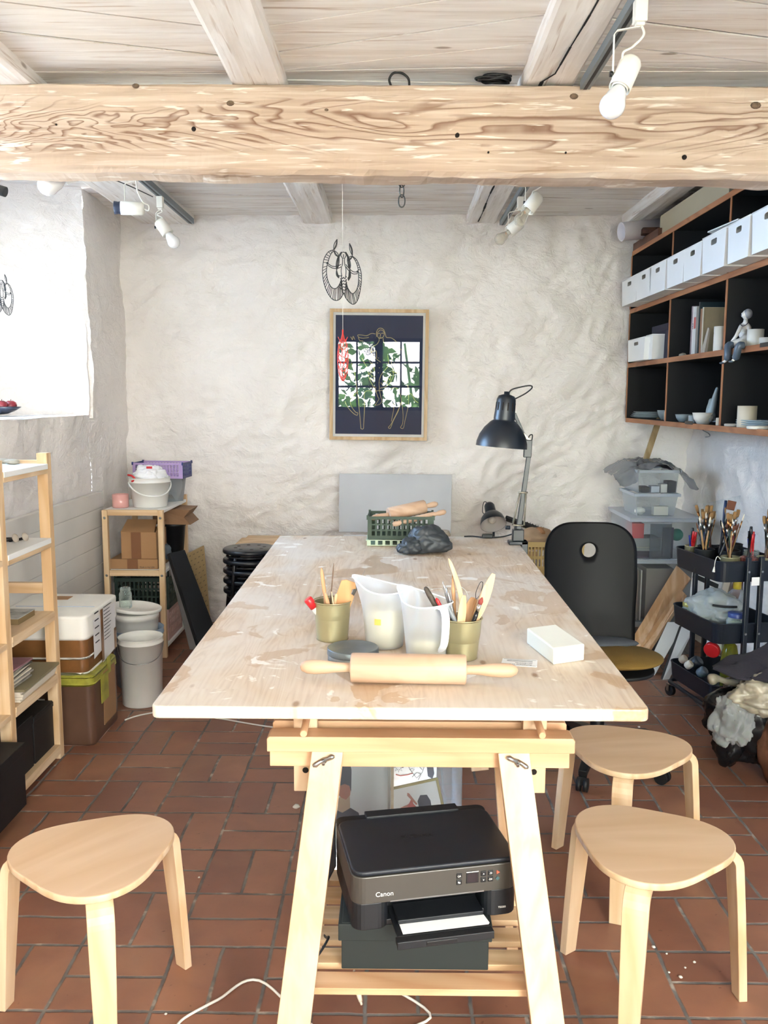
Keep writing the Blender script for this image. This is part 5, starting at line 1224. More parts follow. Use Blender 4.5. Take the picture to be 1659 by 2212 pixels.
for y_, z0_, z1_ in ((y0p + .185, zp0 + .01, zp1 - .01), (y0p + .37, zp0 + .02, zp0 + .12)): b = MB(); b.box(xs_ + .003, xs_ + .0045, y_, y_ + .03, z0_, z1_); obj('tape_strip', b, TAPEB, t)
b = MB(); b.box(-1.66, -1.56, y0p + .33, y0p + .40, zp1 + .0035, zp1 + .005); obj('top_tape', b, CARD, t)
b = MB(); b.box(-1.75, x1q - .02, y0p + .19, y0p + .196, zp1 + .0034, zp1 + .0048); obj('blue_line', b, M('pale blue line', '#b9c6dd', .7), t)

# ---- buckets
BKT = M('white bucket plastic', '#eceae4', .42, var=.04); BLU = M('pale blue bucket plastic', '#a9bfd6', .42)
def bucket(label, base, rb, rt, h, mat, bail=None, group=None, wall=.003):
    t = thing('bucket', label, 'bucket', base, 0, group); b = MB()
    b.lathe([(rb - .004, 0), (rb, .004), (rt, h - .03), (rt + .004, h - .03), (rt + .004, h - .026), (rt + .0015, h - .024), (rt + .0015, h - .004), (rt + .004, h), (rt - .001, h), (rt - wall - .001, h - .03), (rb - wall, .006), (.001, .006)], base, n=56, cap1=False); obj('bucket_wall', b, mat, t)
    if bail:
        b = MB(); r = rt + .006; p = []
        a0, dr, bm, thick = bail
        for k in range(25):
            a = math.pi * k / 24; u = math.cos(a) * r; vv = math.sin(a) * r
            # handle hangs down on the side a0
            loc = V((math.cos(a0) * vv * math.cos(dr) - math.sin(a0) * u, math.sin(a0) * vv * math.cos(dr) + math.cos(a0) * u, h - .03 - vv * math.sin(dr)))
            rad = V((loc.x, loc.y, 0)); rmin = rb + (rt - rb) * max(0, loc.z) / h + .006
            if rad.length < rmin: rad = rad.normalized() * rmin; loc = V((rad.x, rad.y, loc.z))
            p.append(V(base) + loc)
        b.tube(p, thick, 8); obj('handle', b, bm, t)
    return t
q = W(296, 1530, z=0); kk = sc_(q.y); yb3 = q.y + .09
bucket('tall white bucket with a thin wire handle standing on the tiles beside the taped box', (q.x + .003, yb3, 0), 44 * kk, 48 * kk, 168 * kk * .92, BKT, (R(-80), R(50), STEEL, .0016))
# small blue bucket and lidded white bucket behind it
yc = yb3 + .30; xk = W(300, 1380, y=yc).x; zb = 0
hb = W(300, 1372, y=yc).z
bucket('pale blue bucket behind the tall white one, under the lidded bucket', (xk - .005, yc, 0), .118, .136, hb + .045, BLU)
t = thing('lidded_bucket', 'white bucket with a loose lid stacked in the pale blue bucket', 'bucket', (xk - .01, yc, hb - .06)); b = MB()
zt2 = W(300, 1320, y=yc).z; b.lathe([(.098, hb - .065), (.112, hb + .03), (.118, zt2 - .035), (.121, zt2 - .035), (.121, zt2)], (xk - .01, yc, 0), n=48); obj('bucket_wall', b, BKT, t)
b = MB(); b.lathe([(.133, 0), (.137, .004), (.137, .018), (.130, .020), (.124, .014), (.001, .013)], (xk - .012, yc, zt2 + .010), (.10, .03, 1), 48, cap0=True, cap1=False); obj('lid', b, BKT, t)
JAR = CLEAR('jar glass', '#f6faf8', .05, .03, '#e6ece9')
def jar(label, c, r, h, content=None, lid=None, group=None):
    t = thing('glass_jar', label, 'jar', c, 0, group); b = MB(); b.lathe([(r * .9, 0), (r, .004), (r, h * .72), (r * .80, h * .84), (r * .80, h), (r * .77, h), (r * .77, h * .84), (r * .95, h * .7), (r * .95, .006), (.001, .006)], c, n=32, cap1=False); obj('jar_wall', b, JAR, t)
    b = MB(); b.tube([V(c) + V((r * .82 * math.cos(a), r * .82 * math.sin(a), h * .90)) for a in [2 * math.pi * k / 28 for k in range(28)]], .0012, 5, True); b.tube([V(c) + V((r * .80 * math.cos(a), r * .80 * math.sin(a), h)) for a in [2 * math.pi * k / 28 for k in range(28)]], .0018, 5, True); obj('thread', b, JAR, t)
    if content: b = MB(); b.lathe([(r * .92, .007), (r * .93, h * .62)], c, n=28); obj('contents', b, content, t)
    if lid: b = MB(); b.lathe([(r * .88, h * .86), (r * .88, h + .002), (r * .84, h + .004), (.001, h + .004)], c, n=32, cap0=False); obj('lid', b, lid, t)
    return t
q = W(273, 1312, y=yc - .02); jar('empty glass jar standing on the loose white bucket lid', (q.x, yc - .03, zt2 + .027), .034, .108)

b = MB(); b.tube(smooth([V((-1.30, 4.05, .004)), V((-1.24, 4.12, .004)), V((-1.13, 4.16, .004)), V((-.9, 4.10, .004)), V((-.6, 3.98, .004)), V((-.38, 3.93, .004))], 6), .004, 8); single('floor_cable', b, WCORD, 'white cable lying across the tiles behind the taped box', 'cable')

# ---- small shelf in the back left corner
sx0, sx1, sy0, sy1 = -1.725, -1.362, 5.08, 5.70; zt3 = W(348, 1103, y=5.08).z; zm3 = W(300, 1233, y=5.08).z; zb3 = W(352, 1402, y=5.08).z
t = thing('small_shelf', 'small pine shelf with white boards in the back left corner', 'shelf', (-1.54, 5.4, 0))
for x in (sx0, sx1 - .032):
    for y, hh_ in ((sy0, zt3 - .0), (sy1 - .032, zt3 + .03)):
        b = MB(); b.box(x, x + .032, y, y + .032, 0, hh_); pf = obj('post', b, PINE, t, .002)
        if y == sy0:
            for zz_ in (zt3 - .045, zm3 - .03):
                b = MB(); b.lathe([(.008, 0), (.006, .002)], (x + .016, y, zz_), (0, -1, 0), 12); obj('screw', b, STEEL, pf)
for z in (zt3 - .0, zm3, zb3 + .02):
    b = MB(); b.box(sx0 + .002, sx1 + .0, sy0 + .033, sy1 - .033, z - .018, z); obj('shelf_board', b, WPAINT, t, .002)
for z in (zt3 - .032, zm3 - .034):
    b = MB(); b.box(sx0 + .033, sx1 - .033, sy0 + .004, sy0 + .024, z, z + .034); obj('end_rail', b, PINEX, t, .0015)
b = MB(); b.box(sx1 - .16, sx1 - .033, sy1 - .026, sy1 - .006, zt3 - .002, zt3 + .026); obj('end_rail', b, PINEX, t, .0015)
def at(px, py, y): return W(px, py, y=y)
# mug, bucket with bag, crates on top
q = at(261, 1098, 5.22); t = thing('mug', 'pink ceramic mug at the left on the small corner shelf', 'mug', (q.x, 5.22, zt3)); kk = sc_(5.22); b = MB(); r_ = 17.5 * kk
PINKG = M('pink glaze', '#dba39c', .25, coat=.4); b.lathe([(r_ * .9, 0), (r_, .005), (r_, 29 * kk), (r_ * .93, 29 * kk), (r_ * .9, .008), (.001, .008)], (q.x, 5.22, zt3 + .0005), n=32, cap1=False); obj('mug_wall', b, PINKG, t)
q = at(323, 1098, 5.26); kk = sc_(5.26); hb2 = 64 * kk
bucket('white bucket with a white handle holding a plastic bag on the small corner shelf', (q.x, 5.28, zt3 + .0005), 36 * kk, 43 * kk, hb2, BKT, (R(-60), R(38), WHITE, .005))
BAGW = M('white plastic bag', '#efeff0', .35, bump=.3, bs=30)
b = MB(); b.ball((q.x, 5.28, zt3 + hb2 - .0), .105, 5, lambda p: (lambda s_: V((s_.x, s_.y, max(s_.z, -.35))))(crum(12, .2, .13)(p)), (1.05, .85, .72))
t = thing('plastic_bag', 'white plastic bag with red handles heaped in the bucket', 'bag', (q.x, 5.28, zt3 + hb2)); obj('bag', b, BAGW, t)
q2 = at(322, 1010, 5.20); b = MB(); b.obox((q2.x, 5.205, q2.z), .034, .004, .014, (0, 0, .1)); b.tube(smooth([at(276, 1026, 5.19), at(285, 1028, 5.18), at(292, 1036, 5.18), at(284, 1040, 5.18)], 4), .006, 6); obj('red_strap', b, REDP, t)
yk2 = 5.48; q = at(287, 1040, yk2); xa5, xb5 = at(288, 1040, yk2).x, at(398, 1040, yk2).x
zc5 = at(380, 1034, yk2).z
t = thing('clear_box', 'clear plastic box under the lilac crate on the small corner shelf', 'box', ((xa5 + xb5) / 2, yk2 + .1, zt3)); b = MB(); b.lathe([(.085, .001), (.105, zc5 - zt3 - .004), (.103, zc5 - zt3 - .004), (.083, .003), (.001, .003)], (at(372, 1060, yk2).x - .04, yk2 + .1, zt3), n=4, cap1=False); b.v = b.v
obj('box_wall', b, CLR, t)
cr1 = crate('folding_crate', 'lilac and navy folding crate on top of the clear box in the corner', ((xa5 + xb5) / 2, yk2 + .10, zc5 + .0), R(-4), xb5 - xa5, .19, at(300, 1000, yk2).z - zc5, LIL, None, 14, 3)
for ch2 in [o for o in bpy.data.objects if o.parent == cr1]:
    if ch2.name.startswith(('corner_knobs',)) : ch2.data.materials[0] = NAVY; ch2['label'] = 'navy corner knobs'
sw_ = [o for o in bpy.data.objects if o.parent == cr1 and o.name.startswith('side_wall')]; sw_[1].data.materials[0] = NAVY; sw_[1]['label'] = 'navy side wall'; sw_[3].data.materials[0] = NAVY
# middle level
z = zm3; ym = 5.13
t = thing('flat_box', 'flat brown cardboard box lying on the middle shelf in the corner', 'box', (-1.55, 5.3, z)); xa6, xb6 = at(238, 1220, ym).x, at(341, 1220, ym).x
h6 = at(300, 1208, ym).z - z; b = MB(); b.box(xa6, xb6, ym, ym + .28, z + .0005, z + h6); obj('box_body', b, CARD, t, .002)
TAPEC = M('clear brown tape', '#7d5539', .35); b = MB(); b.box(at(275, 1220, ym).x, at(298, 1220, ym).x, ym - .0015, ym, z + .001, z + h6); obj('tape', b, TAPEC, t)
text('printed_lettering', 'Made in the USA', INK, t, frame_m((at(318, 1225, ym).x, ym - .001, z + .012), (1, 0, 0), (0, 0, 1)), .013, .0002)
z6 = z + h6 + .001; xa6, xb6 = at(262, 1205, ym).x, at(338, 1205, ym).x; z7 = at(300, 1150, ym).z; z8 = at(300, 1120, ym + .15).z
t = thing('cardboard_box', 'open flapped brown cardboard box standing on the flat box', 'box', ((xa6 + xb6) / 2, ym + .12, z6)); b = MB(); b.box(xa6, xb6, ym + .005, ym + .24, z6, z7); obj('box_body', b, CARD, t, .002)
b = MB(); b.bar((xa6 + .005, ym + .007, z7), (xa6 + .012, ym + .11, z8), .004, .0, (0, 0, 1)); b = MB(); b.add([(xa6, ym + .006, z7), (xb6 - .01, ym + .006, z7), (xb6 - .02, ym + .11, z8), (xa6 + .012, ym + .11, z8)], [(0, 1, 2, 3)]); obj('flap', b, CARD, t, solid=.003)
b = MB(); b.add([(xb6, ym + .01, z7), (xb6, ym + .2, z7), (xb6 + .012, ym + .19, z7 + .055), (xb6 + .01, ym + .03, z7 + .055)], [(0, 1, 2, 3)]); obj('flap', b, CARD, t, solid=.003)
b = MB(); b.box(at(283, 1180, ym).x, at(304, 1180, ym).x, ym + .0032, ym + .0048, z6 + .002, z7); obj('tape', b, TAPEC, t)
# black bin and kraft bag at the right rear of the middle shelf
q = at(378, 1180, 5.50); t = thing('waste_bin', 'black plastic bin on the middle corner shelf', 'bin', (q.x, 5.52, z)); kk = sc_(5.5); b = MB()
b.lathe([(19 * kk, .0005), (25 * kk, 70 * kk), (27 * kk, 72 * kk), (27 * kk, 77 * kk), (25 * kk, 79 * kk), (.001, 80 * kk)], (q.x - .01, 5.52, z), n=36, cap1=False); obj('bin_wall', b, BLACK, t)
b = MB(); q = at(392, 1116, 5.42); zk = z + 80 * kk + .002; b.add([(q.x - .17, 5.38, zk), (q.x + .07, 5.36, zk), (q.x + .07, 5.60, zk), (q.x - .17, 5.60, zk), (q.x - .17, 5.38, zk + .10), (q.x + .075, 5.33, zk + .095), (q.x + .065, 5.60, zk + .09), (q.x - .17, 5.60, zk + .10), (q.x + .03, 5.36, zk + .045), (q.x + .03, 5.60, zk + .045)], [(3, 2, 1, 0), (0, 1, 8, 5, 4), (1, 2, 9, 8), (8, 9, 6, 5), (2, 3, 7, 6, 9), (3, 0, 4, 7), (4, 5, 6, 7)]); single('kraft_bag', b, M('kraft paper', '#8f6d50', .85, var=.12, bump=.3), 'folded kraft paper bag lying on the black bin', 'bag')
b = MB(); q = at(358, 1200, 5.35); b.ball((q.x, 5.35, z + .065), .06, 4, crum(9, .2, .12), (.6, .9, 1.0)); single('blue_grey_bag', b, M('blue grey plastic', '#556470', .4, bump=.3), 'crumpled blue grey bag beside the cardboard box', 'bag')
# bottom level: green crate on pink crate
z = zb3 + .02; ycr = 5.16; xa7, xb7 = at(246, 1300, ycr).x, at(384, 1300, ycr).x; xb7 = min(xb7, sx1 - .004)
zg0, zg1 = at(300, 1318, ycr).z, at(300, 1250, ycr).z
crate('folding_crate', 'pink folding crate low in the corner shelf', ((xa7 + xb7) / 2, ycr + .20, z + .001), 0, xb7 - xa7 - .02, .34, zg0 - z - .004, PNK, None, 10, 3)
crate('folding_crate', 'dark bottle green folding crate standing on the pink crate', ((xa7 + xb7) / 2, ycr + .20, zg0), 0, xb7 - xa7 - .005, .36, zg1 - zg0, DGRN, None, 11, 3)

# ---- boards leaning at the corner shelf
FOAM = M('dark foam board', '#0a0e13', .8, var=.1)
def board4(name, label, pts, th, mat, cat='board', bev=.003):
    a, b_, c, d = [V(p) for p in pts]; n_ = (b_ - a).cross(d - a).normalized() * th / 2; b = MB()
    b.add([p + n_ for p in (a, b_, c, d)] + [p - n_ for p in (a, b_, c, d)], [(0, 1, 2, 3), (7, 6, 5, 4), (0, 4, 5, 1), (1, 5, 6, 2), (2, 6, 7, 3), (3, 7, 4, 0)])
    return single(name, b, mat, label, cat, bevel=bev)
yA = 4.86
A0 = W(437, 1395, z=.012); 
board4('foam_board', 'long dark board leaning against the corner shelf', (at(363, 1196, 5.02), at(396, 1189, 5.10), W(458, 1352, y=5.02), W(428, 1400, y=4.90)), .035, FOAM)
board4('ironing_pad', 'pale board with a red dotted edge leaning under the dark board', (at(366, 1215, 5.06), at(378, 1240, 5.06), W(432, 1402, z=.012), W(412, 1402, z=.012)), .02, M('grey felt with red', '#8d8a8b', .9, var=.2), bev=.004)
t = board4('patterned_cardboard', 'brown cardboard sheet printed with small dark dashes beside the dark board', (at(404, 1196, 5.60), at(440, 1178, 5.72), W(455, 1352, y=5.60), W(420, 1380, y=5.50)), .012, M('pale kraft board', '#ac946a', .8))
Mx = None
a, b_, c, d = at(404, 1196, 5.60), at(440, 1178, 5.72), W(455, 1352, y=5.60), W(420, 1380, y=5.50); b = MB(); nn = (b_ - a).cross(d - a).normalized(); nn = nn if nn.y < 0 else -nn
for i in range(4):
    for j in range(15):
        for k in range(2):
            s_ = (i + .35 + .5 * (j % 2) * .6 + k * .22) / 4.4; v_ = (j + .8) / 16; p = (a * (1 - s_) + b_ * s_) * (1 - v_) + (d * (1 - s_) + c * s_) * v_ + nn * .0066
            e1 = (b_ - a).normalized() * .004 + V((0, 0, .003)); e2 = V((0, 0, .006)); b.add([p, p + e1, p + e1 + e2, p + e2], [(0, 1, 2, 3)])
obj('dash_pattern', b, INK, t)

# ---- stack of black stools left behind the worktop
t = thing('stacking_stool', 'black round stool, bottom of the stack by the back wall', 'stool', (0, 0, 0), 0, 'stacked black stools'); b = MB()
sr = .158; b.lathe([(sr, .415), (sr + .003, .420), (sr + .002, .434), (sr - .006, .440), (.001, .441)], n=48, cap0=True, cap1=False); 
SBL = M('black stool plastic', '#0c1118', .33); st_ = obj('seat', b, SBL, t)
for k in range(8):
    a = 2 * math.pi * k / 8; b = MB(); b.lathe([(.012, 0), (.010, .0008)], (.085 * math.cos(a), .085 * math.sin(a), .4405), n=10); obj('seat_hole', b, HOLE, st_)
b = MB(); b.tube([(.135 * math.cos(a), .135 * math.sin(a), .395) for a in [2 * math.pi * k / 32 for k in range(32)]], .008, 6, True); obj('ring', b, INKB, t)
for k in range(4):
    a = R(45 + 90 * k); b = MB(); u = V((math.cos(a), math.sin(a), 0)); b.tube([u * .10 + V((0, 0, .407)), u * .13 + V((0, 0, .400)), u * .143 + V((0, 0, .37)), u * .19 + V((0, 0, .0))], .011, 8); obj('leg', b, INKB, t)
q = W(540, 1178, y=5.1); zst = W(540, 1182, y=5.1).z; n_st = 5; dz = (zst - .441) / (n_st - 1)
t.location = (q.x, 5.1, 0); t.rotation_euler.z = R(12)
for k in range(1, n_st):
    dup(t, (q.x, 5.1, dz * k), R(12 + k * .8), ('black round stool, second from the bottom of its stack', 'black round stool in the middle of its stack', 'black round stool, second from the top of its stack', 'black round stool with a pierced seat, topmost of its stack')[k - 1])

# ---- sill with a bowl of apples
q = W(10, 903, z=ZS + .005); cy = 4.62; cxb = W(-12, 900, y=cy).x; kk = sc_(cy)
t = thing('fruit_bowl', 'dark shallow dish with apples on the window sill', 'bowl', (cxb, cy, ZS)); rb_ = 58 * kk; b = MB()
zb_ = ZS + .012; b.lathe([(rb_ * .35, 0), (rb_ * .5, .004), (rb_ * .8, .022), (rb_ * 1.0, .040), (rb_ * .96, .042), (rb_ * .75, .026), (rb_ * .4, .010), (.001, .008)], (cxb, cy, zb_), n=40, cap1=False, fn=lambda p, a, r, z: V((p.x * 1.0, p.y * .6, p.z))); obj('dish', b, M('dark blue glaze', '#232a3d', .3, coat=.4), t)
APL = M('red apple', '#8e2f38', .35, var=.4, vs=12)
for k, (px, py) in enumerate(((20, 885), (-4, 884), (2, 888))):
    p = W(px, py, y=cy - .02 * k); r_ = 13 * kk; b = MB(); b.lathe([(.001, -r_ * .75), (r_ * .5, -r_ * .92), (r_ * .92, -r_ * .4), (r_, .1 * r_), (r_ * .85, r_ * .6), (r_ * .4, r_ * .85), (.001, r_ * .66)], (p.x, cy + .02 - .025 * k, zb_ + .016 + r_ * .9), n=28)
    ap = thing('apple', ('red apple at the right of the dish on the sill', 'red apple at the left of the dish on the sill', 'red apple in the middle of the dish on the sill')[k], 'apple', (p.x, cy, zb_), 0, 'apples in the dish'); obj('apple_body', b, APL, ap)
    b = MB(); b.tube([(p.x, cy + .02 - .025 * k, zb_ + .016 + r_ * 1.5), (p.x + .003, cy + .02 - .025 * k, zb_ + .016 + r_ * 2.0)], .0015, 6); obj('stem', b, BRN, ap)

# ================================================================== RIGHT SIDE
# ---- wall cabinet of black compartments
CBLK = M('black stained panel', '#050609', .7); CEDG = WOOD('orange brown wood edge', '#a9714a', '#8a5533', 1, 1.); CEDZ = WOOD('orange brown upright', '#a9714a', '#8a5533', 2, 1.)
CX0 = 1.55; CX1 = 1.93; CBY = [5.87, 5.02, 4.18, 3.33]; CZ = [1.432, 1.790, 2.140, 2.488]; TH_ = .022
t = thing('wall_cabinet', 'black open compartment cabinet hung on the right wall', 'cabinet', (CX1, 4.6, CZ[0]))
b = MB(); b.box(CX1 - .008, CX1, CBY[3], CBY[0], CZ[0] - TH_, CZ[3] + TH_); obj('back_panel', b, CBLK, t)
for i, z in enumerate(CZ):
    b = MB(); z0 = z - TH_ if i < 3 else z; b.box(CX0 + .006, CX1 - .009, CBY[3], CBY[0], z0, z0 + TH_); sh = obj('shelf_board', b, CBLK, t)
    b = MB(); b.box(CX0, CX0 + .0055, CBY[3], CBY[0], z0 - .003, z0 + TH_ + .003); obj('edge_strip', b, CEDG, sh, .001)
for y in CBY:
    for k in range(3):
        b = MB(); b.box(CX0 + .004, CX1 - .009, y - .008, y + .008, CZ[k] + (.0005), CZ[k + 1] - (TH_ if k < 2 else 0) - .0005); u_ = obj('upright', b, CBLK, t)
        b = MB(); b.box(CX0 - .001, CX0 + .0035, y - .009, y + .009, CZ[k] + .0035, CZ[k + 1] - (TH_ if k < 2 else 0) - .0035); obj('edge_strip', b, CEDZ, u_, .001)
for (px, py) in ((1488, 913), (1655, 744)):
    q = W(px, py, x=CX0 - .001); b = MB(); b.box(CX0 - .0025, CX0 - .0005, q.y - .06, q.y + .06, q.z - .009, q.z + .009); obj('label_strip', b, M('dark label holder', '#1d1a1b', .5), t, .0005)

def bin_(label, y0, y1, z, h, xf=1.455, dpt=.24, lid=0, group='white bins on the cabinet shelves'):
    """tapered open bin, its handle-holed end facing the room"""
    t = thing('storage_bin', label, 'bin', (xf + dpt / 2, (y0 + y1) / 2, z), 0, group); b = MB(); w = y1 - y0; th = .0025; cy = (y0 + y1) / 2
    tb = .92
    def rect(s_, zz, ins=0.): return [(xf + .012 * (1 - s_) + ins, cy - w / 2 * s_ + ins), (xf + dpt - ins, cy - w / 2 * s_ + ins), (xf + dpt - ins, cy + w / 2 * s_ - ins), (xf + .012 * (1 - s_) + ins, cy + w / 2 * s_ - ins)]
    # side, back and bottom walls
    lo, hi = rect(tb, 0), rect(1, 1); li, hi2 = rect(tb, 0, th), rect(1, 1, th)
    for k in (0, 1, 2):
        j = k + 1; b.add([(*lo[k], z), (*lo[j], z), (*hi[j], z + h), (*hi[k], z + h), (*li[k], z), (*li[j], z), (*hi2[j], z + h), (*hi2[k], z + h)], [(0, 1, 2, 3), (7, 6, 5, 4), (3, 2, 6, 7)])
    b.add([(*p, z) for p in lo] + [(*p, z + .003) for p in lo], [(3, 2, 1, 0), (4, 5, 6, 7)])
    # front wall with a rounded hand hole
    def fp(s_, v_, ins): # s_ -1..1 across, v_ 0..1 up
        ww = w / 2 * (tb + (1 - tb) * v_); return (xf + .012 * (1 - (tb + (1 - tb) * v_)) + ins, cy + ww * s_, z + h * v_)
    hs, h0, h1 = .26, .70, .86; O_ = []; I_ = []
    n = 24
    for k in range(n):
        a = 2 * math.pi * k / n; ca, sa = math.cos(a), math.sin(a); m_ = max(abs(ca), abs(sa)); O_.append((ca / m_, .5 + .5 * sa / m_)); e = .45
        I_.append((hs * math.copysign(abs(ca) ** e, ca), (h0 + h1) / 2 + (h1 - h0) / 2 * math.copysign(abs(sa) ** e, sa)))
    for ins in (0, th):
        vs = [fp(*p, ins) for p in O_] + [fp(*p, ins) for p in I_]; fs = [(k, (k + 1) % n, n + (k + 1) % n, n + k) for k in range(n)]; b.add(vs, fs)
    vs = [fp(*p, 0) for p in I_] + [fp(*p, th) for p in I_]; b.add(vs, [(k, (k + 1) % n, n + (k + 1) % n, n + k) for k in range(n)])
    obj('bin_wall', b, WHITE, t)
    b = MB(); ring = [(*p, z + h) for p in hi]; b.tube([V(p) for p in ring], .0032, 6, True); obj('rim', b, WHITE, t)
    if lid:
        b = MB(); b.obox((xf + .03 + dpt / 2, cy + .02, z + h + .015), dpt * .95, w * 1.02, .006, (0, R(-7) if lid == 1 else R(10), R(5))); tag(obj('loose_cover', b, WHITE), 'white lid lying loose on a bin, the ' + ('wider one' if lid == 1 else 'smaller tilted one'), 'lid')
    return t
row = [(1345, 1378, 664), (1376, 1409, 650), (1405, 1441, 634), (1442, 1480, 628), (1478, 1518, 613), (1518, 1570, 598), (1573, 1622, 580), (1625, 1700, 553)]
names = ['white bin at the far left of the upper cabinet row', 'white bin second from the left of the upper row', 'white bin third from the left, just left of the first upright', 'white bin just right of the first upright, with a hole filled from inside', 'white bin under the loose wider lid', 'white bin widest in the middle compartment', 'white bin just right of the second upright', 'white bin at the right edge of the photo, upper row']
for k, (p0_, p1_, py) in enumerate(row):
    y1_ = W(p0_, py, x=1.465).y; y0_ = W(p1_, py, x=1.465).y
    bin_(names[k], y0_ + .008, y1_ - .004, CZ[1 + 1] + .0045, .158 if k < 5 else .165, lid=1 if k == 4 else 2 if k == 5 else 0)
y1_, y0_ = W(1355, 782, x=1.50).y, W(1391, 782, x=1.50).y
bin_('low white bin at the far left of the middle cabinet row', y0_, y1_, CZ[1] + .0045, .135, 1.50)
y1_, y0_ = W(1394, 780, x=1.53).y, W(1408, 780, x=1.53).y
bin_('narrow white bin right of the low one in the middle row', y0_, y1_, CZ[1] + .0045, .145, 1.53)
NVB = M('dark navy box', '#191c33', .7)
y1_, y0_ = W(1407, 770, x=1.60).y, W(1441, 770, x=1.60).y; b = MB(); b.box(1.60, 1.84, max(y0_, CBY[1] + .012), y1_, CZ[1] + .0005, CZ[1] + .205); t = thing('lidded_box', 'dark navy box in the left compartment beside the low white bins', 'box', (1.7, (y0_ + y1_) / 2, CZ[1])); obj('box_body', b, NVB, t, .002)
b = MB(); b.box(1.597, 1.843, max(y0_, CBY[1] + .0105), y1_ + .003, CZ[1] + .17, CZ[1] + .212); obj('lid', b, NVB, t, .002)
# books standing in the middle compartment: spines face the room
yb = W(1492, 765, x=1.60).y
books = [(.022, .262, '#8d7b80', 'grey and red patterned book, leftmost on the cabinet shelf', None), (.018, .258, '#dcd8d2', 'white spined book with black lettering right of the patterned one', 'clay'), (.035, .255, '#c9c9c4', 'thick pale grey book with a red patch', None), (.014, .272, '#20343a', 'tall thin dark green book', None), (.030, .235, '#8a6448', 'thick brown spined book near the second upright', None), (.012, .24, '#c9c4b4', 'thin cream book near the second upright', None), (.012, .238, '#a59678', 'thin tan book next to the second upright', None)]
ycur = yb
for k, (th, hh_, col, lb, tx) in enumerate(books):
    g = .035 if k == 3 else .012 if k == 4 else .001; ycur -= g; t = thing('book', lb, 'book', (1.66, ycur - th / 2, CZ[1]), 0, 'books standing in the cabinet'); b = MB(); bz_ = CZ[1] + .0008
    b.box(1.602, 1.76, ycur - th + .0012, ycur - .0012, bz_ + .003, bz_ + hh_ - .003); obj('pages', b, M('page edges', '#ddd6c6', .8), t)
    b = MB(); b.box(1.596, 1.765, ycur - .0012, ycur, bz_, bz_ + hh_); b.box(1.596, 1.765, ycur - th, ycur - th + .0012, bz_, bz_ + hh_); b.box(1.594, 1.5975, ycur - th, ycur, bz_, bz_ + hh_); cv = obj('cover', b, M('cover ' + col, col, .55, var=.45 if k == 0 else .04, vs=25), t)
    if tx: text('spine_lettering', tx, INK, cv, frame_m((1.5935, ycur - th / 2, bz_ + hh_ * .60), (0, 0, -1), (0, -1, 0)), .022, .0003)
    if k == 2: b = MB(); b.box(1.5930, 1.5938, ycur - th + .004, ycur - .003, bz_ + .14, bz_ + .20); obj('spine_patch', b, REDI, cv)
    ycur -= th
yq = W(1520, 755, x=1.575).y; b = MB(); b.add([(1.575, yq + .05, CZ[1] + .001), (1.575, yq - .01, CZ[1] + .001), (1.585, yq - .035, CZ[1] + .125), (1.585, yq - .015, CZ[1] + .13)] + [(1.590, yq + .05, CZ[1] + .001), (1.590, yq - .01, CZ[1] + .001), (1.592, yq - .035, CZ[1] + .125), (1.592, yq - .015, CZ[1] + .13)], [(0, 1, 2, 3), (7, 6, 5, 4), (0, 4, 5, 1), (1, 5, 6, 2), (2, 6, 7, 3), (3, 7, 4, 0)])
single('wooden_wedge', b, STN, 'pale brown wedge leaning against the books', 'wedge')
yq = W(1475, 765, x=1.60).y; b = MB(); b.ball((1.60, yq, CZ[1] + .012), .020, 3, lambda p: p * (1 + .2 * noise.noise(p * 2)), (1, 1.2, .6)); single('stone', b, PEB, 'small pale stone on the cabinet shelf left of the books', 'stone')
def cyl(name, label, cat, px, py, x, r, h, z, mat, group=None, hollow=True):
    y = W(px, py, x=x).y; b = MB(); pf = [(r * .92, 0), (r, .003), (r, h)]
    if hollow: pf += [(r * .93, h), (r * .9, .006), (.001, .006)]
    else: pf += [(r * .9, h + .002), (.001, h + .002)]
    b.lathe(pf, (x, y, z + .0008), n=32, cap1=False); return single(name, b, mat, label, cat, group=group)
t = cyl('ceramic_cup', 'cream cup painted with a blue figure beside the second upright', 'cup', 1554, 757, 1.578, .030, .118, CZ[1], CLAYW)
yq = W(1554, 757, x=1.578).y; b = MB()
pl = [(-.012, .02), (-.006, .05), (-.014, .07), (.0, .075), (.012, .095), (.016, .085), (.008, .06), (.012, .03), (.006, .012), (.002, .04), (-.006, .03)]
b.add([(1.578 - math.cos(-.55 + p[0] / .03) * .0306, yq + math.sin(-.55 + p[0] / .03) * .0306 * -1, CZ[1] + p[1]) for p in pl], [tuple(range(len(pl)))]); obj('painted_figure', b, HAIR, t)
cyl('ceramic_cup', 'plain white cup behind the seated figure', 'cup', 1631, 742, 1.62, .036, .080, CZ[1], CLAYW)
cyl('ceramic_cup', 'low white cup at the right edge of the middle row', 'cup', 1655, 738, 1.66, .040, .042, CZ[1], CLAYW)
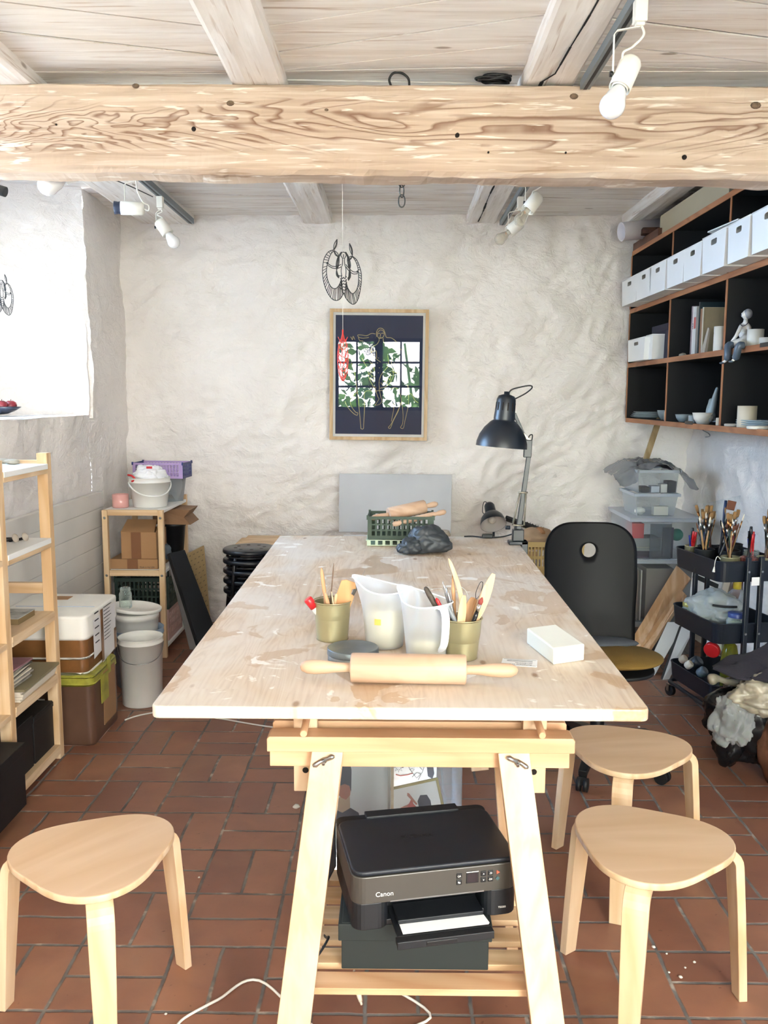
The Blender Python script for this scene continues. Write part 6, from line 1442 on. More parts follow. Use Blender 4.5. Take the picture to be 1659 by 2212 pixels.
# seated ceramic figure, legs over the shelf edge
PORC = M('glazed porcelain figure', '#dcd7cf', .35, var=.08, vs=30); BLG = M('blue grey glaze', '#4d5a68', .35); 
yf = W(1600, 745, x=1.60).y; t = thing('ceramic_figurine', 'white ceramic seated figure with grey trousers, legs over the shelf edge', 'figurine', (1.62, yf, CZ[1]))
def skin(name, verts, edges, radii, mat, parent, sub=2):
    inv = rootm(parent).inverted(); me = bpy.data.meshes.new(name); me.from_pydata([inv @ V(v) for v in verts], edges, []); me.materials.append(mat)
    o = bpy.data.objects.new(name, me); C.objects.link(o); o.parent = parent; m = o.modifiers.new('skin', 'SKIN'); m.use_smooth_shade = True
    for v, r in zip(me.skin_vertices[0].data, radii): v.radius = (r, r) if not isinstance(r, tuple) else r
    me.skin_vertices[0].data[0].use_root = True
    s_ = o.modifiers.new('sub', 'SUBSURF'); s_.levels = sub; s_.render_levels = sub; return o
def wf(px, py, x): return tuple(W(px, py, x=x))
z0 = CZ[1]
pel = V((1.635, yf - .02, z0 + .030)); vts = [tuple(pel), wf(1604, 722, 1.628), wf(1607, 705, 1.625), wf(1610, 697, 1.622), wf(1612, 684, 1.618),
      wf(1600, 706, 1.600), wf(1590, 726, 1.575), wf(1578, 742, 1.562),      # far arm to knee
      wf(1619, 706, 1.640), wf(1617, 728, 1.61), wf(1600, 738, 1.555),      # near arm
      wf(1582, 741, 1.555), wf(1573, 747, 1.535), wf(1572, 765, 1.530), wf(1571, 777, 1.532), wf(1560, 784, 1.515),
      wf(1598, 744, 1.545), wf(1596, 748, 1.525), wf(1592, 764, 1.523), wf(1589, 774, 1.525), wf(1580, 781, 1.508)]
rad = [.026, .022, .022, .011, .010, .010, .008, .007, .010, .008, .007, .016, .013, .011, .008, .006, .016, .013, .011, .008, .006]
skin('body', vts, [(0, 1), (1, 2), (2, 3), (3, 4), (2, 5), (5, 6), (6, 7), (2, 8), (8, 9), (9, 10), (0, 11), (11, 12), (12, 13), (13, 14), (14, 15), (0, 16), (16, 17), (17, 18), (18, 19), (19, 20)], rad, PORC, t)
b = MB(); hd = V(wf(1612, 680, 1.615)); b.ball(hd, .019, 3, lambda p: p * (1 + .18 * max(0, -p.x) * (abs(p.z) < .3)), (1, .82, 1.2)); hd_ = obj('head', b, PORC, t)
b = MB(); b.ball(hd + V((.006, -.004, .004)), .022, 3, None, (.92, .9, 1.05)); obj('hair', b, M('grey glaze hair', '#8b8c90', .4, var=.2, vs=60), t)
b = MB(); b.obox(hd + V((-.020, .0, -.001)), .006, .004, .010, (0, .3, 0)); b.obox(hd + V((-.0185, .0065, .004)), .002, .006, .0012); b.obox(hd + V((-.0185, -.0065, .004)), .002, .006, .0012); b.obox(hd + V((-.018, 0, -.011)), .002, .006, .0014); obj('face_marks', b, BLG, hd_)
for pts in ([12, 13, 14], [17, 18, 19]):
    b = MB(); P3 = [V(vts[i]) for i in pts]; b.tube(smooth([P3[0] + V((.02, 0, .004)), P3[0], P3[1], P3[2]], 4), [.0165] * 12 + [.013], 12); obj('trouser_leg', b, BLG, t)
for i in (15, 20):
    b = MB(); b.ball(V(vts[i]) + V((0, .004, 0)), .009, 2, None, (1.2, 1.7, .6)); obj('shoe', b, BLG, t)
b = MB(); b.tube(smooth([wf(1599, 700, 1.600), wf(1604, 704, 1.602), wf(1611, 702, 1.602), wf(1616, 697, 1.612)], 4), .0022, 6); obj('necklace', b, M('dark beads', '#494650', .5), t)
# bottom row: plates, bowls, cylinders
CLG = M('grey glazed ware', '#8e9a9c', .4, var=.08); CLC = M('cream stoneware', '#c9bea8', .7)
def plate(label, px, x, r, z, mat, group): 
    y = W(px, 900, x=x).y; b = MB(); b.lathe([(r * .5, 0), (r * .75, .004), (r, .014), (r * .98, .017), (r * .7, .008), (.001, .006)], (x, y, z), n=40, cap1=False); single('plate', b, mat, label, 'plate', group=group)
for k in range(4): plate('shallow grey plate in the stack at the left of the bottom row', 1403 + k, 1.70, .125 - .004 * k, CZ[0] + .0008 + k * .0095, CLG, 'grey plates stacked in the left compartment')
bowl('ceramic_bowl', 'grey bowl partly behind the first upright in the bottom row', 1.70, W(1441, 895, x=1.70).y + .03, CZ[0] + .001, .052, .058, CLG)
y_ = W(1452, 900, x=1.62).y; b = MB(); b.obox((1.62, y_, CZ[0] + .030), .06, .095, .055, (0, 0, .1)); single('clay_block', b, CLC, 'cream clay block just right of the first upright', 'block', bevel=.003)
bowl('ceramic_bowl', 'small grey bowl with a white lip in the middle of the bottom row', 1.64, W(1478, 900, x=1.64).y, CZ[0] + .001, .050, .042, CLG)
for k in range(3): plate('flat grey plate lying behind the small bowls of the middle compartment', 1490 + k, 1.78, .12, CZ[0] + .0008 + k * .0095, CLG, 'grey plates stacked in the middle compartment')
cyl('small_jar', 'small grey lidded pot between the bowls of the bottom row', 'pot', 1497, 903, 1.60, .024, .040, CZ[0], CLG, hollow=False)
bowl('ceramic_bowl', 'white spouted bowl in front of the grey sculpture', 1.60, W(1519, 905, x=1.60).y, CZ[0] + .001, .055, .058, CLAYW)
b = MB(); y_ = W(1548, 890, x=1.66).y; bs = V((1.64, y_, CZ[0])); 
t = thing('clay_sculpture', 'pale grey hand shaped clay sculpture reaching up by the second upright', 'sculpture', bs)
vv = [bs + V((0, 0, .02)), bs + V((-.01, .01, .06)), bs + V((0, -.005, .10)), bs + V((.0, -.02, .14)), bs + V((.005, -.035, .19)), bs + V((-.01, .035, .03)), bs + V((-.03, .05, .015)), bs + V((-.01, .02, .13)), bs + V((-.01, -.03, .03))]
skin('body', [tuple(p) for p in vv], [(0, 1), (1, 2), (2, 3), (3, 4), (0, 5), (5, 6), (2, 7), (0, 8)], [.030, .024, .020, .014, .007, .020, .012, .010, .018], CLG, t)
cyl('wooden_block', 'small white wooden block beside the sculpture', 'block', 1554, 905, 1.585, .016, .036, CZ[0], CLC, hollow=False)
cyl('clay_cylinder', 'tall beige clay cylinder in the right compartment', 'cylinder', 1613, 908, 1.60, .042, .098, CZ[0], CLC)
for k in range(3): plate('grey plate stacked at the right edge of the bottom row', 1650 + k * .5, 1.68, .12, CZ[0] + .0008 + k * .0095, CLG, 'grey plates at the right edge')
cyl('clay_disc', 'low round clay disc left of the beige cylinder', 'disc', 1585, 910, 1.60, .042, .012, CZ[0], STN, hollow=False)
cyl('clay_disc', 'low oval white dish right of the beige cylinder', 'dish', 1640, 912, 1.575, .050, .012, CZ[0], CLAYW, hollow=False)

# ---- things on top of the cabinet
zt = CZ[3] + TH_ + .001
y0_, y1_ = W(1573, 400, x=1.57).y, W(1424, 480, x=1.57).y
b = MB(); Mb = frame_m((1.575, y1_, zt), (0, -1, 0), (0, 0, 1)); b.prism(rrect(0, y1_ - y0_, 0, .125, .014, 4), -.10, .0, Mb); single('long_box', b, M('beige linen box', '#a79c84', .8, bump=.1), 'long beige box lying on top of the cabinet', 'box', bevel=.002)
b = MB(); b.box(1.60, 1.85, y0_ - .75, y0_ - .01, zt, zt + .135); single('grey_box', b, M('blue grey box', '#65717c', .7), 'blue grey box right of the long beige box on the cabinet', 'box', bevel=.003)
DKW = WOOD('dark brown wood', '#5d3a2a', '#40261b', 1, 1.)
b = MB(); b.box(1.552, 1.75, W(1420, 520, x=1.55).y, 5.86, zt, zt + .050); single('brown_board', b, DKW, 'dark brown board lying at the left end on top of the cabinet', 'board', bevel=.003)
b = MB(); b.box(1.585, 1.80, 5.30, 5.50, zt + .051, zt + .054); b = MB(); b.bar((1.60, W(1422, 490, x=1.6).y + .04, zt + .075), (1.62, 5.72, zt + .070), .16, .035, (1, 0, 0)); single('brown_block', b, DKW, 'second dark brown board resting above the first by the white pipe', 'board', bevel=.003)
A_ = W(1342, 501, y=5.62); B_ = A_ + V((.26, .05, .035)); d = (B_ - A_); t = thing('plastic_pipe', 'short white plastic pipe sticking out over the cabinet corner', 'pipe', A_)
b = MB(); r_ = 19 * sc_(5.62); L = d.length; b.lathe([(r_, 0), (r_, L), (r_ - .008, L), (r_ - .008, 0), (r_, 0)], A_, d, 36, cap0=False, cap1=False); obj('pipe_wall', b, M('white pipe', '#e3dfe6', .4), t)

b = MB(); b.bar(W(1424, 905, y=5.72), W(1390, 1008, y=5.55), .035, .018, (1, .2, 0)); single('wooden_lath', b, WOOD('old lath', '#b9a17c', '#a18860', 2), 'thin wooden lath leaning in the right corner below the cabinet', 'lath')
b = MB(); b.tube(smooth([W(1516, 924, x=1.60), W(1519, 930, x=1.60), W(1530, 936, x=1.60), W(1533, 942, x=1.60), W(1524, 944, x=1.60)], 5), .003, 6); single('wire_hook', b, STEEL, 'small bent wire hook under the cabinet', 'hook')

# ---- stack of clear plastic boxes in the right corner
def clearbox(label, x0, x1, y0, y1, z0, z1, lid=True, group='clear boxes stacked in the right corner', tap=.02):
    t = thing('plastic_box', label, 'box', ((x0 + x1) / 2, (y0 + y1) / 2, z0), 0, group); b = MB(); lo = [(x0 + tap, y0 + tap), (x1 - tap, y0 + tap), (x1 - tap, y1 - tap), (x0 + tap, y1 - tap)]; hi = [(x0, y0), (x1, y0), (x1, y1), (x0, y1)]
    b.add([(*p, z0) for p in lo] + [(*p, z1) for p in hi], [(3, 2, 1, 0)] + [(k, (k + 1) % 4, 4 + (k + 1) % 4, 4 + k) for k in range(4)]); obj('box_wall', b, CLR, t)
    RIMM = CLEAR('cloudy rim', '#e4e9ee', .45, .25, '#d5dbe2'); b = MB()
    for a in ((x0 - .012, x1 + .012, y0 - .012, y0), (x0 - .012, x1 + .012, y1, y1 + .012), (x0 - .012, x0, y0, y1), (x1, x1 + .012, y0, y1)): b.box(*a, z1 - .018, z1)
    obj('rim', b, RIMM, t, .002)
    if lid: b = MB(); b.box(x0 - .014, x1 + .014, y0 - .014, y1 + .014, z1 + .0005, z1 + .007); obj('lid', b, RIMM, t, .002)
    return t
bxA, bxB = 1.435, 1.845; byA, byB = 5.20, 5.72
zz = [0, W(1400, 1345, y=5.2).z, W(1400, 1208, y=5.2).z, W(1400, 1118, y=5.2).z]
clearbox('lowest clear plastic box of the corner stack, behind the leaning boards', bxA, bxB, byA, byB, .002, zz[1] - .008)
clearbox('clear plastic box with stacks of paper, second from the floor', bxA, bxB, byA, byB, zz[1], zz[2] - .008)
clearbox('large clear plastic box with a red tin inside, under the narrower boxes', bxA, bxB, byA, byB, zz[2], zz[3] - .008)
xa8, xb8 = W(1372, 1110, y=5.24).x, W(1464, 1110, y=5.24).x; z8a = zz[3] + .0005; z8b = W(1400, 1066, y=5.24).z; z8c = W(1400, 1015, y=5.24).z
clearbox('narrow clear plastic box with white rolls inside', xa8, xb8, 5.24, 5.58, z8a, z8b - .001, lid=False)
clearbox('topmost clear plastic box under the plastic sheet', xa8 + .01, xb8, 5.245, 5.60, z8b + .0005, z8c, lid=False, tap=.012)
def blk(name, label, cat, px0, px1, py0, py1, y, dep, col, rough=.6, z=None, var=.04):
    a = W(px0, py1, y=y); c = W(px1, py0, y=y); z0_ = a.z if z is None else z; b = MB(); b.box(a.x, c.x, y, y + dep, z0_, c.z); return single(name, b, M(name + ' ' + col, col, rough, var=var), label, cat, bevel=.002)
zi = zz[2] + .004
blk('paper_pack', 'grey paper block in the large clear box', 'paper', 1366, 1428, 1163, 1212, 5.235, .16, '#7c7f7c', z=zi + .04)
blk('paper_pack', 'flat purple paper pack at the bottom of the large clear box', 'paper', 1366, 1440, 1203, 1210, 5.235, .3, '#5f4a5c', z=zi)
blk('paper_pack', 'cream paper band in front of the grey block', 'paper', 1367, 1427, 1183, 1198, 5.228, .006, '#a5a184', z=zi + .065)
blk('red_tin', 'red tin in the large clear box', 'tin', 1363, 1392, 1131, 1162, 5.235, .12, '#b04040', z=W(1380, 1163, y=5.235).z)
b = MB(); q = W(1462, 1155, y=5.30); b.ball(q, .038, 3); single('yarn_ball', b, M('green yarn', '#1f7f68', .8, bump=.5, bs=90), 'small green yarn ball in the large clear box', 'yarn')
blk('dark_pad', 'dark pad standing in the right half of the large clear box', 'pad', 1430, 1456, 1140, 1205, 5.26, .02, '#3b3b4a')
blk('picture_glass', 'frameless picture glass leaning inside the large clear box', 'glass', 1402, 1452, 1132, 1210, 5.216, .003, '#8c9294', .1)
o = bpy.data.objects['picture_glass']; o.data.materials[0] = CLEAR('dull glass', '#c9ced2', .22, .1, '#9aa0a4')
for k, (p0_, p1_, col, lb) in enumerate(((1368, 1374, '#c9bfb4', 'leftmost cream magazine file in the second box'), (1375, 1380, '#b6a394', 'tan magazine file in the second box'), (1381, 1388, '#d4cdc4', 'wider pale magazine file in the second box'))):
    blk('magazine_file', lb, 'magazines', p0_, p1_, 1232, 1330, 5.235, .2, col, z=zz[1] + .004)
blk('cardboard_folder', 'brown grey cardboard folder filling the right of the second box', 'folder', 1392, 1455, 1228, 1335, 5.25, .25, '#9a8f8a', z=zz[1] + .004)
blk('paper_roll_box', 'white box in the narrow clear box', 'box', 1412, 1444, 1094, 1107, 5.27, .05, '#e3ddcf', z=z8a + .004)
b = MB(); q = W(1384, 1102, y=5.28); b.ball((q.x, 5.3, z8a + .03), .028, 3, crum(4, .2, .1), (1.2, 1, .8)); single('tissue_wad', b, M('white tissue', '#d8d7cf', .8), 'crumpled white tissue in the narrow clear box', 'tissue')
blk('label_box', 'small white box with blue print in the topmost clear box, left one', 'box', 1406, 1425, 1050, 1063, 5.27, .06, '#c9cfd9', z=z8b + .003)
blk('label_box', 'small white box in the topmost clear box, right one', 'box', 1427, 1442, 1046, 1062, 5.27, .06, '#e2e0da', z=z8b + .003)
blk('black_box', 'black box at the left inside the topmost clear box', 'box', 1386, 1404, 1052, 1063, 5.27, .10, '#16181f', z=z8b + .003)
blk('black_box', 'black box at the right inside the topmost clear box', 'box', 1443, 1462, 1040, 1062, 5.27, .10, '#22242c', z=z8b + .003)
# crumpled clear sheet draped over the top
SHT = CLEAR('crumpled plastic sheet', '#b9bcc0', .32, .18, '#8d9196')
x0_, x1_ = W(1335, 1030, y=5.25).x, W(1505, 1030, y=5.25).x
def sheetf(s_, v_):
    x = x0_ + (x1_ - x0_) * s_; y = 5.20 + .46 * v_; zc9 = z8c + .012 + .030 * math.sin(math.pi * s_) ; e = abs(s_ - .5) * 2
    z = zc9 - .055 * max(0, e - .55) * 2.2 - (.05 * (1 - v_) ** 4) * (1 + .9 * math.sin(s_ * 9)) + .016 * noise.noise(V((s_ * 7, v_ * 7, 1))) + .008 * noise.noise(V((s_ * 22, v_ * 16, 3)))
    return V((x, y, max(z, z8c + .004 if e < .55 else z)))
b = MB(); b.grid(sheetf, 50, 36); single('plastic_sheet', b, SHT, 'crumpled clear plastic sheet draped over the topmost box', 'plastic sheet')
b = MB(); b.grid(lambda s_, v_: sheetf(.30 + .45 * s_, .12 + .5 * v_) + V((0, -.012, -.006 - .02 * math.sin(3.1 * s_) * (1 - v_))), 24, 16); single('dark_sheet', b, M('dark violet film', '#4b4450', .35), 'folded dark film just under the clear plastic sheet', 'film')

# ---- boards leaning towards the right wall
LP = WOOD('leaning plank wood', '#dab994', '#c39a70', 2, 1., knots=.08)
def lean(name, label, pts, th, mat, edge=None):
    a, b_, c, d = [V(p) for p in pts]; n_ = (b_ - a).cross(d - a).normalized() * th / 2; b = MB()
    b.add([p + n_ for p in (a, b_, c, d)] + [p - n_ for p in (a, b_, c, d)], [(0, 1, 2, 3), (7, 6, 5, 4), (0, 4, 5, 1), (1, 5, 6, 2), (2, 6, 7, 3), (3, 7, 4, 0)])
    if edge:
        b.m = [0, 0, 1, 1, 1, 1]; return single(name, b, [mat, edge], label, 'board', bevel=.001)
    return single(name, b, mat, label, 'board', bevel=.001)
def wy(px, py, y): return W(px, py, y=y)
lean('leaning_plank', 'broad pale plank leaning in front of the clear boxes', (wy(1330, 1440, 4.95), wy(1392, 1394, 4.95), wy(1492, 1250, 5.12), wy(1462, 1222, 5.12)), .022, LP)
lean('leaning_plank', 'narrower pale plank leaning just below the broad one', (wy(1330, 1480, 4.88), wy(1398, 1413, 4.88), wy(1482, 1285, 5.05), wy(1470, 1272, 5.05)), .022, LP)
lean('white_board_sheet', 'white panel with black edges leaning below the planks', (wy(1380, 1475, 4.80), wy(1402, 1478, 4.80), wy(1478, 1345, 4.98), wy(1440, 1345, 4.98)), .030, WPAINT, BLACK)
lean('white_board_sheet', 'second white black edged panel, behind the trolley tray', (wy(1428, 1470, 4.74), wy(1438, 1478, 4.74), wy(1500, 1352, 4.92), wy(1470, 1352, 4.92)), .025, WPAINT, BLACK)
lean('white_board', 'white board with a black bar leaning between the upper trolley trays', (wy(1490, 1290, 5.05), wy(1560, 1300, 5.05), wy(1580, 1240, 5.15), wy(1495, 1236, 5.15)), .010, WPAINT)
lean('black_bar', 'black bar lying diagonally on the white board behind the trolley', (wy(1498, 1238, 5.0), wy(1552, 1262, 5.0), wy(1550, 1272, 5.0), wy(1496, 1248, 5.0)), .012, BLACK)
lean('brown_plank', 'dark reddish brown board leaning behind the trolley', (wy(1572, 1300, 4.9), wy(1592, 1300, 4.9), wy(1608, 1245, 5.0), wy(1588, 1245, 5.0)), .03, WOOD('red brown wood', '#6d3f2d', '#4f2a1e', 2))
lean('beige_board', 'narrow beige board end beside the reddish brown board', (wy(1555, 1285, 4.95), wy(1567, 1290, 4.95), wy(1580, 1245, 5.02), wy(1566, 1243, 5.02)), .02, STN)

# ---- dark three tier trolley
TR0 = V((1.458, 4.485, 0)); t = trol = thing('utility_trolley', 'dark three tier metal trolley full of brushes and jars', 'trolley', TR0, math.atan2(.165, .986)); TM = rootm(t)
def T_(): b = MB(); b.T = TM; return b
def L2W(x, y, z): return TM @ V((x, y, z))
WD, LG = .345, .455; TRM = M('trolley enamel', '#131a25', .38, var=.1, bump=.02)
for k, (zr, hh_) in enumerate(((.80, .098), (.50, .098), (.235, .085))):
    if k == 2: zr = W(1444, 1420, x=1.47).z
    pl = rrect(0, WD, -LG, 0, .045, 6); n = len(pl); cx_, cy_ = WD / 2, -LG / 2; b = T_()
    sc9 = lambda s_, dd: [(cx_ + (x - cx_) * s_ , cy_ + (y - cy_) * s_) for x, y in pl]
    o1, o2, i1, i2 = pl, sc9(.965, 0), sc9(.985, 0), sc9(.955, 0); vs = [(*p, zr) for p in o1] + [(*p, zr - hh_) for p in o2] + [(*p, zr) for p in i1] + [(*p, zr - hh_ + .003) for p in i2]
    fs = []
    for q in range(n): r2 = (q + 1) % n; fs += [(n + q, n + r2, r2, q), (q, r2, 2 * n + r2, 2 * n + q), (2 * n + q, 2 * n + r2, 3 * n + r2, 3 * n + q)]
    fs += [tuple(range(n, 2 * n))[::-1], tuple(range(3 * n, 4 * n))]; b.add(vs, fs, False); tr_ = obj('tray', b, TRM, t)
    b = T_(); b.tube([(*p, zr) for p in pl], .0035, 6, True); obj('tray_rim', b, TRM, tr_)
for y in (-LG - .012, .012):
    for dx in (-.034, .034):
        b = T_(); b.box(WD / 2 + dx - .011, WD / 2 + dx + .011, y - .011, y + .011, .085, .825 if y < 0 else .80); p_ = obj('upright', b, TRM, t, .004)
        if y < 0:
            for z in (.755, .455):
                b = T_(); b.lathe([(.006, 0), (.005, .002)], (WD / 2 + dx, y - .0112, z), (0, -1, 0), 10); obj('rivet', b, STEEL, p_)
b = T_(); b.tube([(*p, .078) for p in rrect(.005, WD - .005, -LG - .01, .01, .04, 6)], .010, 10, True); obj('base_frame', b, TRM, t)
b = T_(); b.box(WD / 2 - .02, WD / 2 + .02, -LG - .0245, -LG - .0235, .69, .73); obj('sticker', b, LBL, t)
for x in (.02, WD - .02):
    for y in (-LG + .01, -.01):
        b = T_(); b.lathe([(.027, -.012), (.027, .012)], (x - .004, y, .028), (1, .3, 0), 24); w_ = obj('caster', b, BLKM, t)
        b = T_(); b.box(x - .008, x + .008, y - .010, y + .010, .045, .070); b.box(x - .022, x - .019, y - .012, y + .012, .026, .066); b.box(x + .013, x + .016, y - .012, y + .012, .026, .066); obj('caster_fork', b, STEEL, w_)
ZT = .80 - .095; ZM = .50 - .095
def onT(x, y, z): p = L2W(x, y, 0); return V((p.x, p.y, z + .0008))
def tin2(label, x, y, z, r, h, mat=GOLD, name='tin_can'):
    c = onT(x, y, z); b = MB(); b.lathe([(r - .002, 0), (r, .002), (r, h - .003), (r + .001, h), (r - .002, h), (r - .003, .004), (.001, .004)], c, n=32, cap1=False); return single(name, b, mat, label, 'tin', group=None)
tins = [(.05, -.10, .036, .115, 'small gold tin with red and blue pencils at the left end of the trolley', GOLD), (.110, -.15, .050, .12, 'black tin of brushes in the far middle of the trolley tray', BLKM), (.052, -.22, .048, .12, 'black tin of brushes at the left edge of the trolley tray', BLKM),
        (.15, -.28, .050, .12, 'dark tin in the middle of the trolley tray packed with brushes', BLKM), (.105, -.365, .045, .105, 'gold tin at the near left of the trolley tray', GOLD), (.20, -.37, .042, .10, 'clear pink tinted pot of pens near the trolley upright', None), (.235, -.16, .050, .13, 'black pot of pens and markers behind the jar', BLKM), (.275, -.40, .048, .105, 'wide gold tin at the near right of the trolley tray', GOLD), (.28, -.26, .045, .11, 'glass jar of water on the trolley', 'j')]
PINKC = CLEAR('pink clear plastic', '#e8b9b0', .2, .15, '#d99c92')
for x, y, r, h, lb, m_ in tins:
    if m_ == 'j': jar(lb, onT(x, y, ZT), r, h, M('murky water', '#8b9490', .3))
    else: tin2(lb, x, y, ZT, r, h, m_ or PINKC)
# brushes, pens and pencils, each one a thing of its own
HM = [INKB, M('dark brown handle', '#3a2219', .3), M('natural handle', '#9c7850', .4), M('dark green handle', '#1e352c', .3), M('wine handle', '#5f1d24', .3), M('navy handle', '#1f2b56', .3), M('ochre handle', '#6b4b22', .35)]
BM_ = [BRN, M('black bristles', '#1b1614', .9), M('white bristles', '#d8cdb6', .9), M('golden bristles', '#8d6c45', .9)]
ALU = M('aluminium ferrule', '#c6c6c4', .28, metal=1.); COP = M('copper ferrule', '#b07a4c', .3, metal=1.)
rb = random.Random(21)
def mkbrush(hm, fm, bmm, L, w, flatb=False):
    t = thing('paintbrush', '', 'paintbrush'); b = MB(); b.lathe([(w * .35, 0), (w * .7, .15 * L), (w, .5 * L), (w * .7, .74 * L)], n=8); obj('handle', b, hm, t)
    fl = (lambda p, a, r, z: V((p.x * (2.0 if z > .8 * L else 1.3), p.y * .6, p.z))) if flatb else None
    b = MB(); b.lathe([(w * .78, .735 * L), (w * .9, .87 * L)], n=10, fn=fl); obj('ferrule', b, fm, t)
    b = MB(); b.lathe([(w * .85, .87 * L), (w * 1.15, .93 * L), (w * (1.05 if flatb else .5), .985 * L), (w * .9 if flatb else w * .1, L)], n=10, fn=fl); obj('bristles', b, bmm, t); return t
def mkpen(col, cap, L, w):
    t = thing('pen', '', 'pen'); b = MB(); b.lathe([(w * .3, 0), (w, .02), (w, L * .72)], n=10); obj('barrel', b, col, t); b = MB(); b.lathe([(w * 1.12, L * .72), (w * 1.12, L * .99), (w * .9, L)], n=10); obj('cap', b, cap, t); return t
kinds = []
for k in range(9): kinds.append((mkbrush(HM[k % 7], ALU if k % 3 else COP, BM_[k % 4], .235 + .018 * (k % 4), .0036 + .0008 * (k % 3), k % 4 == 3), 'brush %d' % k, HM[k % 7].name))
desc = {'black lacquer': 'black handled', 'dark brown handle': 'dark brown handled', 'natural handle': 'natural wood handled', 'dark green handle': 'dark green handled', 'wine handle': 'wine red handled', 'navy handle': 'navy handled', 'ochre handle': 'ochre handled'}
bds = ['brown', 'black', 'white', 'golden']
pens = [(mkpen(REDP, REDP, .20, .0055), 'red marker'), (mkpen(INKB, INKB, .215, .0062), 'black marker'), (mkpen(M('blue pen', '#253a9a', .35), M('blue cap', '#1d2c7c', .35), .18, .0045), 'blue pen'), (mkpen(HM[2], HM[2], .17, .0036), 'plain wooden stick')]
used = set()
def put(proto, label, cat_tin, lean_, az, dz, group, rot=0):
    x, y, r = cat_tin; a = az; rr_ = r * .55; base = onT(x, y, ZT + .006) + V((-math.cos(a) * rr_ * .6, -math.sin(a) * rr_ * .6, dz)); d = V((math.cos(a) * math.sin(lean_), math.sin(a) * math.sin(lean_), math.cos(lean_)))
    q = V((0, 0, 1)).rotation_difference(d).to_euler()
    if proto.name in used: o = dup(proto, base, rot=q)
    else: o = proto; o.location = base; o.rotation_euler = q; used.add(proto.name)
    o['label'] = label; o['group'] = group; return o
tinlab = {1: 'the far middle tin', 2: 'the left edge tin', 3: 'the middle dark tin', 4: 'the near left gold tin', 7: 'the right gold tin'}
for ti, cnt in ((1, 16), (2, 16), (3, 22), (4, 10), (7, 11)):
    x, y, r, h, *_ = tins[ti]
    for k in range(cnt):
        kk_ = rb.randrange(9); p, nm, hmn = kinds[kk_]
        put(p, '%s paintbrush with %s bristles in %s on the trolley' % (desc[hmn], bds[kk_ % 4], tinlab[ti]), (x, y, r), rb.uniform(.03, .30), rb.uniform(0, 6.28), rb.uniform(0, .045), 'paintbrushes in the tins on the trolley')
for ti, cnt, nm2 in ((6, 12, 'the black pot'), (5, 5, 'the pink clear pot'), (0, 5, 'the small gold tin'), (8, 3, 'the glass jar')):
    x, y, r, h, *_ = tins[ti]
    for k in range(cnt):
        pi_ = (k + ti) % 4; put(pens[pi_][0], '%s standing in %s on the trolley' % (pens[pi_][1], nm2), (x, y, r), rb.uniform(.03, .30), rb.uniform(0, 6.28), rb.uniform(0, .03) - (.03 if ti == 0 else 0), 'pens and sticks on the trolley')
for p in [k[0] for k in kinds] + [k[0] for k in pens]:
    if p.name not in used:
        for ch_ in [o for o in bpy.data.objects if o.parent == p]: bpy.data.objects.remove(ch_)
        bpy.data.objects.remove(p)
# the two largest brushes
def bigb(label, pa, pb_, y, wf_, hm):
    a = W(*pa, y=y); c = W(*pb_, y=y); d = (c - a).normalized(); L = (c - a).length; sd = V((d.z, 0, -d.x)); t = thing('paintbrush', label, 'paintbrush', a, 0, 'paintbrushes in the tins on the trolley')
    b = MB(); b.bar(a, a + d * L * .66, .008, .008, sd, .016, .010); obj('handle', b, hm, t, .003)
    b = MB(); b.bar(a + d * L * .655, a + d * L * .83, wf_ * .62, .011, sd, wf_, .010); obj('ferrule', b, ALU, t, .001)
    b = MB(); b.bar(a + d * L * .83, c, wf_, .009, sd, wf_ * 1.08, .007); obj('bristles', b, BRN, t, .001)
bigb('broad flat paintbrush with brown bristles, tallest on the trolley', (1552, 1195), (1582, 1082), 4.22, .038, INKB)
bigb('black handled flat paintbrush leaning right below the tallest one', (1555, 1200), (1584, 1135), 4.16, .022, INKB)
a = W(1556, 1190, y=4.25); c = W(1568, 1081, y=4.25); b = MB(); b.lathe([(.005, 0), (.0055, .6 * (c - a).length), (.008, .8 * (c - a).length), (.007, (c - a).length)], a, c - a, 12); single('blue_handled_tool', b, M('blue handle', '#26365a', .35), 'dark blue handled tool beside the tallest paintbrush', 'tool')
# wire, tassel, sheet behind
b = MB(); b.grid(lambda s_, v_: (lambda q: q if v_ > 0 else V((q.x, q.y, .71)))(W(1520 + 80 * s_ - 6 * (1 - v_), 1150 - 62 * v_ - 18 * s_ * v_, y=4.40 + .04 * s_)), 4, 4, False); single('acetate_sheet', b, CLR, 'clear plastic sheet standing behind the paintbrushes', 'plastic sheet')
b = MB(); q = onT(.0, -.37, .80); P_l = W(1547, 1205, y=q.y - .02); b.tube(smooth([W(1556, 1208, y=4.05), W(1550, 1202, y=4.05), W(1545, 1212, y=4.04), W(1543, 1226, y=4.04)], 5), .0018, 6); b.lathe([(.003, 0), (.007, .022), (.006, .024)], W(1543, 1225, y=4.04), (-.1, 0, -1), 10); single('white_tassel', b, WCORD, 'white string tassel hanging over the top trolley rim', 'tassel')
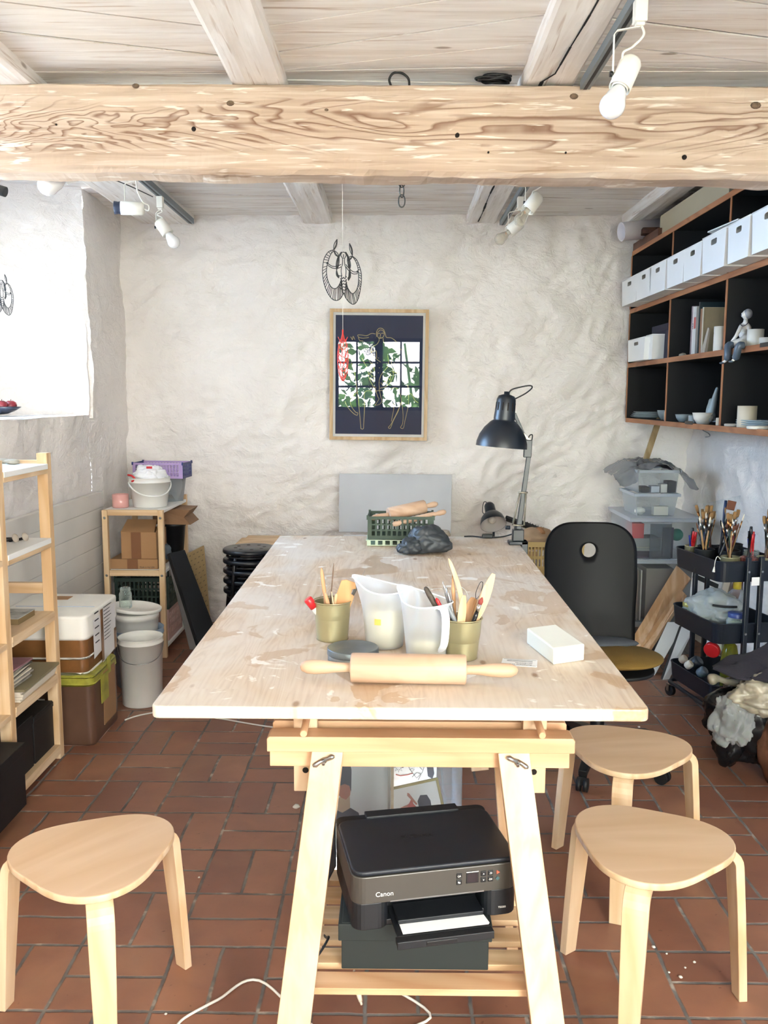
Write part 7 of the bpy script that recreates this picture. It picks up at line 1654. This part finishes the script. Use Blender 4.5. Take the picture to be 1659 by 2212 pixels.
# middle tray
jar('clear jar with a gold lid at the left end of the middle trolley tray', onT(.05, -.10, ZM), .037, .115, M('white paste', '#cfd0c8', .6), M('gold lid', '#a39a5c', .35, metal=.6))
jar('clear jar with a blue lid at the near end of the middle trolley tray', onT(.15, -.375, ZM), .046, .125, M('cream paste', '#b8b9a6', .6), M('blue lid', '#2b3f7d', .4))
BUB = CLEAR('bubble wrap', '#dfe5e6', .42, .2, '#c5cbca')
b = MB(); b.ball(onT(.15, -.17, ZM + .10), .14, 5, crum(14, .25, .12), (.95, 1.0, .72)); single('bubble_wrap', b, BUB, 'crumpled clear wrap filling the middle trolley tray', 'wrap')
b = MB(); c = onT(.13, -.30, ZM + .14); b.tube(smooth([c + V((-.06, 0, .008)), c, c + V((.06, .0, 0))], 4), .006, 6); single('dark_clip', b, BLACK, 'dark clip resting on the wrap and blue lidded jar', 'clip')
# bottom tray
ZB = W(1444, 1420, x=1.47).z - .08
q = W(1538, 1404, y=4.22); t = thing('plastic_bottle', 'white bottle with a big red cap lying in the bottom trolley tray', 'bottle', q); b = MB(); d = V((.55, .62, .25)).normalized(); b.lathe([(.040, 0), (.045, .03), (.045, .14), (.04, .15)], q + d * .012, d, 28); obj('bottle_body', b, BKT, t)
b = MB(); b.lathe([(.036, -.012), (.040, -.008), (.040, .016)], q, d, 28); obj('cap', b, M('bright red cap', '#d8262a', .35), t)
q = W(1580, 1425, y=4.15); t = thing('oil_bottle', 'clear bottle of yellow oil with a red cap in the bottom trolley tray', 'bottle', q); b = MB(); hbt = W(1580, 1392, y=4.15).z; b.lathe([(.042, q.z - .14), (.045, q.z - .02), (.030, hbt - .01), (.014, hbt + .005)], (q.x, 4.17, 0), n=28); obj('bottle_body', b, CLEAR('oil', '#b8b866', .35, .08, '#9c9a3a'), t)
b = MB(); b.lathe([(.015, hbt + .005), (.017, hbt + .02), (.015, hbt + .035)], (q.x, 4.17, 0), n=20); obj('cap', b, M('bright red cap', '#d8262a', .35), t)
for k, (px, py, r, mm, lb) in enumerate(((1503, 1432, .032, M('blue black plastic', '#26303c', .35), 'blue black plastic cup lying in the bottom trolley tray'), (1488, 1436, .020, CLAYW, 'small white cap at the left of the bottom trolley tray'), (1517, 1452, .026, M('grey blue plastic', '#5b6a75', .4), 'grey blue plastic lid in the bottom trolley tray'), (1476, 1424, .02, STN, 'brown stained sponge in the bottom trolley tray'))):
    q = W(px, py, y=4.30 - .04 * (k % 3)); b = MB(); b.lathe([(r * .8, -r * .9), (r, -r * .5), (r, r * .6), (r * .7, r * .9)], q, (.5, -.4, .6), 20); single(('plastic_cup', 'bottle_cap', 'jar_lid', 'sponge')[k], b, mm, lb, 'cup' if k == 0 else 'cap' if k == 1 else 'lid' if k == 2 else 'sponge')

# ---- bags and cloth heaped at the right edge
BBAG = M('black bin bag', '#0f1114', .22, bump=.6, bs=22); CB = CLEAR('clear bag', '#e2e5e6', .30, .15, '#cfd2d2'); CLB = M('clay wrapped in film', '#a39a88', .35, var=.35, vs=14, bump=.4, bs=25); DKC = M('dark charcoal cloth', '#2a2730', .95, var=.15, bump=.3, bs=90)
yb_ = 3.62; q = W(1598, 1610, y=yb_); zf = 0.
b = MB(); b.ball((W(1602, 1590, y=yb_).x, yb_ - .06, .215), .20, 5, lambda p: (lambda s_: V((s_.x, s_.y, max(s_.z, -.78))))(crum(31, .22, .13)(p)), (.88, .8, 1.0))
b.ball((W(1552, 1640, y=yb_).x, yb_ - .10, .13), .085, 4, crum(35, .2, .15), (.8, .8, 1.15)); single('bin_bag', b, BBAG, 'shiny black bin bag slumped on the floor at the right edge', 'bag')
b = MB(); b.ball((W(1552, 1560, y=yb_).x - .02, yb_ - .20, .27), .115, 5, crum(41, .35, .2), (.75, .7, 1.05)); single('clear_bag', b, CB, 'crumpled clear bag in front of the black bin bag', 'bag')
b = MB(); b.ball((W(1612, 1505, y=yb_).x - .02, yb_ - .22, .37), .12, 5, crum(47, .3, .16), (1.15, .7, .72)); single('clay_bag', b, CLB, 'clay wrapped in stained clear film on top of the black bag', 'bag')
b = MB(); b.tube(smooth([W(1530, 1470, y=yb_ - .1), W(1548, 1466, y=yb_ - .1), W(1570, 1472, y=yb_ - .1), W(1600, 1478, y=yb_ - .08)], 5), [.012, .02, .024, .024, .022, .018, .014, .012, .012, .012, .014, .014, .016, .016, .018, .02][:16], 10); single('twisted_film', b, CLB, 'twisted end of stained film pointing left over the tray', 'film')
b = MB()
def clothf(s_, v_):
    px = 1540 + 128 * s_; t0 = 1441 - 54 * s_ ** .9; t1 = 1443 + 30 * min(1, s_ * 1.4); py = t0 + (t1 - t0) * v_
    p = W(px, py, y=3.66 - .34 * v_ * (.3 + .7 * s_) - .12 * (1 - s_)); p += V((0, 1, .3)) * (.018 * math.sin(v_ * 9 + s_ * 7) + .03 * noise.noise(V((s_ * 3, v_ * 3, 2)))) * min(1, s_ * 3)
    return p
b.grid(clothf, 40, 24); single('dark_cloth', b, DKC, 'dark charcoal cloth thrown over the bags at the right edge', 'cloth', solid=.012)
b = MB(); b.ball((W(1690, 1620, y=3.40).x, 3.40, .17), .13, 4, lambda p: (lambda s_: V((s_.x, s_.y, max(s_.z, -.95))))(crum(55, .15, .1)(p)), (.72, .8, 1.5)); single('netted_bag', b, M('brown mottled film', '#6d4a38', .4, var=.6, vs=9, bump=.5, bs=30), 'brown mottled bag cut off by the right edge of the photo', 'bag')
# bottle with a yellow cap behind the trolley
q = W(1650, 1250, y=4.5); b = MB(); t = thing('spray_bottle', 'clear bottle with a yellow cap right of the trolley upright', 'bottle', (q.x, 4.5, .405)); b.lathe([(.05, .02), (.055, .10), (.045, .16), (.018, .19)], onT(.30, -.12, ZM), n=28); obj('bottle_body', b, CLR, t)
b = MB(); b.lathe([(.020, .185), (.020, .225), (.016, .23)], onT(.30, -.12, ZM), n=20); obj('cap', b, M('yellow cap', '#d9bd3f', .4), t)

# ================================================================== CEILING FITTINGS AND BACK WALL
TRK = M('grey track paint', '#6f777b', .5); TRKD = M('track slot', '#22262b', .6); SPW = M('cream lamp enamel', '#efece2', .35); OPAL = M('opal bulb glass', '#f1f0f0', .15)
def track(label, x, y0, y1, z):
    t = thing('lighting_track', label, 'track', (x, (y0 + y1) / 2, z), 0, None); b = MB(); b.box(x - .018, x + .018, y0, y1, z - .003, z + .028); obj('rail', b, TRK, t, .001)
    b = MB(); b.box(x - .006, x + .006, y0, y1 + .0005, z - .0036, z - .0028); obj('slot', b, TRKD, t); return t
track('grey lighting track along the cracked right joist', .683, .6, 3.315, ZJ - .032); track('grey lighting track behind the beam on the right joist', .692, 3.52, 5.80, ZJ - .032); track('grey lighting track on the left joist in front of the back wall', -1.305, 3.52, 5.76, ZJ - .032)
def spot(label, x, y, ztk, drop, hc, axis, hl, hr, bulb='opal', br=.030, rz=0, cordloop=1., dark=False):
    """track spot: adapter, flat arm, cylinder head along axis (head centre hc), bulb at the open end"""
    t = thing('track_spotlight', label, 'spotlight', (x, y, ztk), 0, None); hc = V(hc); axis = V(axis).normalized()
    b = MB(); b.box(x - .017, x + .017, y - .019, y + .019, ztk - .062, ztk - .0005); b.box(x - .012, x + .012, y - .014, y + .014, ztk - .072, ztk - .062); obj('adapter', b, SPW, t, .003)
    b = MB(); top = V((x, y, ztk - .072)); side = hc + V((-.001, 0, 0)); b.strip([top, V((side.x - hr * .9, side.y, top.z - .010)), V((side.x - hr * 1.15, side.y, top.z - .02)), V((side.x - hr * 1.15, side.y, hc.z + .0)), V((side.x - hr * 1.15, side.y, hc.z - .015))], .010, .003, (0, 1, 0)); obj('arm', b, SPW, t)
    b = MB(); b.lathe([(.006, 0), (.008, .002), (.008, .010)], (hc.x - hr * 1.15, hc.y, hc.z), (-1, 0, 0), 12); obj('pivot_knob', b, BLACK, t)
    b = MB(); A = hc - axis * hl / 2; b.lathe([(hr * .55, 0), (hr * .85, .004), (hr, .014), (hr, hl), (hr * .93, hl), (hr * .93, hl * .7), (.001, hl * .68)], A, axis, 36, cap0=True, cap1=False); obj('lamp_head', b, SPW, t)
    b = MB(); b.lathe([(hr * .75, hl * .7), (hr * .75, hl + .001), (hr * .68, hl + .001), (hr * .68, hl * .7)], A, axis, 28, cap0=False, cap1=False); obj('socket_ring', b, SPW, t)
    if dark: b = MB(); b.lathe([(hr * .98, hl), (hr * .90, hl + .012), (hr * 1.0, hl + .030), (hr * .9, hl + .031), (.001, hl + .004)], A, axis, 32, cap0=False, cap1=False); obj('dark_collar', b, NAVY if False else M('dark blue collar', '#1b2740', .35), t)
    if bulb: 
        b = MB(); k0 = hl * .75 if bulb == 'opal' else hl * .9; E_ = A + axis * k0; c1 = br * 1.35 + .02
        b.lathe([(.013, 0), (.0145, .02), (br * .72, .02 + br * .6)] + [(br * math.sin(R(a_)), c1 - br * math.cos(R(a_)) + br * .3) for a_ in (58, 75, 92, 110, 128, 146, 164, 179)], E_, axis, 32, cap1=False); obj('bulb', b, OPAL if bulb == 'opal' else CLEAR('bulb glass', '#f4f1ea', .06, .03, '#e9e4da'), t)
        if bulb == 'clear': b = MB(); b.tube([E_ + axis * .03 + V((.004 * math.cos(k), .004 * math.sin(k), .001 * k)) for k in range(12)], .001, 5); obj('filament', b, M('warm filament', '#e8a060', .4), t)
    b = MB(); s_ = hc - axis * hl * .5
    b.tube(smooth([V((x + .004, y - .004, ztk - .07)), V((x + .010, y - .008, (ztk - .08 + s_.z) / 2 + .02)), s_ + V((-.004, -.014, .028)), s_ + V((-.030 * cordloop, -.018, .012)), s_ + V((-.028 * cordloop, -.016, -.012)), s_ + V((.0, -.012, -.004)), s_ + axis * .006], 6), .0035, 8); obj('cord', b, SPW, t)
    return t
ZK = ZJ - .035
# front one, hanging before the beam
yfr = 2.60; q = W(1352, 155, y=yfr)
spot('cream spotlight with a large white bulb hanging in front of the beam', .683, yfr, ZK, 0, W(1352, 160, y=yfr), (-.42, -.25, -.95), 72 * sc_(yfr) * .95, 22 * sc_(yfr), 'opal', 25.5 * sc_(yfr))
b = MB(); xk_ = W(1345, 70, y=yfr).x; zk_ = W(1345, 40, y=yfr).z; 
y3 = 4.35; q = W(288, 450, y=y3); spot('cream spotlight with a dark blue collar on the left track', -1.25, y3, ZK, 0, W(287, 450, y=y3), (-1, -.15, .0), 48 * sc_(y3), 13.5 * sc_(y3), None, dark=True, cordloop=-.8)
y4 = 5.0; spot('cream spotlight with a white bulb tilted down, right on the left track', -1.303, y4, ZK, 0, W(353, 491, y=y4), (.60, -.1, -.85), 34 * sc_(y4), 12.5 * sc_(y4), 'opal', 13 * sc_(y4), cordloop=-.8)
y5 = 3.60; spot('spotlight with a white bulb half hidden behind the beam at upper left', W(165, 360, y=y5).x, y5, ZK + .02, 0, W(158, 378, y=y5), (-.8, -.3, -.42), .075, .026, 'opal', 21 * sc_(y5))
y6 = 4.15; spot('cream spotlight with a clear bulb behind the beam on the right track', .70, y6, ZK, 0, W(1152, 438, y=y6), (-.55, -.2, -.72), 40 * sc_(y6), 14 * sc_(y6), 'clear', 13 * sc_(y6))
y7 = 5.0; spot('farthest cream spotlight on the right track, tilted to the left', .694, y7, ZK, 0, W(1113, 490, y=y7), (-.75, -.1, -.62), 34 * sc_(y7), 12.5 * sc_(y7), 'clear', 12 * sc_(y7))
b = MB(); q = W(4, 408, y=4.3); b.lathe([(.02, 0), (.024, .02), (.024, .05)], q + V((-.03, 0, .0)), (1, 0, -.3), 20); single('dark_spotlight', b, BLACK, 'dark lamp end just showing at the left edge under the ceiling', 'spotlight')
# cable coils on the beam
b = MB(); b.tube(smooth([W(846, 188, y=3.40), W(841, 172, y=3.40), W(850, 158, y=3.40), W(868, 158, y=3.41), W(882, 170, y=3.42), W(884, 188, y=3.42)], 8), .0045, 8); single('cable_loop', b, CORD, 'single black cable loop standing up on the beam', 'cable')
b = MB(); c = W(1063, 182, y=3.41)
for k in range(5): b.tube([c + V(((.062 - .004 * k) * math.cos(a) + .006 * k, .02 * math.sin(a) * 1.4, .004 + .016 * abs(math.sin(a * .5 + k)) + .003 * k)) for a in [2 * math.pi * j / 28 for j in range(28)]], .0042, 6, True)
single('cable_coil', b, CORD, 'coil of black cable lying on top of the beam', 'cable')
b = MB(); b.tube(smooth([W(-10, 372, y=3.9), W(120, 372, y=4.0), W(235, 385, y=4.3), W(330, 425, y=4.9)], 6) , .003, 6); single('ceiling_cable', b, CORD, 'thin dark cable running along the left joist', 'cable')
# chain hanging behind the beam
xC = W(868, 400, y=3.56).x; t = thing('hanging_chain', 'short steel chain hanging from behind the beam', 'chain', (xC, 3.56, 2.36))
zc = W(868, 372, y=3.56).z; lk = 25 * sc_(3.56)
for k in range(3):
    b = MB(); hk = lk * .98; zz_ = zc - .010 - k * hk * .80; rotq = (k % 2); pts = []
    for j in range(20):
        a = 2 * math.pi * j / 20; u = .0125 * math.cos(a); w2 = hk / 2 * (abs(math.sin(a)) ** .8) * math.copysign(1, math.sin(a)); pts.append((xC + (u if not rotq else u * .65), 3.56 + (0 if not rotq else u * .8), zz_ - hk / 2 + w2))
    b.tube(pts, .0026, 8, True); obj('chain_link', b, M('dark steel', '#4c4f50', .4, metal=.8), t)
b = MB(); b.tube([(xC, 3.56, zc - .012), (xC, 3.52, zc + .05)], .003, 6); obj('chain_nail', b, STEEL, t)

# wire mermaid mobile; points traced in the plane of the ornament
def zo(x, y): return (620 + x * .25316, 500 + y * .25316)
def strokes(b, M_, polys, r, n=4, sm=4):
    for p in polys:
        pts = [M_ @ V((x, 0, z)) for x, z in p]; b.tube(smooth(pts, sm) if len(pts) > 2 else pts, r, n)
ym = 3.60; ctr = W(*zo(472, 345), y=ym); S_ = .25316 * sc_(ym)
def nz(lst): return [((x - 472) * S_, -(y - 345) * S_) for x, y in lst]
Lo = [(402, 170), (360, 185), (325, 235), (311, 310), (312, 390), (328, 460), (352, 515), (385, 560), (420, 574), (452, 562), (475, 530), (482, 512)]
Li = [(403, 178), (378, 205), (362, 245), (346, 300), (342, 350), (352, 410), (372, 455), (398, 477), (425, 474), (448, 445), (460, 415), (466, 395)]
Ro = [(558, 222), (590, 250), (612, 300), (627, 360), (628, 420), (620, 480), (606, 545), (585, 590), (558, 604), (525, 585), (498, 550), (483, 512)]
Ri = [(556, 225), (578, 255), (596, 300), (604, 350), (605, 400), (602, 440), (590, 485), (566, 515), (545, 514), (520, 480), (508, 445), (500, 405)]
def resamp(p, n):
    P2 = [V((x, y, 0)) for x, y in p]; s2 = smooth(P2, 6); out = []
    for i in range(n): k = i / (n - 1) * (len(s2) - 1); out.append((s2[int(k)].x, s2[int(k)].y))
    return out
polys = [nz(Lo), nz(Li), nz(Ro), nz(Ri)]
ribs = []
for o_, i_ in ((Lo, Li), (Ro, Ri)):
    a_, c_ = resamp(o_, 30), resamp(i_, 30)
    for k in range(1, 29): ribs.append(nz([a_[k], c_[k]]))
def leaf(p0, p1, w):
    (x0, y0), (x1, y1) = p0, p1; dx, dy = x1 - x0, y1 - y0; L = math.hypot(dx, dy); nx, ny = -dy / L * w, dx / L * w; m = ((x0 + x1) / 2, (y0 + y1) / 2)
    return [nz([p0, (m[0] + nx, m[1] + ny), p1]), nz([p0, (m[0] - nx, m[1] - ny), p1]), nz([p0, (m[0] + nx * .3, m[1] + ny * .3), p1])]
polys += leaf((402, 174), (430, 86), 11) + leaf((404, 176), (443, 228), 11) + leaf((555, 216), (531, 118), 10) + leaf((515, 252), (556, 218), 10)
polys += [nz([(352, 278), (390, 300), (430, 300), (462, 285)]), nz([(352, 292), (390, 314), (430, 318), (462, 305)]), nz([(500, 285), (530, 320), (565, 345), (600, 342)]), nz([(497, 300), (525, 335), (560, 360), (598, 358)])]
polys += [nz([(470, 300), (474, 260), (472, 235), (460, 215), (466, 195), (482, 188), (498, 196), (503, 216), (492, 236), (490, 260), (494, 300)]), nz([(482, 205), (482, 226), (478, 228)]), nz([(477, 236), (487, 236)])]
for k in range(4):
    d_ = k * 7
    polys += [nz([(466 - d_ * .3, 186 + d_ * .3), (448 - d_ * .5, 225), (446 - d_, 262), (440 - d_ * .9, 300), (424 - d_ * .3 + 3 * k, 335), (424 + d_ * .7, 372), (444 + d_ * .4, 395 - d_)]),
              nz([(498 + d_ * .3, 186 + d_ * .3), (513 + d_ * .5, 225), (514 + d_, 262), (522 + d_ * .8, 300), (537 - 3 * k, 340), (538 - d_ * .7, 385), (520 - d_ * .3, 415 - d_)])]
polys += [nz([(466, 300), (462, 340), (468, 380)]), nz([(498, 300), (502, 340), (498, 385)])]
for k in range(5): polys.append(nz([(458 - 2 * k, 372 + 24 * k), (472, 398 + 23 * k), (483, 388 + 25 * k), (492, 400 + 23 * k), (506 + 2 * k, 380 + 24 * k)][:5]))
WIRE = M('black lacquered wire', '#14151a', .5)
t = thing('mermaid_mobile', 'black cut-out mermaid with two tails hanging on a thread behind the beam', 'ornament', ctr, 0, None); b = MB(); Mm = Matrix.Translation(ctr)
strokes(b, Mm, polys, .0016); strokes(b, Mm, ribs, .0013, 4, 1)
for x, y in ((350, 275), (597, 343)): b.ball(Mm @ V((((x - 472) * S_), 0, -(y - 345) * S_)), .005, 2)
obj('cut_out', b, WIRE, t)
THR = M('pale thread', '#e8e4dc', .7)
xt = W(740, 520, y=ym).x; b = MB(); b.tube([(xt, ym, ctr.z + .055), (xt, ym, 2.60), (xt, ym, ZC - .004)], .0009, 5); obj('thread', b, THR, t)
mm = dup(t, W(2, 634, y=4.55), label='second black cut-out mermaid, cut by the left edge before the bright niche', rot=(0, 0, R(-6)), scale=.86)
# red wire ornament below the mermaid
zr0, zr1 = W(740, 712, y=ym).z, W(740, 823, y=ym).z; t = thing('red_ornament', 'red wire ornament hanging on a thread in front of the framed print', 'ornament', (xt, ym, zr1)); b = MB(); hR = zr0 - zr1
for k in range(9):
    a = 2 * math.pi * k / 9; pts = []
    for j in range(13):
        s_ = j / 12; r_ = .020 * (math.sin(math.pi * min(1, s_ * 1.15)) ** .6 + .15) * (1 if s_ < .8 else .7); pts.append((xt + r_ * math.cos(a + .4 * math.sin(s_ * 9)), ym + r_ * math.sin(a + .4 * math.sin(s_ * 9)), zr1 + hR * s_))
    b.tube(pts, .0011, 4)
for s_ in (.12, .25, .40, .52, .66, .8):
    b.tube([(xt + .019 * math.cos(a), ym + .019 * math.sin(a), zr1 + hR * s_ + .012 * math.cos(2 * a)) for a in [2 * math.pi * j / 24 for j in range(24)]], .0012, 4, True)
obj('wire_body', b, M('red wire', '#d3392c', .5), t)
b = MB(); b.tube([(xt, ym, zr1 + hR * .9), (xt, ym, ctr.z - .05)], .0009, 5); obj('thread', b, THR, t)

# ------------------------------------------------------------------ framed print on the back wall
OAK = WOOD('light oak frame', '#cdb08a', '#b8976c', 2, 1.2)
yp = 5.862; TLp, BRp = W(712, 668, y=yp), W(923, 951, y=yp); wP = (BRp.x - TLp.x); hP = (TLp.z - BRp.z)
Mp = frame_m(((TLp.x + BRp.x) / 2, yp, (TLp.z + BRp.z) / 2), (1, 0, -.008), (0, .0, 1))
PRT = M('deep navy print', '#14264a', .7, var=.1, vs=3)
t = framed('framed_print', 'oak framed dark print of a woman riding, hung on the white back wall', 'picture', Mp, wP, hP, .022, OAK, MOUNT, .026, rise=.016)
b = MB(); b.T = Mp; w2, h2 = wP / 2 - .038, hP / 2 - .040; pl = []
for k in range(40): pl.append((-w2 + 2 * w2 * k / 40, h2 + .002 * noise.noise(V((k, 0, 0)))))
for k in range(50): pl.append((w2 + .002 * noise.noise(V((k, 5, 0))), h2 - 2 * h2 * k / 50))
for k in range(40): pl.append((w2 - 2 * w2 * k / 40, -h2 + .002 * noise.noise(V((k, 9, 0)))))
for k in range(50): pl.append((-w2 + .002 * noise.noise(V((k, 15, 0))), -h2 + 2 * h2 * k / 50))
b.prism(pl, .0105, .0125, Mp) if False else b.add([(x, y, .0125) for x, y in pl], [tuple(range(len(pl)))]); pp = obj('print_paper', b, PRT, t)
def fp_(lst): return fitpx([zo(x, y) for x, y in lst], 0, Mp)
def ts(p): return [(v.x, v.y) for v in smooth([V((x, y, 0)) for x, y in p], 4)]
G = [[(765, 900), (764, 860), (780, 832), (800, 826), (825, 840), (840, 880), (850, 905), (890, 910), (930, 940), (945, 975), (965, 1005), (985, 1010)], [(772, 860), (775, 900), (797, 914), (822, 900), (830, 870), (818, 848), (795, 842), (775, 862)], [(775, 876), (785, 870), (795, 874), (797, 893), (790, 895)], [(805, 874), (815, 868), (825, 872)], [(790, 904), (805, 904)],
     [(785, 912), (785, 935), (765, 965), (730, 985), (718, 1030), (760, 1085), (800, 1115)], [(820, 912), (825, 945), (850, 965), (870, 970)], [(755, 875), (720, 872), (680, 890), (640, 885), (605, 885), (615, 905), (650, 912), (700, 905)], [(610, 905), (620, 930), (650, 935)], [(545, 900), (560, 925), (565, 895), (580, 925)],
     [(718, 1030), (760, 1020), (765, 1080)], [(640, 1080), (665, 1130), (690, 1180), (700, 1250), (730, 1310), (745, 1350)], [(700, 1100), (745, 1180), (740, 1280)], [(700, 1180), (725, 1200), (700, 1215), (730, 1235), (705, 1255), (738, 1275)],
     [(860, 1060), (865, 1140), (830, 1190), (800, 1230), (785, 1290), (790, 1340)], [(895, 1080), (890, 1140), (905, 1185)], [(915, 1120), (912, 1190)], [(905, 1190), (905, 1240), (880, 1290), (840, 1325), (790, 1340)], [(800, 1290), (820, 1310), (835, 1275), (850, 1300), (862, 1250), (880, 1270), (885, 1210)], [(895, 1195), (940, 1210)],
     [(745, 1320), (775, 1410), (785, 1430), (760, 1470), (752, 1482), (790, 1475), (810, 1445), (800, 1410), (785, 1340)], [(550, 1120), (575, 1200), (590, 1290), (605, 1400), (615, 1500), (630, 1660), (632, 1682), (652, 1682), (655, 1640), (662, 1500), (665, 1370), (750, 1362), (860, 1352), (925, 1332), (960, 1380), (975, 1450), (950, 1520), (890, 1640), (865, 1670), (882, 1678), (905, 1620), (950, 1530), (975, 1460), (990, 1560), (985, 1640), (968, 1672), (992, 1678), (1005, 1620), (1035, 1480), (1035, 1380), (1030, 1310)],
     [(600, 1370), (545, 1430), (550, 1490), (585, 1540), (605, 1548), (598, 1568), (565, 1550), (520, 1500), (495, 1450)], [(870, 1355), (905, 1420), (912, 1500), (890, 1620)], [(1035, 1370), (1070, 1400), (1090, 1440), (1120, 1462)]]
b = MB(); b.T = Mp
for g in G: b.tube([(x, y, .0130) for x, y in ts(fp_(g))], .0018, 4)
for i in range(7):
    for j in range(2): 
        c = fp_([(735 + 45 * j + i * 4 - (i % 2) * 12, 1080 + i * 42)])[0]; b.lathe([(.0028, 0), (.002, .0008)], (c[0], c[1], .0126), n=6)
obj('gold_drawing', b, M('gold line', '#dccb92', .6), pp)
def paneglass():
    t = NT('picture glass'); tr = t.n('BsdfTransparent'); gl = t.n('BsdfGlossy'); gl.inputs['Roughness'].default_value = .0; m = t.n('MixShader'); fr = t.n('Fresnel'); fr.inputs[0].default_value = 1.5
    t.set(m.inputs[0], t.math('MULTIPLY', fr.outputs[0], .9)); t.t.links.new(tr.outputs[0], m.inputs[1]); t.t.links.new(gl.outputs[0], m.inputs[2]); t.t.links.new(m.outputs[0], t.out.inputs[0]); return t.m
b = MB(); b.T = Mp; b.add([(-wP / 2 + .021, -hP / 2 + .021, .017), (wP / 2 - .021, -hP / 2 + .021, .017), (wP / 2 - .021, hP / 2 - .021, .017), (-wP / 2 + .021, hP / 2 - .021, .017)], [(0, 1, 2, 3)]); obj('picture_glass', b, paneglass(), t)

# crumbs of clay on the tiles
b = MB(); rr3 = random.Random(4)
for px, py in ((640, 1742), (1440, 2060), (1480, 2090), (1500, 2078), (1412, 2045), (358, 2190), (430, 1895), (1250, 1990), (1380, 1570), (1470, 2110), (1445, 2100)):
    q = W(px, py, z=.004); b.ball((q.x, q.y, .004), rr3.uniform(.003, .006) if px != 640 else .014, 2, crum(rr3.random() * 9, .3, .1), (1, 1, .6))
single('clay_crumbs', b, CLAYW, 'crumbs of dried clay scattered over the tiles', 'crumbs', kind='stuff')
